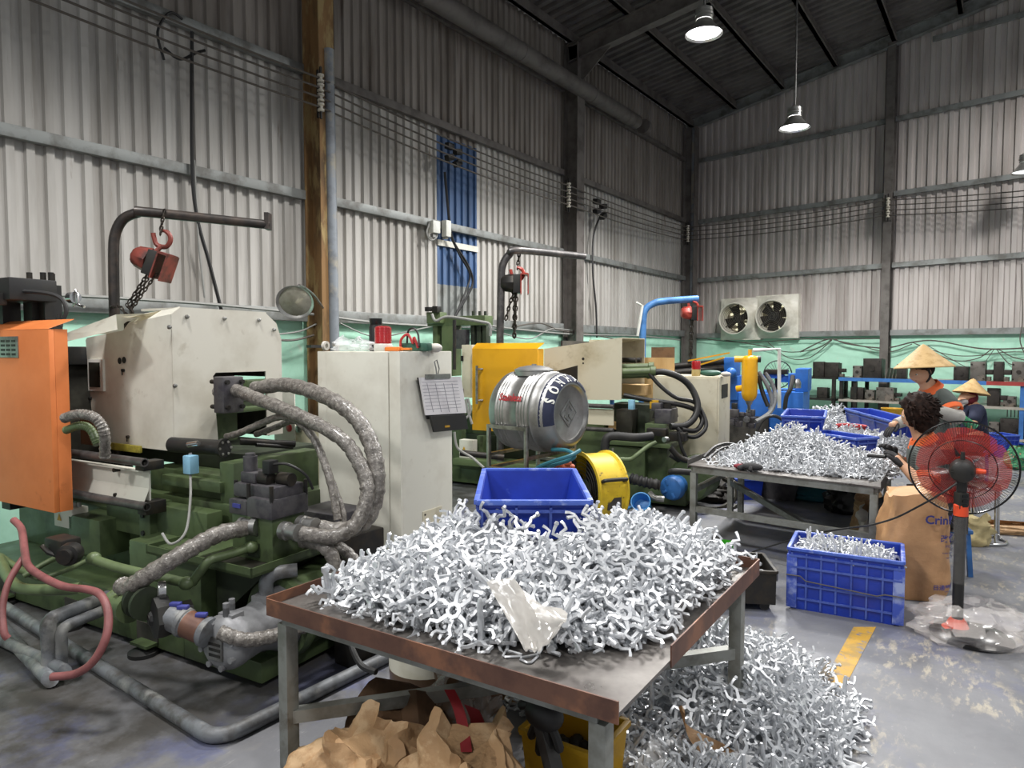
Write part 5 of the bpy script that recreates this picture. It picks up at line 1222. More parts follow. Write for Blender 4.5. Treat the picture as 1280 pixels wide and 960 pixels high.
# clipboard
p = cs(551, 490, .03); t = thing('clipboard', 'clipboard of squared paper sheets hanging askew on the cream cabinet', 'clipboard', p)
def q4(a_, c_, d, e, off0, off1, mt, nm): 
    b = B(); A_ = [cs(*z, off0) for z in (a_, c_, d, e)]; o_ = (N.u) * (off1 - off0); b.prism(A_, o_); return b.done(nm, mt, t, W=True)
q4((521, 472), (574, 471), (580, 519), (533, 524), .018, .024, 'black', 'board')
q4((523, 472), (575, 470.5), (582, 516), (531, 519), .026, .034, 'paper', 'paper_stack')
for k in range(9):
    f0 = .12 + .09 * k; a_ = (523 + 8 * f0 + 3, 472 + 47 * f0); c_ = (575 + 7 * f0 - 4, 470.5 + 45.5 * f0); q4(a_, c_, (c_[0], c_[1] + .5), (a_[0], a_[1] + .5), .0345, .0352, 'print_grey', 'ruled_line')
for k in range(4):
    f0 = .2 + .2 * k; q4((523 + 52 * f0, 479), (523.5 + 52 * f0, 479), (532 + 50 * f0, 515), (531.5 + 50 * f0, 515), .0345, .0352, 'print_grey', 'ruled_line')
q4((531, 468), (562, 467), (562, 473), (531, 474), .034, .042, 'steel', 'clip')
B().tube([cs(546, 470, .04), cs(545, 460, .035), cs(543, 452, .03), cs(546, 450, .03), cs(549, 461, .035), cs(547, 470, .04)], .004, 6).done('hook', 'steel', t, W=True)
p = cs(560, 528, .05); t = thing('black_folder', 'black folder hanging below the sheets of the clipboard', 'folder', p)
q4((536, 520), (580, 518), (583, 536), (541, 540), .036, .05, 'black', 'cover'); q4((556, 532), (562, 531.5), (562, 534), (556, 534.5), .0505, .052, 'yellow_plastic', 'label')
# on the cabinet
p = ctop(470, .28); t = thing('bottle', 'black bottle standing behind the red beacon on the cabinet', 'bottle', p)
B().lathe([(.0, 0), (.04, 0), (.042, .01), (.042, .15), (.036, .165), (.036, .17)], seg=20).done('body', 'black', t); B().lathe([(.038, .165), (.04, .17), (.04, .205), (.0, .207)], seg=20).done('cap', 'black_gloss', t)
p = ctop(479, .12); t = thing('warning_beacon', 'red warning beacon on the near cream cabinet', 'beacon', p)
B().lathe([(.0, 0), (.052, 0), (.055, .01), (.055, .035), (.05, .045)], seg=24).done('base', 'jug_white', t); B().lathe([(.048, .043), (.048, .125), (.044, .145), (.03, .15), (.0, .15)], seg=24).done('lens', 'red_lens', t)
b = B()
for k in range(10): b.lathe([(.049, .05 + .009 * k), (.0505, .0545 + .009 * k), (.049, .059 + .009 * k)], seg=24, caps=False)
b.done('lens_rings', 'red_lens', t, kind='stuff')
p = ctop(441, .16); t = thing('plastic_bag', 'crumpled clear plastic bag on the near cream cabinet', 'bag', p)
b = B(); sackmesh(b, (0, 0, 0), .12, .08, .075, .2, 5, crush=.02, rough=.022, top=.5); b.done('film', 'film_crumpled', t)
p = ctop(497, .1); t = thing('hand_tool', 'orange handled tool lying beside the red beacon', 'tool', p, .1)
B().bx(-.085, .03, -.02, .02, 0, .026, .01).done('handle', 'tool_orange', t); B().bx(.03, .1, -.012, .012, .006, .02, .004).done('tip', 'tool_orange', t)
p = ctop(520, .22); t = thing('test_meter', 'dark green tool with red and black leads on the cabinet', 'tool', p, .15)
B().bx(-.1, .1, -.03, .03, 0, .05, .014).done('body', 'tool_green', t)
B().tube(sm([(-.09, -.03, .02), (-.07, -.05, .07), (-.03, -.04, .1), (.0, -.03, .05), (.02, -.045, .08), (.04, -.035, .02)], 6), .008).done('lead', 'red_plastic', t)
B().tube(sm([(-.05, -.02, .05), (-.04, -.02, .12), (.0, -.02, .135), (.03, -.02, .1), (.05, -.04, .03)], 6), .006).done('lead', 'wire_black', t)
p = ctop(544, .3); t = tag(B().ball(p + V((0, 0, .02)), .04, (1.2, .9, .7)).done('cloth_wad', 'white_bag'), 'small white wad of cloth at the corner of the cabinet', 'cloth')
p = ctop(407, .2); tag(B().lathe([(.015, -.01), (.03, -.01), (.03, .01), (.015, .01), (.015, -.01)], p + V((0, 0, .035)), (1, .2, 0), 18, caps=False).done('tape_roll', 'white_bag'), 'white ring of tape standing at the left end of the cabinet', 'tape')
q = ox(399, 433, -6.0); tag(B().bx(-6.06, -5.98, q.y - .12, q.y + .12, q.z - .015, q.z + .015).done('bracket', 'black'), 'short black bar fixed at the rusty column', 'bracket')
p = at(373, 590, 5.2); t = thing('switch_panel', 'weathered beige switch panel standing behind the hoses of the near machine', 'panel', (p.x, p.y, 0), .1)
B().bx(-.26, .26, 0, .1, .06, 1.02, .006).done('panel', 'cream_warm', t); B().bx(-.2, .2, .1, .12, 0, .06).done('feet', 'iron_dark', t)
B().bx(-.25, -.02, -.01, 0, .62, 1.3, .004).done('upper_plate', 'cream', t)
for k in range(3): B().lathe([(.0, .02), (.03, .015), (.03, 0), (.0, 0)], (.02 + .1 * k - .1, 0, 1.0 - .0 * k), (0, -1, 0), 14).done('push_button', ('red_plastic', 'steel', 'iron_dark')[k], t)
p = at(415, 648, 3.75); B_ = tag(B().box(p, (.3, .25, .12), (0, 0, .1), .01).done('motor_box', 'valve'), 'small grey box behind the hoses at the cabinet foot', 'box')
tag(B().bx(p.x - .2, p.x + .2, p.y - .1, p.y + .2, 0, p.z - .06, .01).done('box_stand', 'iron_dark'), 'dark stand under the small grey box by the cabinet', 'stand')
tag(B().bx(p.x + .25, p.x + .42, p.y - .2, p.y + .05, 0, .42, .01).done('steel_block', 'iron_dark'), 'dark steel block at the foot of the cream cabinet behind the hoses', 'block')

# ================================================================== SECOND DIE-CASTING MACHINE (green, yellow door)
P0 = oz(857, 637, 0); N = Frame(P0.x, P0.y, 8)
m2 = thing('die_casting_machine', 'second green die casting machine with yellow door behind the steel water tank', 'machine', N.o, N.a)
def vb(px0, px1, py0, py1, v0, dep, bev=.006, b=None, zc=None):
    q0, q1 = N.onv(px0, (py0 + py1) / 2, v0), N.onv(px1, (py0 + py1) / 2, v0); xm = (px0 + px1) / 2
    z1, z0 = N.onv(xm, py0, v0).z, N.onv(xm, py1, v0).z
    b = b or B(); return b.bx(min(q0.x, q1.x), max(q0.x, q1.x), v0, v0 + dep, max(.005, z0), z1, bev)
def nw(*q, n=6): return sm([N.at(*p) for p in q], n)
b = B().bx(-3.4, 0, 0, 1.0, .03, .2, .01); b.bx(-3.4, -.55, 0, .3, .2, .3, .01); b.done('skid', 'green', m2)
b = B(); vb(752, 806, 558, 610, .12, .8, .01, b); vb(806, 834, 560, 607, .2, .6, .01, b); b.done('oil_tank', 'green', m2)
b = B(); vb(752, 838, 553, 558, .08, .9, .004, b); b.done('tank_lid', 'green', m2)
b = B(); b.bx(-3.4, -1.0, .35, 1.1, .3, .85, .01); vb(680, 760, 535, 590, .3, .5, .01, b); b.done('bed', 'green', m2)
vb(765, 812, 505, 555, .5, .3, .01).done('shot_frame', 'green_dark', m2)
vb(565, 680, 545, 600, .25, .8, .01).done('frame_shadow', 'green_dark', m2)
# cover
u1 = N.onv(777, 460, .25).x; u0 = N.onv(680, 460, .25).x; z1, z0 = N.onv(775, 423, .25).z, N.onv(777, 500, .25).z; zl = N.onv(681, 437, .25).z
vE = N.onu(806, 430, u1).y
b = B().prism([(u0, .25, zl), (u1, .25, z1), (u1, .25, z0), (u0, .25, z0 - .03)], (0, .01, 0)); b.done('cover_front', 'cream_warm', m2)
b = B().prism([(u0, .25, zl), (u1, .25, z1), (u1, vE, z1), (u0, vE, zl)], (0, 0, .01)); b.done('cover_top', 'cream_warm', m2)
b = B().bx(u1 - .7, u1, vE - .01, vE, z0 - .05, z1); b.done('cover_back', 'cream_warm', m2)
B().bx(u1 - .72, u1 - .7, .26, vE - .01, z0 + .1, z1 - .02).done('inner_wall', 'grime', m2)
q0, q1 = N.onv(690, 463, .25), N.onv(722, 480, .25); B().prism([(q0.x, .249, q0.z - .02), (q1.x, .249, q0.z + .06), (q1.x, .249, q1.z - .03), (q0.x, .249, q1.z - .05)], (0, -.004, 0)).done('window_opening', 'black', m2)
for px, py, r_ in ((729, 448.5, .016), (729, 454, .01), (682, 460, .012)): q = N.onv(px, py, .25); B().lathe([(r_, 0), (.0, 0)], (q.x, .248, q.z), (0, -1, 0), 14, caps=False).done('latch', 'black', m2)
for dy, z_ in ((.12, -.0), (.3, -.0)): B().cyl((u1 - .3, .25 + dy + .2, z1 - .24), (u1 + .06, .25 + dy + .2, z1 - .24), .03, seg=12).done('rod', 'iron_dark', m2)
for k, (px0, px1, py0, py1, D) in enumerate(((776, 812, 456, 463, 7.5), (774, 806, 466, 472, 7.55), (778, 816, 463, 467, 7.4))):
    B().lathe([(.0, 0), (.04, 0), (.04, .3), (.05, .31), (.05, .36), (.0, .36)], N.at(px0, (py0 + py1) / 2, D), N.at(px1, (py0 + py1) / 2 - 1, D - .1) - N.at(px0, (py0 + py1) / 2, D), 14).done('shot_cylinder', 'green_pipe', m2)
b = B().bx(u1 - .3, u1 + .1, vE - .3, vE - .05, z0 + .02, z0 + .14); b.done('wood_block', 'plywood', m2); B().bx(u1 - .2, u1 + .05, .4, .6, z0 - .34, z0 - .26).done('carton_piece', 'plywood', m2)
# guide rods and plate
for py in (507, 536): a_, c_ = N.onv(735, py, .1), N.onv(767, py, .1); B().cyl((a_.x - .4, .1, a_.z), (c_.x, .1, a_.z), .024, seg=12).done('guide_tube', 'jib_grey', m2)
vb(735, 767, 511, 531, .12, .01, 0).done('guard_plate', 'cream_warm', m2)
vb(785, 792, 500, 512, .2, .06, .006).done('limit_switch', 'sensor_blue', m2)
vb(770, 790, 512, 545, .3, .2, .006).done('bracket_block', 'oily', m2)
# valve stack, block and blue faced motor pump
vb(806, 832, 530, 556, .15, .35, .008).done('manifold_block', 'green', m2)
b = B(); vb(818, 838, 512, 530, .2, .3, .01, b); vb(814, 826, 504, 514, .25, .15, .01, b); b.done('valve_body', 'valve', m2)
b = B(); vb(808, 832, 536, 545, .05, .12, .006, b); vb(836, 856, 541, 552, .1, .15, .01, b); b.done('valve_body', 'iron_dark', m2)
B().lathe([(.0, 0), (.028, 0), (.028, .05), (.0, .05)], N.at(834, 549, 6.75), (-.4, -1, 0), 14).done('valve_cap', 'steel', m2)
vb(762, 766, 500, 508, .3, .05).done('small_box', 'motor_blue', m2)
b = B(); q = N.onv(840, 505, .3); b.prism([N.onv(815, 523, .35), N.onv(842, 523, .35), N.onv(838, 503, .35), N.onv(820, 505, .35)], (0, .2, 0)); b.done('valve_cover', 'iron_dark', m2)
vb(812, 823, 500, 511, .33, .02, .003).done('yellow_plate', 'yellow_plastic', m2)
a_ = N.at(838, 611, 6.7); ax = V((.15, 1, .05)).normalized()
B().lathe([(.0, -.02), (.08, -.015), (.11, .0), (.125, .04), (.125, .08), (.09, .1), (.1, .22), (.0, .22)], a_, ax, 24).done('pump_face', 'motor_blue', m2)
b = B()
for k in range(4): a = k * math.pi / 2 + .5; b.box(a_ + V((math.cos(a) * .07, -.012, math.sin(a) * .07)), (.06, .02, .03), (0, -a, 0), .008)
b.done('pump_ribs', 'motor_blue', m2, kind='stuff')
B().lathe([(.0, .18), (.2, .18), (.22, .22), (.22, .5), (.18, .55), (.0, .55)], a_ + V((.1, 0, .05)), ax, 28).done('motor', 'green', m2)
pts = nw((789, 598, 6.75), (800, 601, 6.7), (812, 604, 6.68), (824, 606, 6.68), n=8); B().tube(pts, [.05 * (1.12 if i % 4 < 2 else .9) for i in range(len(pts))], 14).done('rubber_bellows', 'rubber', m2)
B().ball(N.at(784, 597, 6.78), .055, (1, 1, .85)).done('green_cap', 'green_pipe', m2)
B().tube(nw((812, 616, 6.66), (818, 622, 6.62), (830, 624, 6.6)), .03).done('elbow', 'steel', m2)
for q_, r_, mt in (([(757, 600, 6.9), (756, 565, 6.9), (758, 549, 6.9), (768, 545, 6.9), (795, 547, 6.85), (815, 545, 6.9)], .045, 'rubber'), ([(766, 600, 6.85), (766, 560, 6.85)], .012, 'steel'),
                   ([(775, 574, 6.72), (788, 574, 6.72), (797, 568, 6.72), (810, 558, 6.78), (820, 553, 6.8)], .022, 'green_pipe'), ([(838, 590, 6.55), (845, 589, 6.5), (868, 591, 6.5)], .03, 'rubber'),
                   ([(815, 466, 7.3), (830, 465, 7.25), (850, 472, 7.2), (864, 485, 7.2), (872, 505, 7.15), (868, 522, 7.1), (856, 532, 7.05), (838, 533, 7.0)], .035, 'wire_black'),
                   ([(812, 467, 7.3), (825, 482, 7.25), (845, 497, 7.2), (868, 503, 7.2), (880, 520, 7.15), (882, 535, 7.1), (870, 546, 7.05), (856, 544, 7.0), (846, 535, 7.0)], .022, 'wire_black'),
                   ([(780, 494, 7.4), (810, 500, 7.3), (845, 505, 7.2), (868, 512, 7.2), (878, 525, 7.15), (870, 538, 7.1), (852, 537, 7.0)], .026, 'wire_black'),
                   ([(848, 540, 6.9), (852, 560, 6.9), (858, 572, 6.9)], .018, 'wire_black'), ([(838, 560, 6.8), (850, 572, 6.8), (866, 578, 6.8)], .03, 'iron_dark'), ([(838, 568, 6.9), (855, 577, 6.85), (870, 572, 6.85), (880, 574, 6.85)], .03, 'rubber')):
    B().tube(nw(*q_), r_, 10).done('hydraulic_hose' if mt != 'green_pipe' else 'green_pipe', mt, m2)
# yellow door with bar handle
q0, q1 = N.onv(590, 436, -.25), N.onv(672, 436, -.25); z1, z0 = q0.z, N.onv(600, 538, -.25).z
b = B().bx(q0.x, q1.x, -.25, -.22, z0, z1, .004); b.prism([(q0.x, -.25, z1), (q1.x, -.25, z1), (q1.x + .03, -.15, z1 + .06), (q0.x, -.15, z1 + .06)], (0, .004, .004)); b.bx(q1.x - .02, q1.x, -.22, -.1, z0, z1)
yd = b.done('sliding_door', 'yellow_door', m2)
h0, h1 = N.onv(596, 457, -.31), N.onv(596, 505, -.31)
B().tube([(h0.x + .04, -.25, h0.z - .04), (h0.x, -.31, h0.z - .04), (h0.x, -.31, h0.z - .04)], .012, 8).done('handle_stay', 'steel', yd)
B().tube([(h0.x + .04, -.25, h1.z + .04), (h0.x, -.31, h1.z + .04), (h0.x, -.31, h1.z + .04)], .012, 8).done('handle_stay', 'steel', yd)
B().cyl((h0.x, -.31, h0.z), (h0.x, -.31, h1.z), .015, seg=12).done('bar_handle', 'steel', yd)
b = vb(577, 590, 431, 497, -.2, .25, .006); cbx = b.done('side_box', 'cream_warm', m2)
for py in (448, 489): q = N.onv(577, py, -.21); B().bx(q.x - .01, q.x + .02, -.215, -.2, q.z - .03, q.z + .03).done('hinge', 'iron_dark', cbx)
sb = vb(574, 591, 550, 573, -.15, .1, .006).done('electric_box', 'cream', m2)
q = N.onv(580, 560, -.151); B().prism([(q.x - .02, -.152, q.z - .02), (q.x + .02, -.152, q.z - .02), (q.x, -.152, q.z + .02)], (0, -.002, 0)).done('warning_sign', 'yellow_plastic', sb)
for q_ in ([(585, 498, 6.4), (588, 515, 6.4), (580, 525, 6.4), (574, 527, 6.4)], [(583, 498, 6.4), (584, 510, 6.4), (590, 530, 6.4)], [(568, 540, 6.4), (572, 560, 6.4), (590, 572, 6.4), (605, 585, 6.3)]): B().tube(nw(*q_), .012).done('cable', 'wire_grey', m2)
b = B(); vb(566, 577, 500, 600, .0, .1, .004, b); vb(596, 604, 545, 600, .0, .08, .004, b); b.done('green_post', 'green', m2)
vb(566, 680, 578, 586, -.2, .3, .004).done('step_plate', 'green_pipe', m2)
B().cyl(N.at(575, 566, 6.5), N.at(630, 572, 6.5), .03).done('dark_pipe', 'iron_dark', m2)
# green gantry
b = B(); vb(534, 606, 395, 407, .3, .2, .008, b); vb(533, 550, 390, 404, .2, .15, .008, b); b.done('gantry_beam', 'green_pipe', m2)
b = B(); vb(541, 547, 407, 470, .3, .15, .004, b); vb(552, 566, 407, 470, .3, .2, .004, b); b.done('gantry_post', 'green_pipe', m2)
b = B()
for px in (588, 596, 603): vb(px, px + 5, 407, 440, .35, .1, .004, b)
b.done('tie_rods', 'green_dark', m2)
vb(570, 582, 412, 436, .3, .1, .004).done('grey_strip', 'valve', m2)
for px in (588, 596, 603): q = N.onv(px + 2, 395, .35); B().cyl((q.x, .38, q.z), (q.x, .38, q.z + .06), .018, seg=8).done('gantry_bolt', 'green_dark', m2)
q = N.onv(536, 389, .2); B().lathe([(.0, 0), (.05, 0), (.05, .05), (.0, .05)], (q.x, .2, q.z), (0, 0, 1), 14).done('motor_cap', 'iron_dark', m2); q = N.onv(546, 389, .2); B().bx(q.x - .04, q.x + .04, .15, .25, q.z - .02, q.z + .06, .01).done('motor_cap', 'iron_dark', m2)
B().tube(nw((540, 393, 6.9), (545, 401, 6.85), (560, 396, 6.85), (600, 402, 6.8), (612, 406, 6.8), (613, 420, 6.8)), .015).done('white_cable', 'wire_grey', m2)
B().cyl(N.at(568, 400, 6.7), N.at(568, 462, 6.7), .018).done('thin_post', 'iron_dark', m2)
# grey jib with hoist over it
jp = [at(625, 424, 7.6)]; jp = [V((jp[0].x, jp[0].y, 0))] + sm([at(625, 424, 7.6), at(626.5, 350, 7.6), at(629, 330, 7.6), at(637, 318, 7.6), at(649, 313, 7.6), at(730, 320.5, 8.3)], 5)
jib('j', 'dark grey bent-pipe jib crane over the second machine', jp, .042, 'jib_grey')
hoist('small red and black chain hoist hanging under the grey jib', None, at(646, 341, 7.6), at(645.5, 354, 7.6), 1.25, 'hoist_red_bright', ([at(649, 316, 7.65), at(648, 326, 7.62), at(646.5, 338, 7.6)], [at(644, 360, 7.58), at(643, 380, 7.58), at(642.5, 425, 7.6)], [at(646, 360, 7.56), at(645, 385, 7.57), at(643, 425, 7.58)], [at(643, 362, 7.6), at(636, 385, 7.6), at(631, 405, 7.6)]), tilt=0, link=.05, case='iron_dark')

# ================================================================== STEEL WATER TANK ON A STAND
Ep = at(711, 516, 5.5); tk = thing('water_tank', 'round stainless steel water tank lying on a tube stand', 'tank', (Ep.x - .36, Ep.y, 0), R(-3))
tz, tr, L2 = Ep.z, .325, .40
prof = [(.0, -.29), (.2, -.28), (.28, -.24), (tr, -.18)]
for k in range(4): x = -.13 + .028 * k; prof += [(tr, x - .012), (tr + .009, x - .004), (tr + .009, x + .004), (tr, x + .012)]
for k in range(4): x = .09 + .028 * k; prof += [(tr, x - .012), (tr + .009, x - .004), (tr + .009, x + .004), (tr, x + .012)]
prof += [(tr, L2 - .19), (tr + .008, L2 - .18), (tr, L2 - .17), (tr - .004, L2 - .13), (.31, L2 - .07), (.275, L2 - .015), (.245, L2), (.232, L2 - .002), (.222, L2 - .02), (.215, L2 - .028), (.0, L2 - .03)]
B().lathe(prof, (0, 0, tz), (1, 0, 0), 56, caps=False).done('tank_body', 'stainless', tk, ang=50)
mz = tz + tr
B().lathe([(.16, -.03), (.16, .005), (.165, .01), (.165, .02), (.12, .04), (.06, .052), (.02, .055), (.02, .065), (.0, .066)], (.02, 0, mz), seg=32, caps=False).done('manhole_lid', 'stainless', tk)
def xe(r):                                                         # the domed end's height over its radius
    P = [(.325, L2 - .17), (.321, L2 - .13), (.31, L2 - .07), (.275, L2 - .015), (.245, L2)]
    for (ra, xa), (rb_, xb) in zip(P, P[1:]):
        if r >= rb_: t_ = (min(r, ra) - rb_) / (ra - rb_); return xb + (xa - xb) * t_
    return L2
def endl(r_, th, o): return V((xe(r_) + o, math.cos(th) * r_, tz + math.sin(th) * r_))
b = B(); rows = []
for r_ in (.249, .262, .275, .29, .305, .317): rows.append([endl(r_, R(197) - R(160) * k / 32, .005) for k in range(33)])
b.grid(rows).done('blue_band', 'shirt_navy', tk, label='navy band round the end')
for k, ch_ in enumerate('SONHA'): lettering(ch_, .075, lambda x, y, k=k: tuple(endl(.283 + y * .9, R(157) - (x + .1 * k) / .283, .011)), 'jug_white', tk, bold=.003)
def bodyl(x, y):                                                   # onto the barrel, front side
    th = R(158) - y / tr * 1.0; return (x, math.cos(th) * (tr + .012), tz + math.sin(th) * (tr + .012))
lettering('Stainless', .085, lambda x, y: bodyl(x * .8 + .02, y), 'red_print', tk, bold=.002)
# raised emblem: a squared diamond ring with an angular bar
b = B(); c_ = V((L2 - .028, 0, tz))
def em(pts): 
    for a_, d in zip(pts, pts[1:]): b.bar(c_ + V((0, a_[0], a_[1])), c_ + V((0, d[0], d[1])), .008, .014)
em([(0, .11), (.11, 0), (0, -.11), (-.11, 0), (0, .11)]); em([(-.05, .02), (0, .07), (.05, .02), (0, -.02), (.05, -.06)]); em([(-.06, -.02), (0, -.06)])
b.done('raised_emblem', 'stainless', tk)
zt = oz  # stand
b = B()
u0_, u1_ = -.19, .2; f_ = -.335; zs_ = Ep.z - .10
for x in (u0_, u1_):
    for y in (f_, .335): B().bx(x - .014, x + .014, y - .014, y + .014, 0, zs_, .002).done('stand_leg', 'steel', tk)
for y in (f_, .335):
    B().bx(u0_, u1_, y - .014, y + .014, zs_ - .028, zs_).done('stand_rail', 'steel', tk); B().bx(u0_, u1_, y - .012, y + .012, .62, .645).done('stand_rail', 'steel', tk)
for x in (u0_, u1_): B().bx(x - .012, x + .012, f_, .335, .62, .645).done('stand_rail', 'steel', tk); B().bx(x - .014, x + .014, -.335, .335, zs_ - .26, zs_ - .235).done('cradle_bar', 'steel', tk)
for q_, lb in (([(690, 562, 5.4), (708, 563, 5.3), (718, 569, 5.2), (712, 575, 5.2), (690, 582, 5.25), (668, 590, 5.3)], 'teal hose looped under the steel tank'), ([(725, 563, 5.2), (712, 570, 5.15), (690, 577, 5.2), (672, 585, 5.3), (660, 600, 5.4)], 'second teal hose running down beside the tank stand')):
    tag(B().tube(path(*q_), .016, 8).done('teal_hose', 'teal_hose'), lb, 'hose')
p = at(706, 582, 5.35); b = B(); r_ = random.Random(6)
for k in range(14): b.ball(p + V((r_.uniform(-.09, .07), r_.uniform(-.05, .05), r_.uniform(-.07, .05))), .035, (1, 1, .8), 8, 5)
tag(b.done('net_bundle', 'orange_net'), 'rust orange bundle of netting under the steel tank', 'net'); 

# ================================================================== YELLOW DRUM BLOWER, JUG, LADLE
p = at(744, 610, 5.75); t = thing('drum_blower', 'yellow drum blower with black opening beside the blue crate', 'blower', p, 0)
ax = (-RT * .86 - FW * .42); ax.z = .02; ax.normalize()
B().lathe([(.30, -.13), (.315, -.13), (.315, -.115), (.295, -.10), (.295, .13), (.315, .14), (.315, .155), (.285, .155), (.28, .13), (.28, -.12), (.3, -.13)], (0, 0, 0), ax, 40, caps=False).done('drum', 'fan_yellow', t)
b = B()
for k in range(1, 9): b.lathe([(.285 * k / 9, .14), (.285 * k / 9 + .004, .143), (.285 * k / 9, .146)], (0, 0, 0), ax, 28, caps=False)
b.done('wire_guard', 'wire_black', t, kind='stuff')
B().lathe([(.0, .02), (.08, .02), (.08, .1), (.0, .11)], (0, 0, 0), ax, 20).done('hub', 'black', t)
for k in range(4):
    s_ = ax.orthogonal().normalized(); q_ = Quaternion(ax, k * math.pi / 2 + .3); B().grid([[q_ @ (s_ * .07 + ax * .04), q_ @ (s_ * .26 + ax.cross(s_) * .02 + ax * .03)], [q_ @ (s_ * .06 + ax.cross(s_) * .05 + ax * .09), q_ @ (s_ * .25 + ax.cross(s_) * .13 + ax * .1)]], .004).done('blade', 'iron_dark', t)
B().lathe([(.285, -.1), (.0, -.1)], (0, 0, 0), ax, 32, caps=False).done('back_plate', 'black', t)
top = V((0, 0, .0)); fr = -FW * .9 + V((0, 0, .28)); fr = (fr - ax * fr.dot(ax)).normalized()
b = B(); b.tube(sm([fr * .295 + ax * .11, fr * .34 + ax * .1, fr * .345 - ax * .08, fr * .295 - ax * .09], 5), .016, 8); b.done('carry_handle', 'black', t)
fr2 = (-FW * .9 - V((0, 0, .25))); fr2 = (fr2 - ax * fr2.dot(ax)).normalized(); B().box(fr2 * .298, (.12, .012, .1), (0, 0, YAW + .3)).done('rating_plate', 'grime', t)
for s_ in (-1, 1): B().bar(ax * .1 * s_ + V((0, 0, -.27)), ax * .1 * s_ + V((0, 0, -p.z + .005)), .03).done('foot', 'iron_dark', t)
p = oz(763, 645, 0); t = thing('plastic_jug', 'white plastic jug standing behind the yellow blower', 'jug', p, YAW)
B().bx(-.1, .11, .0, .3, .0, .42, .05).done('body', 'jug_white', t); B().lathe([(.0, .42), (.04, .42), (.04, .46), (.0, .46)], (0, .1, 0), seg=16).done('cap', 'jug_white', t)
p = oz(802, 641, 0) + V((0, 0, .085)); t = thing('ladle', 'light blue plastic dipper lying on the floor before the second machine', 'dipper', p)
ax = (-FW * .62 - RT * .25 + V((0, 0, .45))).normalized()
B().lathe([(.0, -.085), (.06, -.083), (.085, -.07), (.092, .06), (.098, .065), (.098, .07), (.088, .068), (.08, -.06), (.0, -.075)], (0, 0, 0), ax, 26, caps=False).done('cup', 'ladle_blue', t)
B().tube([-RT * .085 + V((0, 0, -.02)), -RT * .17 + V((0, 0, -.055)), -RT * .21 + V((0, 0, -.065))], [.016, .015, .018], 8).done('handle', 'ladle_blue', t)

# ================================================================== SECOND CABINET, PLYWOOD, THIRD MACHINE
P0 = oz(897, 619, 0); N = Frame(P0.x, P0.y, 8)
c2 = thing('control_cabinet', 'stained cream cabinet with small red and amber beacon beside the second machine', 'cabinet', N.o, N.a)
CW2 = -N.onv(815, 540, 0).x; CD2 = N.onu(912, 540, 0).y; z2 = N.onv(897, 471, 0).z
B().bx(-CW2, 0, .012, CD2, .06, z2, .008).done('body', 'cream_warm', c2); B().bx(-CW2 + .02, -.02, .03, CD2 - .02, 0, .06).done('plinth', 'iron_dark', c2)
B().bx(-CW2 + .02, -.02, .0, .012, .1, z2 - .02, .003).done('door', 'cream_warm', c2)
q0, q1 = N.onu(902, 481, 0), N.onu(909, 496, 0); B().bx(0, .006, q0.y, q1.y, q1.z, q0.z).done('vent_plate', 'iron_dark', c2)
def c2t(px, v_): return N.w(N.onv(px, 470, v_).x, v_, z2)
p = c2t(870, .12); t = thing('warning_beacon', 'red and amber beacon on the stained cabinet', 'beacon', p)
B().lathe([(.0, 0), (.048, 0), (.048, .075)], seg=20, caps=False).done('base', 'amber', t); B().lathe([(.048, .075), (.05, .08), (.05, .15), (.042, .17), (.0, .172)], seg=20).done('lens', 'red_lens', t)
p = c2t(890, .15); t = thing('cloth_bundle', 'dark green and white cloth bundle on the stained cabinet', 'cloth', p, .1)
B().ball((-.02, 0, .035), .05, (2.6, 1.2, .7)).done('green_cloth', 'tool_green', t); B().ball((.15, 0, .025), .045, (1.3, 1, .6)).done('white_cloth', 'white_bag', t)
p = at(826, 500, 8.1); tag(B().bx(p.x - .22, p.x + .16, p.y, p.y + .02, .0, at(826, 447, 8.1).z).done('plywood_sheet', 'plywood'), 'upright sheet of plywood behind the second machine', 'board')
p = at(829, 440, 8.5); tag(B().bx(p.x - .16, p.x + .14, p.y, p.y + .03, .0, at(829, 434, 8.5).z).done('board', 'kraft_dark'), 'grey brown board standing behind the plywood sheet', 'board')
b = B(); q = at(870, 610, 7.3)
for q_, r_ in (([(868, 640, 7.0), (885, 638, 6.9), (905, 634, 6.9), (918, 622, 7.0), (915, 605, 7.1), (905, 598, 7.2)], .03), ([(862, 650, 6.8), (885, 643, 6.8), (910, 640, 6.8), (920, 632, 6.9)], .022)): b.tube(path(*q_), r_, 8)
tag(b.done('floor_hose', 'oily'), 'grey hoses coiled on the floor at the foot of the stained cabinet', 'hose')
p = oz(893, 625, 0); b = B(); sackmesh(b, p, .2, .15, .14, .3, 17, rough=.03, top=.7); tag(b.done('rag_heap', 'grime'), 'dark heap of rags on the floor by the stained cabinet', 'rags')

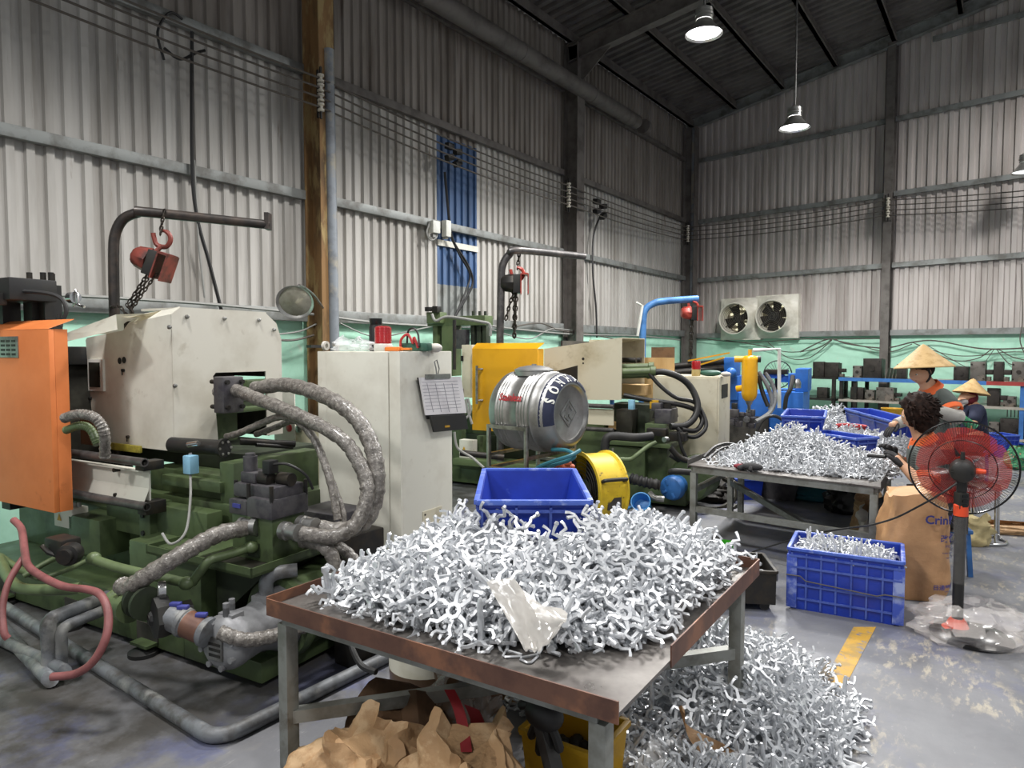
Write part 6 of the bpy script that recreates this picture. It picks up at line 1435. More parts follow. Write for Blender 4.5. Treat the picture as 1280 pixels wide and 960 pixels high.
P0 = oz(1015, 600, 0); N = Frame(at(1003, 520, 9.3).x, at(1003, 520, 9.3).y, 8)
m3 = thing('die_casting_machine', 'bright blue die casting machine with a yellow accumulator at the back', 'machine', N.o, N.a)
b = B(); vb(962, 1003, 490, 600, 0, 1.0, .01, b); vb(905, 962, 491, 600, .05, 1.0, .01, b); b.done('bed', 'machine_blue', m3)
vb(994, 1010, 461, 490, .1, .6, .01).done('end_block', 'machine_blue', m3)
b = B(); vb(972, 994, 470, 478, .3, .3, .01, b); vb(952, 980, 468, 473, .3, .1, .01, b); vb(985, 996, 467, 486, .25, .3, .01, b); b.done('slide_rails', 'machine_blue', m3)
b = B(); vb(955, 984, 462, 468, .25, .2, .01, b); b.done('black_rods', 'iron_dark', m3)
b = B(); vb(901, 918, 447, 470, -.15, .5, .01, b); vb(905, 922, 470, 500, .0, .5, .01, b); vb(856, 872, 456, 470, .3, .4, .01, b); vb(880, 905, 475, 530, .2, .4, .01, b); b.done('clamp_block', 'machine_blue', m3)
B().ball(N.at(914, 466, 9.0), .07).done('clamp_boss', 'machine_blue', m3)
for py, D in ((452, 9.5), (460, 9.4), (457, 9.8)): B().cyl(N.at(842, py + 6, D + .2), N.at(905, py, D), .045, seg=12).done('tie_bar', 'iron_dark', m3)
for a_, c_, D in (((860, 451), (912, 441), 9.4), ((872, 457), (905, 447), 9.3)): B().bar(N.at(*a_, D + .2), N.at(*c_, D), .05, .02).done('yellow_rail', 'yellow_door', m3)
q = N.at(937, 470, 8.8); k_ = 8.8 / 850
b = B().lathe([(.0, -31.5 * k_), (5 * k_, -31 * k_), (8 * k_, -28 * k_), (9.2 * k_, -24 * k_), (9.6 * k_, -22 * k_), (9.6 * k_, 20 * k_), (9 * k_, 23 * k_), (7 * k_, 25 * k_), (.0, 26 * k_)], q, seg=28); b.done('accumulator', 'accu_yellow', m3)
b = B().cyl(q + V((0, 0, 25 * k_)), q + V((0, 0, 33 * k_)), 2.4 * k_); b.done('accumulator_neck', 'accu_yellow', m3)
B().cyl(N.at(918, 449, 8.85), N.at(949, 449, 8.75), 4 * k_, seg=16).done('yellow_pipe', 'accu_yellow', m3); B().cyl(N.at(947, 449, 8.75), N.at(951, 449, 8.74), 4.1 * k_, seg=16).done('pipe_end', 'black', m3)
B().cyl(N.at(921, 486, 8.9), N.at(936, 484, 8.8), 4 * k_, seg=14).done('yellow_pipe', 'accu_yellow', m3)
B().lathe([(5 * k_, 0), (3.5 * k_, -4 * k_), (2 * k_, -6 * k_), (2 * k_, -14 * k_)], q + V((0, 0, -31 * k_)), seg=14).done('outlet', 'steel', m3)
B().tube([N.at(941, 438, 9.0), N.at(974, 436, 9.0), N.at(974, 510, 9.0)], .025, 8).done('white_pipe', 'jug_white', m3)
for q_, mt in (([(948, 465, 8.9), (958, 480, 8.85), (965, 500, 8.8), (962, 512, 8.8)], 'pipe_grey'), ([(956, 466, 8.9), (966, 482, 8.85), (969, 500, 8.8), (962, 516, 8.75), (945, 527, 8.7)], 'pipe_grey'), ([(948, 470, 8.9), (953, 490, 8.85), (960, 508, 8.8)], 'wire_black'), ([(991, 470, 9.1), (988, 486, 9.0), (983, 496, 9.0), (981, 512, 9.0)], 'wire_black')): B().tube(nw(*q_), .028, 8).done('hydraulic_hose', mt, m3)
B().lathe([(.0, 0), (.055, 0), (.05, .03), (.055, .05), (.05, .08), (.03, .12), (.0, .12)], N.at(996, 485, 9.1), seg=16).done('filter_bowl', 'steel', m3)
b = B(); r_ = random.Random(4)
for k in range(16):
    px, py = r_.uniform(912, 942), r_.uniform(514, 535); q = N.at(px, py, r_.uniform(8.7, 9.0)); s_ = r_.uniform(.05, .1); b.box(q, (s_ * 1.3, s_, s_), (0, 0, 0), .012)
b.done('valve_cluster', 'valve', m3)
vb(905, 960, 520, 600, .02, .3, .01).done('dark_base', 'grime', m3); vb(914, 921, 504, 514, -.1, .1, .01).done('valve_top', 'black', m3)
B().lathe([(.0, 0), (.04, 0), (.04, .03), (.0, .03)], N.at(933, 524, 8.65), (.3, -.95, 0), 14).done('gauge', 'steel', m3)
b = B().tube(sm([at(948, 560, 8.3), at(946, 540, 8.3), at(955, 524, 8.3), at(968, 520, 8.3), at(980, 526, 8.3)], 5), .02, 8); tag(b.done('hose_arch', 'black'), 'black and yellow hose arching behind the far heap', 'hose')
# blue jib with red hoist
jp = [at(803, 440, 9.6)]; jp = [V((jp[0].x, jp[0].y, 0))] + sm([at(803, 440, 9.6), at(804, 400, 9.6), at(807, 387, 9.6), at(816, 380, 9.6), at(830, 376.5, 9.6), at(872, 373.5, 9.7)], 5)
jib('j', 'light blue bent-pipe jib crane at the back', jp, .048, 'jib_blue')
B().tube([at(797, 420, 9.5), at(803, 382, 9.5), at(795, 378, 9.5)], .02, 6).done('lamp_pole', 'jug_white'); tag(bpy.data.objects['lamp_pole'], 'thin white bent rod beside the blue jib', 'rod')
hoist('bright red chain hoist under the blue jib', None, at(866, 382, 9.65), at(866, 391, 9.65), 1.15, 'hoist_red_bright', ([at(866, 374, 9.7), at(866, 380, 9.66)], [at(864, 397, 9.64), at(863, 420, 9.64), at(863, 450, 9.64)], [at(866, 397, 9.62), at(865, 425, 9.63), at(864, 450, 9.64)]), tilt=0, link=.05)
# round wire guard leaning behind the blue machine
p = at(972, 468, 9.9); t = thing('fan_guard', 'round black wire fan guard behind the blue machine', 'guard', p, YAW * .9)
B().tube([(.20 * math.cos(a), 0, .2 * math.sin(a)) for a in [k * math.pi / 16 for k in range(32)]], .008, 5, closed=True).done('ring', 'wire_black', t)
b = B()
for k in range(24): a = k * math.pi / 12; b.cyl((.03 * math.cos(a), 0, .03 * math.sin(a)), (.2 * math.cos(a), 0, .2 * math.sin(a)), .003, seg=4)
b.done('spokes', 'wire_black', t, kind='stuff')
B().bx(-.03, .03, .0, .03, -p.z + .0, .02).done('stand', 'iron_dark', t)
# ================================================================== FAR WORK TABLES
FZ = .66
def table(label, C4, legs, z, top, lip, legm, lips, rails=()):
    c = sum(C4, V()) / 4; t = thing('work_table', label, 'table', (c.x, c.y, 0))
    C4 = [up_(p, 0) for p in C4]
    B().prism([up_(p, z - .012) for p in C4], (0, 0, .012)).done('table_top', top, t, W=True)
    for i in lips: rim(C4[i], C4[(i + 1) % 4], z - .03, z + .04).done('rim_plate', lip, t, W=True)
    ins_ = [p.lerp(c, .06) for p in C4]
    for p in legs or [up_(q, 0) for q in ins_]: B().bx(p.x - .025, p.x + .025, p.y - .025, p.y + .025, 0, z - .06, .003).done('leg', legm, t, W=True)
    for k in range(4): B().bar(up_(ins_[k], z - .038), up_(ins_[(k + 1) % 4], z - .038), .05, .048).done('apron_rail', legm, t, W=True)
    for a_, b_, zz in rails: B().bar(up_(a_, zz), up_(b_, zz), .04, .045).done('lower_rail', legm, t, W=True)
    return t, ins_
A4 = [oz(860, 581, FZ), oz(1101, 609, FZ), oz(1121, 574, FZ), oz(925, 556, FZ)]
A4[2] = A4[1] + (A4[2] - A4[1]).normalized() * 1.15; A4[3] = A4[0] + (A4[2] - A4[1])
L0, L1 = oz(868, 690), oz(933, 664); g1 = A4[1].lerp(A4[3], .06)
ft, fi = table('far steel work table with the front heap of castings where two women work', A4, None, FZ, 'table_top', 'steel_dark', 'table_leg', (1, 3))
B().bar(up_(fi[0], .3), up_(fi[1], .3), .04, .045).done('lower_rail', 'table_leg', ft, W=True); B().bar(up_(fi[0], .45), up_(fi[3], .45), .04, .04).done('side_rail', 'table_leg', ft, W=True)
B().bar(up_(fi[3], .34), up_(fi[1], .1), .04, .05).done('cross_brace', 'table_leg', ft, W=True)
# second table behind it
uF = (A4[1] - A4[0]).normalized(); vF = (A4[2] - A4[1]).normalized()
B4 = [A4[3] + vF * .06 + uF * .05, A4[2] + vF * .06 + uF * .25, A4[2] + vF * 2.3 + uF * .25, A4[3] + vF * 2.3 + uF * .05]
table('rear steel work table behind the blue crates carrying two heaps', B4, None, FZ, 'table_top', 'steel_dark', 'table_leg', (1,))
def loc_(o, x, y): q = V((x, y, 0)) - up_(o, 0); return q.dot(uF), q.dot(vF)
WF, DF = (A4[1] - A4[0]).length, 1.15
def farh(x, y):
    a, b_ = loc_(A4[0], x, y); h = .30 * math.exp(-(((a - .62) / .34) ** 2 + ((b_ - .62) / .36) ** 2)) + .14 * math.exp(-(((a - 1.12) / .22) ** 2 + ((b_ - .45) / .3) ** 2)) + .06 * math.exp(-(((a - .25) / .16) ** 2 + ((b_ - .6) / .3) ** 2))
    return FZ, max(0, h - .03 + .015 * bump_(x, y, 1) * (h > .06))
def farin(x, y): a, b_ = loc_(A4[0], x, y); return .12 < a < WF - .06 and .06 < b_ < DF - .05
xs = [p.x for p in A4 + B4]; ys_ = [p.y for p in A4 + B4]; FBX = (min(xs), max(xs), min(ys_), max(ys_))
heap('far', farh, farin, FBX, 520, (.6, 1.0), 15, flat=.4, sc=.9)
CORES['far'] = B().grid(mound('c', farh, farin, FBX, 'alu', '', '', .04))
RC = oz(1035, 540, .7); MC = oz(1085, 560, .72)
def backh(x, y):
    q = V((x, y, 0)); c_ = oz(1046, 519, .80); d = q - up_(c_, 0); a, b_ = d.dot(uF), d.dot(vF)
    h = .46 * math.exp(-((a / .5) ** 2 + (b_ / .4) ** 2)) + .13 * math.exp(-(((a - .55) / .3) ** 2 + (b_ / .4) ** 2))
    return FZ, max(0, h - .03)
def bin_(x, y): a, b_ = loc_(B4[0], x, y); return .05 < a < (B4[1] - B4[0]).length - .05 and .8 < b_ < 2.25
heap('back', backh, bin_, FBX, 330, (.6, 1.0), 16, flat=.3, sc=1.0, kinds=(4, 4, 0, 2, 3, 4))
CORES['back'] = B().grid(mound('c', backh, bin_, FBX, 'alu', '', '', .04))
def midh(x, y):
    a, b_ = loc_(B4[0], x, y); h = .20 * math.exp(-(((a - .85) / .5) ** 2 + ((b_ - .4) / .4) ** 2)) + .1 * math.exp(-(((a - 1.35) / .25) ** 2 + ((b_ - .2) / .3) ** 2))
    return FZ, max(0, h - .02)
def midin(x, y): a, b_ = loc_(B4[0], x, y); return .3 < a < (B4[1] - B4[0]).length - .06 and .02 < b_ < 1.0
heap('mid', midh, midin, FBX, 330, (.6, 1.0), 17, flat=.4, sc=.9, kinds=(0, 2, 3, 4, 4, 5))
CORES['mid'] = B().grid(mound('c', midh, midin, FBX, 'alu', '', '', .04))
# crates and basket on the heaps
for q_, z, h, lb in (((( 993, 521), (1045, 523), (1023, 513), (968, 511)), .985, .15, 'shallow blue crate at the left of the rear table behind the front heap'),
                     (((1014, 541), (1082, 551), (1090, 546), (1025, 537)), .86, .16, 'blue crate half buried between the front and middle heaps'),
                     (((1068, 516), (1134, 531), (1136, 524), (1076, 507)), .94, .15, 'blue crate tilted on the rear table left of the workers')):
    t, hw, hd = crate(lb, [oz(*p, z) for p in q_], z, h, .03); ribs(t, hw, hd, h, 4, 3, (h * .75,))
p = oz(1064, 533, .86); t = thing('basket', 'round red plastic basket of castings on the rear table', 'basket', p - V((0, 0, .1)))
B().lathe([(.09, 0), (.125, .1), (.135, .105), (.135, .115), (.118, .112), (.09, .02), (.0, .02)], seg=28, caps=False).done('bowl', 'red_plastic', t)
for k in range(20): a = 2 * math.pi * k / 20; B().bar((.093 * math.cos(a), .093 * math.sin(a), .01), (.127 * math.cos(a), .127 * math.sin(a), .1), .006).done('rib', 'red_print', t)
p = oz(1115, 516, .92); tag(B().lathe([(.0, -.03), (.08, -.03), (.11, .05), (.1, .05), (.07, -.02), (.0, -.02)], p, seg=22).done('yellow_bowl', 'yellow_plastic'), 'yellow plastic bowl behind the tilted blue crate', 'bowl')
p = oz(940, 589, FZ) + V((0, 0, .035)); glove('dark red and black work glove lying at the front edge of the far table', p, [((-.8, -.3, -.1), .07), ((-.9, -.05, -.1), .08), ((-.85, .2, -.1), .075), ((-.7, .4, -.1), .06), ((.1, -.8, -.1), .06)], (1.5, 1.0, .55), 'glove_dark', 1.1)
p = oz(925, 586, FZ) + V((0, 0, .02)); tag(B().ball(p, .035, (1.5, 1, .6)).done('red_rag', 'scarf_red'), 'small dark red rag beside the glove on the far table', 'rag')
cable('black_hose', path((880, 572, 5.7), (892, 560, 5.8), (905, 555, 5.9), (918, 556, 5.9), (926, 561, 5.8)), .014, 'wire_black', 'black hose coiled on the left back corner of the far table')
cable('black_hose', path((885, 575, 5.6), (898, 563, 5.75), (912, 559, 5.85), (924, 566, 5.75)), .012, 'wire_black', 'thin black hose beside the other on the far table')
# below and behind the far table
cs = [oz(911, 600, .22), oz(947, 600, .22), oz(950, 592, .22), oz(916, 592, .22)]
t, hw, hd = crate('blue crate on the floor under the far tables', cs, .22, .22, .02)
p = oz(975, 621); t = thing('grey_tub', 'dark grey plastic tub under the rear table', 'tub', p, .1); B().lathe([(.0, 0), (.24, 0), (.28, .2), (.29, .2), (.27, .195), (.23, .02), (.0, .02)], seg=4).done('tub', 'valve', t)
p = oz(1022, 624); b = B(); sackmesh(b, p, .3, .2, .16, .2, 91, rough=.03, top=.6); tag(b.done('teal_bundle', 'teal_hose'), 'dark teal bundle lying under the rear table', 'bundle')
p = oz(1060, 640); b = B(); sackmesh(b, p, .2, .16, .3, .6, 93, rough=.03, top=.7); tag(b.done('black_sack', 'black'), 'black sack in the shadow under the right end of the far table', 'sack')

# ================================================================== WORKERS
def arm_dirs(p, q): return (q - p).normalized()
def hand_glove(par, wr, fw_, up__, mt, sc=1.0, name='glove'):
    fw_ = fw_.normalized(); sd = fw_.cross(up__).normalized(); b_ = [wr, wr + fw_ * .05 * sc]; vs = [wr - fw_ * .03 * sc, wr + fw_ * .03 * sc]; es = [(0, 1)]; rd = [(.03 * sc, .024 * sc), (.036 * sc, .022 * sc)]
    for k, (o_, l_) in enumerate(((-.028, .07), (-.010, .085), (.010, .08), (.028, .062))):
        i = len(vs); base = wr + fw_ * .075 * sc + sd * o_ * sc; vs += [base, base + fw_ * l_ * .5 * sc - up__ * .012 * sc, base + fw_ * l_ * .8 * sc - up__ * .04 * sc]; es += [(1, i), (i, i + 1), (i + 1, i + 2)]; rd += [.0125 * sc, .0115 * sc, .009 * sc]
    i = len(vs); base = wr + fw_ * .03 * sc - sd * .04 * sc; vs += [base, base + fw_ * .04 * sc - sd * .02 * sc, base + fw_ * .065 * sc - sd * .012 * sc - up__ * .015]; es += [(1, i), (i, i + 1), (i + 1, i + 2)]; rd += [.014 * sc, .0125 * sc, .01 * sc]
    return mesh_part(skin(vs, es, rd, 1, name), name, mt, par)
def person(label, J, f, shirt, sleeve=.62, legs=True, k=1.0, collar='collar', forearm=None):
    f = f.normalized(); s = V((0, 0, 1)).cross(f).normalized()      # s points to the person's left
    root = thing('person', label, 'person', (J['pel'].x, J['pel'].y, min(0, J['pel'].z)))
    # bare body: trunk, neck, head, arms, legs as one surface
    hd = J['head']; nk = J['neck']; ch = J['chest']; pe = J['pel']
    hx_ = (hd - nk).normalized(); hf = J.get('look', f).normalized(); hs = hx_.cross(hf).normalized() if abs(hx_.dot(hf)) < .9 else s
    vs = [pe, pe.lerp(ch, .5), ch, nk, nk.lerp(hd, .55) + hf * .015, hd - hx_ * .045 + hf * .03, hd + hf * .005, hd + hx_ * .075, hd - hx_ * .02 + hf * .095]
    rd = [(.115 * k, .09 * k), (.11 * k, .085 * k), (.12 * k, .09 * k), .05 * k, .05 * k, .062 * k, .082 * k, .05 * k, .014]
    es = [(0, 1), (1, 2), (2, 3), (3, 4), (4, 5), (5, 6), (6, 7), (5, 8)]
    for S_ in 'LR':
        i = len(vs); vs += [J['sh' + S_], J['sh' + S_].lerp(J['el' + S_], .5), J['el' + S_], J['el' + S_].lerp(J['wr' + S_], .5), J['wr' + S_], J['wr' + S_] + (J['wr' + S_] - J['el' + S_]).normalized() * .07]
        rd += [.05 * k, .042 * k, .036 * k, .036 * k, .025 * k, .028 * k]; es += [(2, i), (i, i + 1), (i + 1, i + 2), (i + 2, i + 3), (i + 3, i + 4), (i + 4, i + 5)]
    for S_ in 'LR':
        i = len(vs); vs += [J['hip' + S_], J['kn' + S_], J['an' + S_], J['an' + S_] + f * .14 - V((0, 0, .035))]
        rd += [.08 * k, .055 * k, .038 * k, .032 * k]; es += [(0, i), (i, i + 1), (i + 1, i + 2), (i + 2, i + 3)]
    body = mesh_part(skin(vs, es, rd, 2), 'body', 'skin', root)
    # face details
    if 'face' in J:
        for o_, r_, mt, nm in ((hf * .078 + hs * .03 + hx_ * .012, .009, 'jug_white', 'eye'), (hf * .078 - hs * .03 + hx_ * .012, .009, 'jug_white', 'eye'), (hf * .088 + hs * .03 + hx_ * .012, .004, 'black', 'pupil'), (hf * .086 - hs * .03 + hx_ * .012, .004, 'black', 'pupil')):
            B().ball(hd + o_, r_, seg=8, rings=6).done(nm, mt, root, W=True)
        B().ball(hd + hf * .083 - hx_ * .055, .014, (1, 1, .35), 10, 6).done('mouth', 'hoist_red_bright', root, W=True)
        for s__ in (-1, 1): B().ball(hd + hs * .08 * s__, .024, (.5, .9, 1.2), 10, 6).done('ear', 'skin', root, W=True)
        if J['face'] == 'glasses':
            for s__ in (-1, 1):
                c_ = hd + hf * .1 + hs * .032 * s__ + hx_ * .012; B().tube([c_ + hs * .024 * math.cos(a) + hx_ * .018 * math.sin(a) for a in [j * math.pi / 6 for j in range(12)]], .0014, 4, closed=True).done('spectacle_rim', 'wire_black', root, W=True)
    # shirt with sleeves
    vs = [pe - V((0, 0, .13)), pe.lerp(ch, .45), ch, ch.lerp(nk, .62)]; rd = [(.145 * k, .125 * k), (.14 * k, .12 * k), (.15 * k, .12 * k), (.075 * k, .07 * k)]; es = [(0, 1), (1, 2), (2, 3)]
    for S_ in 'LR':
        i = len(vs); e_ = J['sh' + S_].lerp(J['el' + S_], min(1, sleeve)); vs += [J['sh' + S_] - V((0, 0, .01)), J['sh' + S_].lerp(e_, .55), e_]; rd += [.075 * k, .066 * k, .062 * k]; es += [(2, i), (i, i + 1), (i + 1, i + 2)]
        if sleeve > 1: vs.append(J['el' + S_].lerp(J['wr' + S_], .75)); rd.append(.045 * k); es.append((i + 2, i + 3))
    mesh_part(skin(vs, es, rd, 2), 'shirt', shirt, root)
    if collar:
        c_ = ch.lerp(nk, .8); ax = (nk - ch).normalized(); x = f - ax * f.dot(ax); x.normalize(); y = ax.cross(x); rows = []
        for r_, h_ in ((.088, -.022), (.078, .0), (.064, .035), (.057, .03), (.07, -.005)): rows.append([c_ + ax * (h_ + .02 * math.cos(a) * -1) + (x * math.cos(a) + y * math.sin(a)) * r_ * k for a in [2 * math.pi * j / 20 for j in range(21)]])
        B().grid(rows).done('collar', collar, root, W=True, label='orange collar')
        for S_ in 'LR':
            e_ = J['sh' + S_].lerp(J['el' + S_], min(1, sleeve)); d_ = (J['el' + S_] - J['sh' + S_]).normalized(); B().lathe([(.068 * k, -.012), (.07 * k, .0), (.068 * k, .03), (.058 * k, .032)], e_ - d_ * .0, d_, 18, caps=False).done('sleeve_band', collar, root, W=True, label='orange band on the sleeve end')
    if legs:
        vs = [pe]; rd = [(.15 * k, .125 * k)]; es = []
        for S_ in 'LR':
            i = len(vs); vs += [J['hip' + S_], J['hip' + S_].lerp(J['kn' + S_], .5), J['kn' + S_], J['kn' + S_].lerp(J['an' + S_], .5), J['an' + S_] + V((0, 0, .03))]; rd += [.1 * k, .09 * k, .075 * k, .065 * k, .06 * k]; es += [(0, i), (i, i + 1), (i + 1, i + 2), (i + 2, i + 3), (i + 3, i + 4)]
        mesh_part(skin(vs, es, rd, 2), 'trousers', 'trousers', root)
        for S_ in 'LR': B().ball(J['an' + S_] + f * .06 + V((0, 0, -.03)), .05, (1, 1, .7)).done('shoe', 'black', root, W=True)
    for S_, mt, nm in forearm or (): 
        a_, c_ = J['el' + S_], J['wr' + S_]; pts = [a_ - (c_ - a_) * .12, a_, a_.lerp(c_, .5), c_]
        B().tube(sm(pts, 4), [.052 * k + (.036 - .052) * k * j / 12 for j in range(13)], 14).done(nm, mt, root, W=True)
    return root, f, s, hf, hx_, hs
def straw_hat(par, apex, brim_c, r, label=None):
    ax = (apex - brim_c).normalized(); h = (apex - brim_c).length; prof = []; n = 26
    for j in range(n + 1): t_ = j / n; prof.append((r * t_ + .001, h * (1 - t_) + (.0025 if j % 2 else 0)))
    prof += [(r * 1.0, -.006), (r * .97, -.002), (.02, h * .95)]
    B().lathe(prof, brim_c, ax, 40, caps=False).done('conical_hat', 'straw', par, W=True, ang=20)
def pz(px, py, D, z): q = at(px, py, D); return V((q.x, q.y, z))
# woman standing under the conical hat
f1 = -RT * .85 + V((FW.x, FW.y, 0)) * .3
J = dict(pel=at(1172, 552, 5.85), chest=at(1170, 505, 5.85), neck=at(1160, 481, 5.83), head=at(1152, 465, 5.8), look=-RT * .9 - V((FW.x, FW.y, 0)) * .25 - V((0, 0, .35)), face='plain',
         shL=at(1181, 495, 5.74), elL=at(1193, 520, 5.62), wrL=at(1155, 509, 5.5), shR=at(1158, 494, 5.98), elR=at(1148, 520, 6.0), wrR=at(1120, 530, 5.9),
         hipL=at(1176, 565, 5.8), knL=at(1174, 620, 5.8), anL=pz(1176, 665, 5.8, .06), hipR=at(1166, 565, 5.92), knR=at(1166, 620, 5.92), anR=pz(1166, 660, 5.92, .06))
w1, f, s, hf, hx2, hs2 = person('woman standing in conical straw hat and grey shirt with orange collar', J, f1, 'shirt', k=1.25, forearm=(('L', 'sleeve_grey', 'arm_sleeve'), ('R', 'sleeve_grey', 'arm_sleeve')))
straw_hat(w1, at(1154, 430, 5.8), at(1155, 459, 5.8), .228)
B().ball(J['head'] + hx2 * .03 - hf * .03, .092, (1, 1, 1)).done('hair', 'hair', w1, W=True)
B().tube(sm([J['head'] + hs2 * .085 + hx2 * .04, J['head'] + hs2 * .08 - hx2 * .04 + hf * .02, J['head'] + hf * .04 - hx2 * .1, J['head'] - hs2 * .08 - hx2 * .04 + hf * .02, J['head'] - hs2 * .085 + hx2 * .04], 5), .01, 8).done('chin_strap', 'glove_dark', w1, W=True)
for S_ in 'LR': hand_glove(w1, J['wr' + S_], J['wr' + S_] - J['el' + S_] - V((0, 0, .1)), V((0, 0, 1)), 'glove_dark')
# woman sitting at the table end, seen from behind
f2 = -RT * .7 + V((FW.x, FW.y, 0)) * .55
J = dict(pel=at(1180, 633, 4.95), chest=at(1160, 578, 4.95), neck=at(1151, 543, 4.93), head=at(1146, 518, 4.9), look=-RT * .75 + V((FW.x, FW.y, 0)) * .65 - V((0, 0, .25)), face='plain',
         shL=at(1160, 570, 4.78), elL=at(1158, 612, 4.66), wrL=at(1127, 580, 4.78), shR=at(1150, 562, 5.12), elR=at(1138, 590, 5.2), wrR=at(1116, 566, 5.1),
         hipL=at(1175, 636, 4.85), knL=at(1105, 640, 4.8), anL=pz(1112, 700, 4.85, .06), hipR=at(1165, 630, 5.1), knR=at(1098, 632, 5.15), anR=pz(1100, 690, 5.15, .06))
w2, f, s, hf, hx2, hs2 = person('woman with short dark hair sitting at the table end, back half turned', J, f2, 'shirt', k=1.18)
b = B(); M_ = Matrix.Identity(4)
b.ball(J['head'] + hx2 * .035 - hf * .018, .122, (1, 1, 1.05), 56, 40)
for v in b.b.verts:
    d = v.co - (J['head'] + hx2 * .03); n_ = math.sin(60 * d.x + 31 * d.z) * math.sin(55 * d.y + 20 * d.z) * .009 + math.sin(140 * d.x + 60 * d.y) * math.sin(90 * d.z) * .006
    v.co += d.normalized() * n_
    if d.dot(hf) > .055 and d.dot(hx2) < .05: v.co -= hf * (d.dot(hf) - .05) * .9
b.ball(J['head'] - hx2 * .045 - hf * .045, .09, (1, 1, 1.2), 18, 12)
r_ = random.Random(8)
for k in range(150):                                               # short tufts standing off the head
    d = V((r_.gauss(0, 1), r_.gauss(0, 1), r_.gauss(.2, .8))).normalized()
    if d.dot(hf) > .45: continue
    q = J['head'] + hx2 * .03 - hf * .015 + d * .115; t_ = (d * .6 - hf * .5 - hx2 * .35 + V((r_.gauss(0, .3), r_.gauss(0, .3), r_.gauss(0, .3)))).normalized()
    b.tube([q, q + t_ * .02, q + t_ * .042 - hx2 * .006], [.012, .008, .002], 5, caps=False)
b.done('hair', 'hair', w2, W=True, ang=80)
for S_ in 'LR': hand_glove(w2, J['wr' + S_], J['wr' + S_] - J['el' + S_], V((0, 0, 1)), 'glove_dark', 1.15)
B().tube([at(1107, 571, 4.8), at(1085, 569, 4.9)], .014, 8).done('held_tool', 'black'); tag(bpy.data.objects['held_tool'], 'black handled tool held in the seated woman glove', 'tool')
p = J['pel']; t = thing('stool', 'low plastic stool under the seated woman', 'stool', (p.x, p.y, 0), .3); zt_ = p.z - .13
B().bx(-.15, .15, -.15, .15, zt_ - .03, zt_, .01).done('seat', 'motor_blue', t)
for sx in (-1, 1):
    for sy in (-1, 1): B().bar((sx * .14, sy * .14, 0), (sx * .12, sy * .12, zt_ - .02), .03).done('leg', 'motor_blue', t)
# woman in navy at the back
f3 = -RT * .95 + V((FW.x, FW.y, 0)) * .1; D3 = 8.4
J = dict(pel=at(1218, 548, D3), chest=at(1219, 517, D3), neck=at(1214, 503, D3), head=at(1209, 496, D3), look=-RT - V((0, 0, .35)), shL=at(1222, 511, D3 - .14), elL=at(1216, 533, D3 - .2), wrL=at(1198, 519, D3 - .15), shR=at(1214, 511, D3 + .14), elR=at(1204, 530, D3 + .16), wrR=at(1190, 520, D3 + .1),
         hipL=at(1216, 556, D3 - .1), knL=at(1180, 558, D3 - .1), anL=pz(1180, 590, D3 - .1, .06), hipR=at(1216, 556, D3 + .1), knR=at(1182, 556, D3 + .1), anR=pz(1184, 588, D3 + .1, .06))
w3, f, s, hf, hx2, hs2 = person('woman in navy jacket, conical hat and face mask sitting at the back', J, f3, 'shirt_navy', k=1.18, collar=None, sleeve=.8, forearm=(('L', 'floral', 'floral_sleeve'), ('R', 'floral', 'floral_sleeve')))
straw_hat(w3, at(1217, 473, D3), at(1214, 491.5, D3), .2)
b = B().ball(J['head'] - hx2 * .03 + hf * .045, .062, (1, 1, .9)); b.done('face_mask', 'mask', w3, W=True)
B().ball(J['head'] - hf * .02 - hx2 * .02, .093, (1, 1, 1.05)).done('head_scarf', 'scarf_red', w3, W=True)
for S_ in 'LR': hand_glove(w3, J['wr' + S_], J['wr' + S_] - J['el' + S_], V((0, 0, 1)), 'pink')
q = at(1228, 515, D3 + .0); lettering('LA', .07, lambda x, y: tuple(at(1233 , 510, D3 - .02) + RT * 0.0 + V((0, 0, y)) + FW * x * 1.0 - RT * .0), 'mask', w3) if False else None
p = J['pel']; t = thing('stool', 'low stool under the navy woman at the back', 'stool', (p.x, p.y, 0)); zt_ = p.z - .12
B().bx(-.16, .16, -.16, .16, zt_ - .03, zt_, .01).done('seat', 'motor_blue', t)
for sx in (-1, 1):
    for sy in (-1, 1): B().bar((sx * .14, sy * .14, 0), (sx * .13, sy * .13, zt_ - .02), .03).done('leg', 'motor_blue', t)

# ================================================================== PEDESTAL FAN
fp = oz(1196, 792); hc = at(1205, 584, 3.86)
fn = thing('pedestal_fan', 'black pedestal fan with red see-through blades and wrapped base', 'fan', fp)
n_ = V((ray(1205, 589).x, ray(1205, 589).y, .03)).normalized(); sx_ = n_.cross(V((0, 0, 1))).normalized(); sz_ = sx_.cross(n_)
hc = V((fp.x, fp.y, hc.z)) + n_ * .06
def fl(a, r, d): return hc + (sx_ * math.cos(a) + sz_ * math.sin(a)) * r + n_ * d
RG = .262
B().tube([fl(k * math.pi / 32, RG, .0) for k in range(64)], .0052, 6, closed=True).done('guard_rim', 'black_gloss', fn, W=True)
b = B()
for k in range(108):
    a = k * 2 * math.pi / 108
    for dd in (-1, 1):
        q_ = [fl(a, r_, dd * d_ + .0) for r_, d_ in ((RG, .004), (RG * .93, .035), (RG * .6, .062), (.062, .072))]
        b.tube(q_, .0011, 3, caps=False)
b.done('guard_wires', 'black_gloss', fn, W=True, kind='stuff')
for dd in (-1, 1):
    for r_, d_ in ((.062, .072), (RG * .62, .061)): B().tube([fl(k * math.pi / 24, r_, dd * d_) for k in range(48)], .0025, 5, closed=True).done('guard_ring', 'black_gloss', fn, W=True)
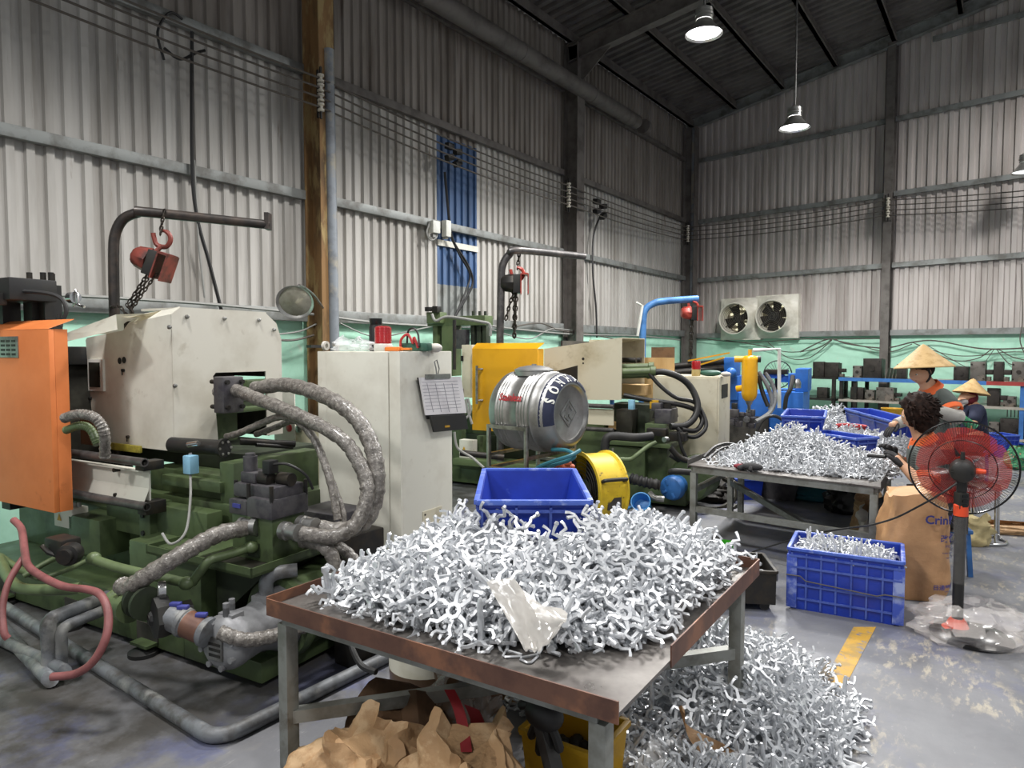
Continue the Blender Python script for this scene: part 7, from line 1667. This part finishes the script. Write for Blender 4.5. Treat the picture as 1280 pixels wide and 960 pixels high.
B().lathe([(.0, .075), (.05, .075), (.055, .07), (.055, .06)], hc, n_, 24, caps=False).done('front_badge', 'fan_orange', fn, W=True)
B().lathe([(.0, -.03), (.045, -.03), (.05, -.02), (.05, .03), (.0, .04)], hc, n_, 24).done('blade_hub', 'fan_red', fn, W=True)
for k in range(5):
    a0_ = k * 2 * math.pi / 5; rows = []
    for j in range(7):
        r_ = .045 + (.228 - .045) * j / 6; w0 = .38 + .34 * math.sin(min(1, j / 4.5) * math.pi / 2); row = []
        for i in range(7):
            t_ = i / 6 - .5; a = a0_ + t_ * 2 * w0 * (1 - .25 * max(0, j - 5)) + .12 * j / 6; row.append(fl(a, r_, t_ * .045 * (1 - .3 * j / 6)))
        rows.append(row)
    B().grid(rows, .0015).done('blade', 'fan_red', fn, W=True)
mb = hc - n_ * .075
B().lathe([(.0, -.1), (.035, -.098), (.055, -.085), (.062, -.06), (.064, .0), (.06, .004), (.0, .004)], mb, n_, 28).done('motor_housing', 'black', fn, W=True)
b = B()
for k in range(-4, 5): b.box(mb - n_ * .088 + sz_ * k * .011 + n_ * abs(k) * .0045, (2 * math.sqrt(.05 ** 2 - (k * .0105) ** 2), .02, .004), (0, 0, math.atan2(sx_.y, sx_.x)))
b.done('vent_fins', 'iron_dark', fn, W=True, kind='stuff')
B().lathe([(.0, .03), (.01, .03), (.012, 0), (.012, -.03)], mb + sz_ * .075 - n_ * .03, sz_, 12).done('oscillation_knob', 'black', fn, W=True)
B().lathe([(.0, .03), (.012, .028), (.016, .0), (.016, -.02)], mb + sx_ * .08 - n_ * .0, sx_, 14).done('lock_knob', 'fan_orange', fn, W=True)
px_ = V((fp.x, fp.y, 0)) - n_ * .03; zz = lambda y: 1.6 - (y - 437) / 850 * 3.83
b = B().box(px_ + V((0, 0, (zz(612) + zz(633)) / 2)), (.056, .06, zz(612) - zz(634)), (0, 0, YAW), .012); b.bar(px_ + V((0, 0, zz(612))), mb - sz_ * .03 - n_ * .02, .05, .04, .008); b.done('neck', 'black', fn, W=True)
for k in range(3): B().box(px_ - FW * .03 + V((0, 0, zz(616 + 6 * k))), (.03, .014, .014), (0, 0, YAW), .003).done('switch_button', 'black_gloss', fn, W=True)
B().lathe([(.024, zz(641)), (.036, zz(641)), (.036, zz(628)), (.03, zz(627)), (.024, zz(627))], px_, seg=24).done('collar_ring', 'fan_orange', fn, W=True)
B().lathe([(.0, .03), (.028, .03), (.028, zz(640)), (.0, zz(640))], px_, seg=20).done('pole', 'black', fn, W=True)
b = B(); pr = [(.0345 + .0018 * math.sin(k * 2.3) , zz(642) + (zz(725) - zz(642)) * k / 26) for k in range(27)]; b.lathe(pr, px_, seg=18, caps=False); b.done('pole_wrap', 'film_thin', fn, W=True)
B().lathe([(.0, .10), (.034, .10), (.045, .085), (.06, .05), (.075, .045), (.0, .045)], px_, seg=24).done('base_collar', 'fan_orange', fn, W=True)
bc_ = px_ + RT * .06 - V((FW.x, FW.y, 0)) * .03
B().lathe([(.0, .05), (.1, .05), (.17, .03), (.2, .012), (.2, 0), (.0, 0)], V((bc_.x, bc_.y, .004)), seg=36).done('base', 'black_gloss', fn, W=True)
b = B(); sackmesh(b, (0, 0, 0), .29, .22, .2, YAW, 77, rough=.045, top=.45, nz=12, na=44, power=2.2)
for v in b.b.verts: v.co += V((bc_.x, bc_.y, 0)) + RT * .02
b.done('plastic_wrap', 'film_clear', fn, W=True, label='clear plastic bag around the base', ang=30)
cable('extension_cable', path((1196, 604, 3.72), (1175, 618, 3.75), (1150, 632, 3.9), (1120, 647, 4.05), (1090, 656, 4.2), (1068, 659, 4.4), (1010, 668, 4.8), (985, 676, 5.0), (940, 690, 5.2)), .006, 'wire_black', 'thin black cord running from the fan to the floor at left')

# ================================================================== SACKS, STOOL FRAME, BINS AT RIGHT
sp = oz(1155, 752); sp += V((FW.x, FW.y, 0)) * .14
rzS = math.atan2(RT.y, RT.x) + R(-14)
t = thing('paper_sack', 'tall brown paper sack with blue lettering behind the pedestal fan', 'sack', sp, 0)
b = B(); vs = sackmesh(b, (0, 0, 0), .2, .15, .67, rzS, 101, rough=.008, top=.8, nz=30, na=52, power=3.4, crush=.02, lean=(-.0, .0)); top = vs[-1]; b.b.faces.new(top); b.done('bag', 'kraft_clean', t, ang=60)
uS = V((math.cos(rzS), math.sin(rzS), 0)); nS = V((math.sin(rzS), -math.cos(rzS), 0))
def onsack(px, py):                                                # photo spot -> position on the sack's front
    d = ray(px, py); pl_o = sp + nS * .155; tt_ = (pl_o - EY).dot(nS) / d.dot(nS); return EY + d * tt_ - sp
def sk(txt, size, px, py, mt='ink_blue', bold=.0):
    c_ = onsack(px, py)
    def f_(x, y):
        q = c_ + uS * x + V((0, 0, y)); a = q.dot(uS) / .205; q = q + nS * (-.155 * (1 - (max(0, 1 - abs(a) ** 3.4)) ** (1 / 3.4)) * .9 + .004); return tuple(q)
    lettering(txt, size, f_, mt, t, bold=bold)
sk('CrinK', .075, 1177, 651, bold=.002); sk('改性', .05, 1187, 675, bold=.001); sk('MODIFIED', .026, 1196, 685); sk('THERMOPLASTIC', .014, 1190, 693); sk('NET 25kg', .014, 1190, 699)
sk('日通塑胶', .036, 1182, 736, bold=.0005); sk('THERMAL', .012, 1187, 741)
s_ = sack('carton_bag', 'open carton and white bag standing behind the far table leg', oz(1088, 690) + V((.0, .15, 0)), .14, .13, .42, .5, 111, 'kraft', rough=.015, top=.9, power=4, crush=.03)
b = B(); sackmesh(b, oz(1092, 692) - V((s_.location)) + V((.02, .0, 0)), .12, .1, .33, .2, 113, rough=.02, top=.8, crush=.04); b.done('white_liner', 'white_bag', s_)
b = B(); sackmesh(b, oz(1108, 700) - V((s_.location)) + V((.0, .1, 0)), .1, .1, .36, .2, 115, rough=.015, top=.6); b.done('paper_folds', 'kraft_clean', s_)
sack('bag', 'small yellowish bag on the floor right of the pedestal fan pole', oz(1214, 684) + V((0, .1, 0)), .12, .09, .24, .4, 121, 'beige_bag', rough=.02, top=.8, crush=.03)
b = B(); sackmesh(b, oz(1258, 664), .42, .16, .075, YAW - .25, 131, rough=.03, top=.6, na=40); tag(b.done('flat_sack', 'kraft'), 'flattened brown paper sack on the floor at the right edge', 'sack')
sc_ = oz(1229, 676); t = thing('tube_stool', 'stool frame of bent steel tube behind the pedestal fan', 'stool', sc_, .2)
B().tube([(.16 * math.cos(k * math.pi / 16), .16 * math.sin(k * math.pi / 16), .012) for k in range(32)], .011, 8, closed=True).done('floor_ring', 'chrome', t)
for k in range(4):
    a = k * math.pi / 2 + .5; B().tube(sm([(.155 * math.cos(a), .155 * math.sin(a), .015), (.13 * math.cos(a), .13 * math.sin(a), .06), (.12 * math.cos(a), .12 * math.sin(a), .45)], 5), .011, 8).done('leg', 'chrome', t)
B().lathe([(.0, .45), (.15, .45), (.155, .46), (.15, .475), (.0, .48)], seg=28).done('seat', 'fan_red' if False else 'chrome', t)
for q_, z, h, lb in ((((1244, 545), (1264, 545), (1266, 541), (1247, 541)), .34, .34, 'blue bin standing behind the fan at the right edge'), (((1261, 559), (1282, 559), (1284, 553), (1264, 553)), .2, .2, 'lower blue bin in front at the right edge')):
    t, hw, hd = crate(lb, [oz(*p, z) for p in q_], z, h, .02); ribs(t, hw, hd, h, 4, 3, (h * .8,))
b = B(); sackmesh(b, oz(1280, 586), .2, .2, .3, .3, 141, rough=.02, top=.6); tag(b.done('cloth_bag', 'floral'), 'green and white patterned bag cut by the right edge', 'bag')
# ================================================================== THE CASTINGS AS OBJECTS
WORDS = {'near': ('star-shaped aluminium casting lying loose in the heap on the near table', 'castings heaped on the near table'),
         'floor': ('star-shaped aluminium casting lying loose in the heap on the floor', 'castings heaped on the floor'),
         'bag': ('star-shaped aluminium casting in the open bag at the bottom edge', 'castings spilling from the clear bag'),
         'crate': ('star-shaped aluminium casting in the tall ribbed blue crate', 'castings in the ribbed blue crate'),
         'trolley': ('star-shaped aluminium casting in the low black trolley box', 'castings in the black trolley box'),
         'far': ('star-shaped aluminium casting in the front heap on the far table', 'castings heaped on the far table'),
         'back': ('bright aluminium casting in the rear heap behind the blue crates', 'castings in the rear heap'),
         'mid': ('aluminium casting in the middle heap around the red basket', 'castings around the red basket')}
CAND.sort(key=lambda c: -c[0])
picked = {}
for s_, i, key in CAND[:292]: picked.setdefault(key, set()).add(i)
n_ = 0
for key, L_ in REST.items():
    lab, grp = WORDS[key]; vs, fs, off = [], [], 0
    for i, (k_, kd, M_) in enumerate(L_):
        if i in picked.get(key, ()):
            o = bpy.data.objects.new('casting', CM[kd]); COL.objects.link(o); o.matrix_world = M_
            tag(o, lab, 'casting', grp)
        else:
            co, pf = CV[kd]; m_ = np.array(M_); vs.append(co @ m_[:3, :3].T + m_[:3, 3]); fs += [tuple(a + off for a in f) for f in pf]; off += len(co)
    if key in CORES:
        cb = CORES[key].b; cb.verts.ensure_lookup_table(); cb.verts.index_update(); c0_ = np.array([v.co[:] for v in cb.verts]); vs.append(c0_); fs += [tuple(v.index + off for v in f.verts) for f in cb.faces if min(v.co.z for v in f.verts) > {'near': .715, 'floor': .03}.get(key, .69)]
    if not vs: continue
    me = bpy.data.meshes.new('casting_heap'); me.from_pydata(np.concatenate(vs), [], fs)
    me.polygons.foreach_set('use_smooth', [True] * len(me.polygons)); me.set_sharp_from_angle(angle=R(50))
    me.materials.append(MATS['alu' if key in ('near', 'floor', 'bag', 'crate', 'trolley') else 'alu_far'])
    o = bpy.data.objects.new('casting_heap', me); COL.objects.link(o)
    tag(o, {'near': 'mass of small aluminium castings heaped on the near table', 'floor': 'mass of small aluminium castings heaped on the floor', 'bag': 'mass of castings in the clear bag at the bottom edge',
            'crate': 'mass of castings filling the ribbed blue crate', 'trolley': 'mass of castings in the black trolley box', 'far': 'mass of castings heaped at the front of the far table',
            'back': 'bright mass of castings heaped behind the blue crates', 'mid': 'mass of castings heaped around the red basket'}[key], 'castings', kind='stuff')
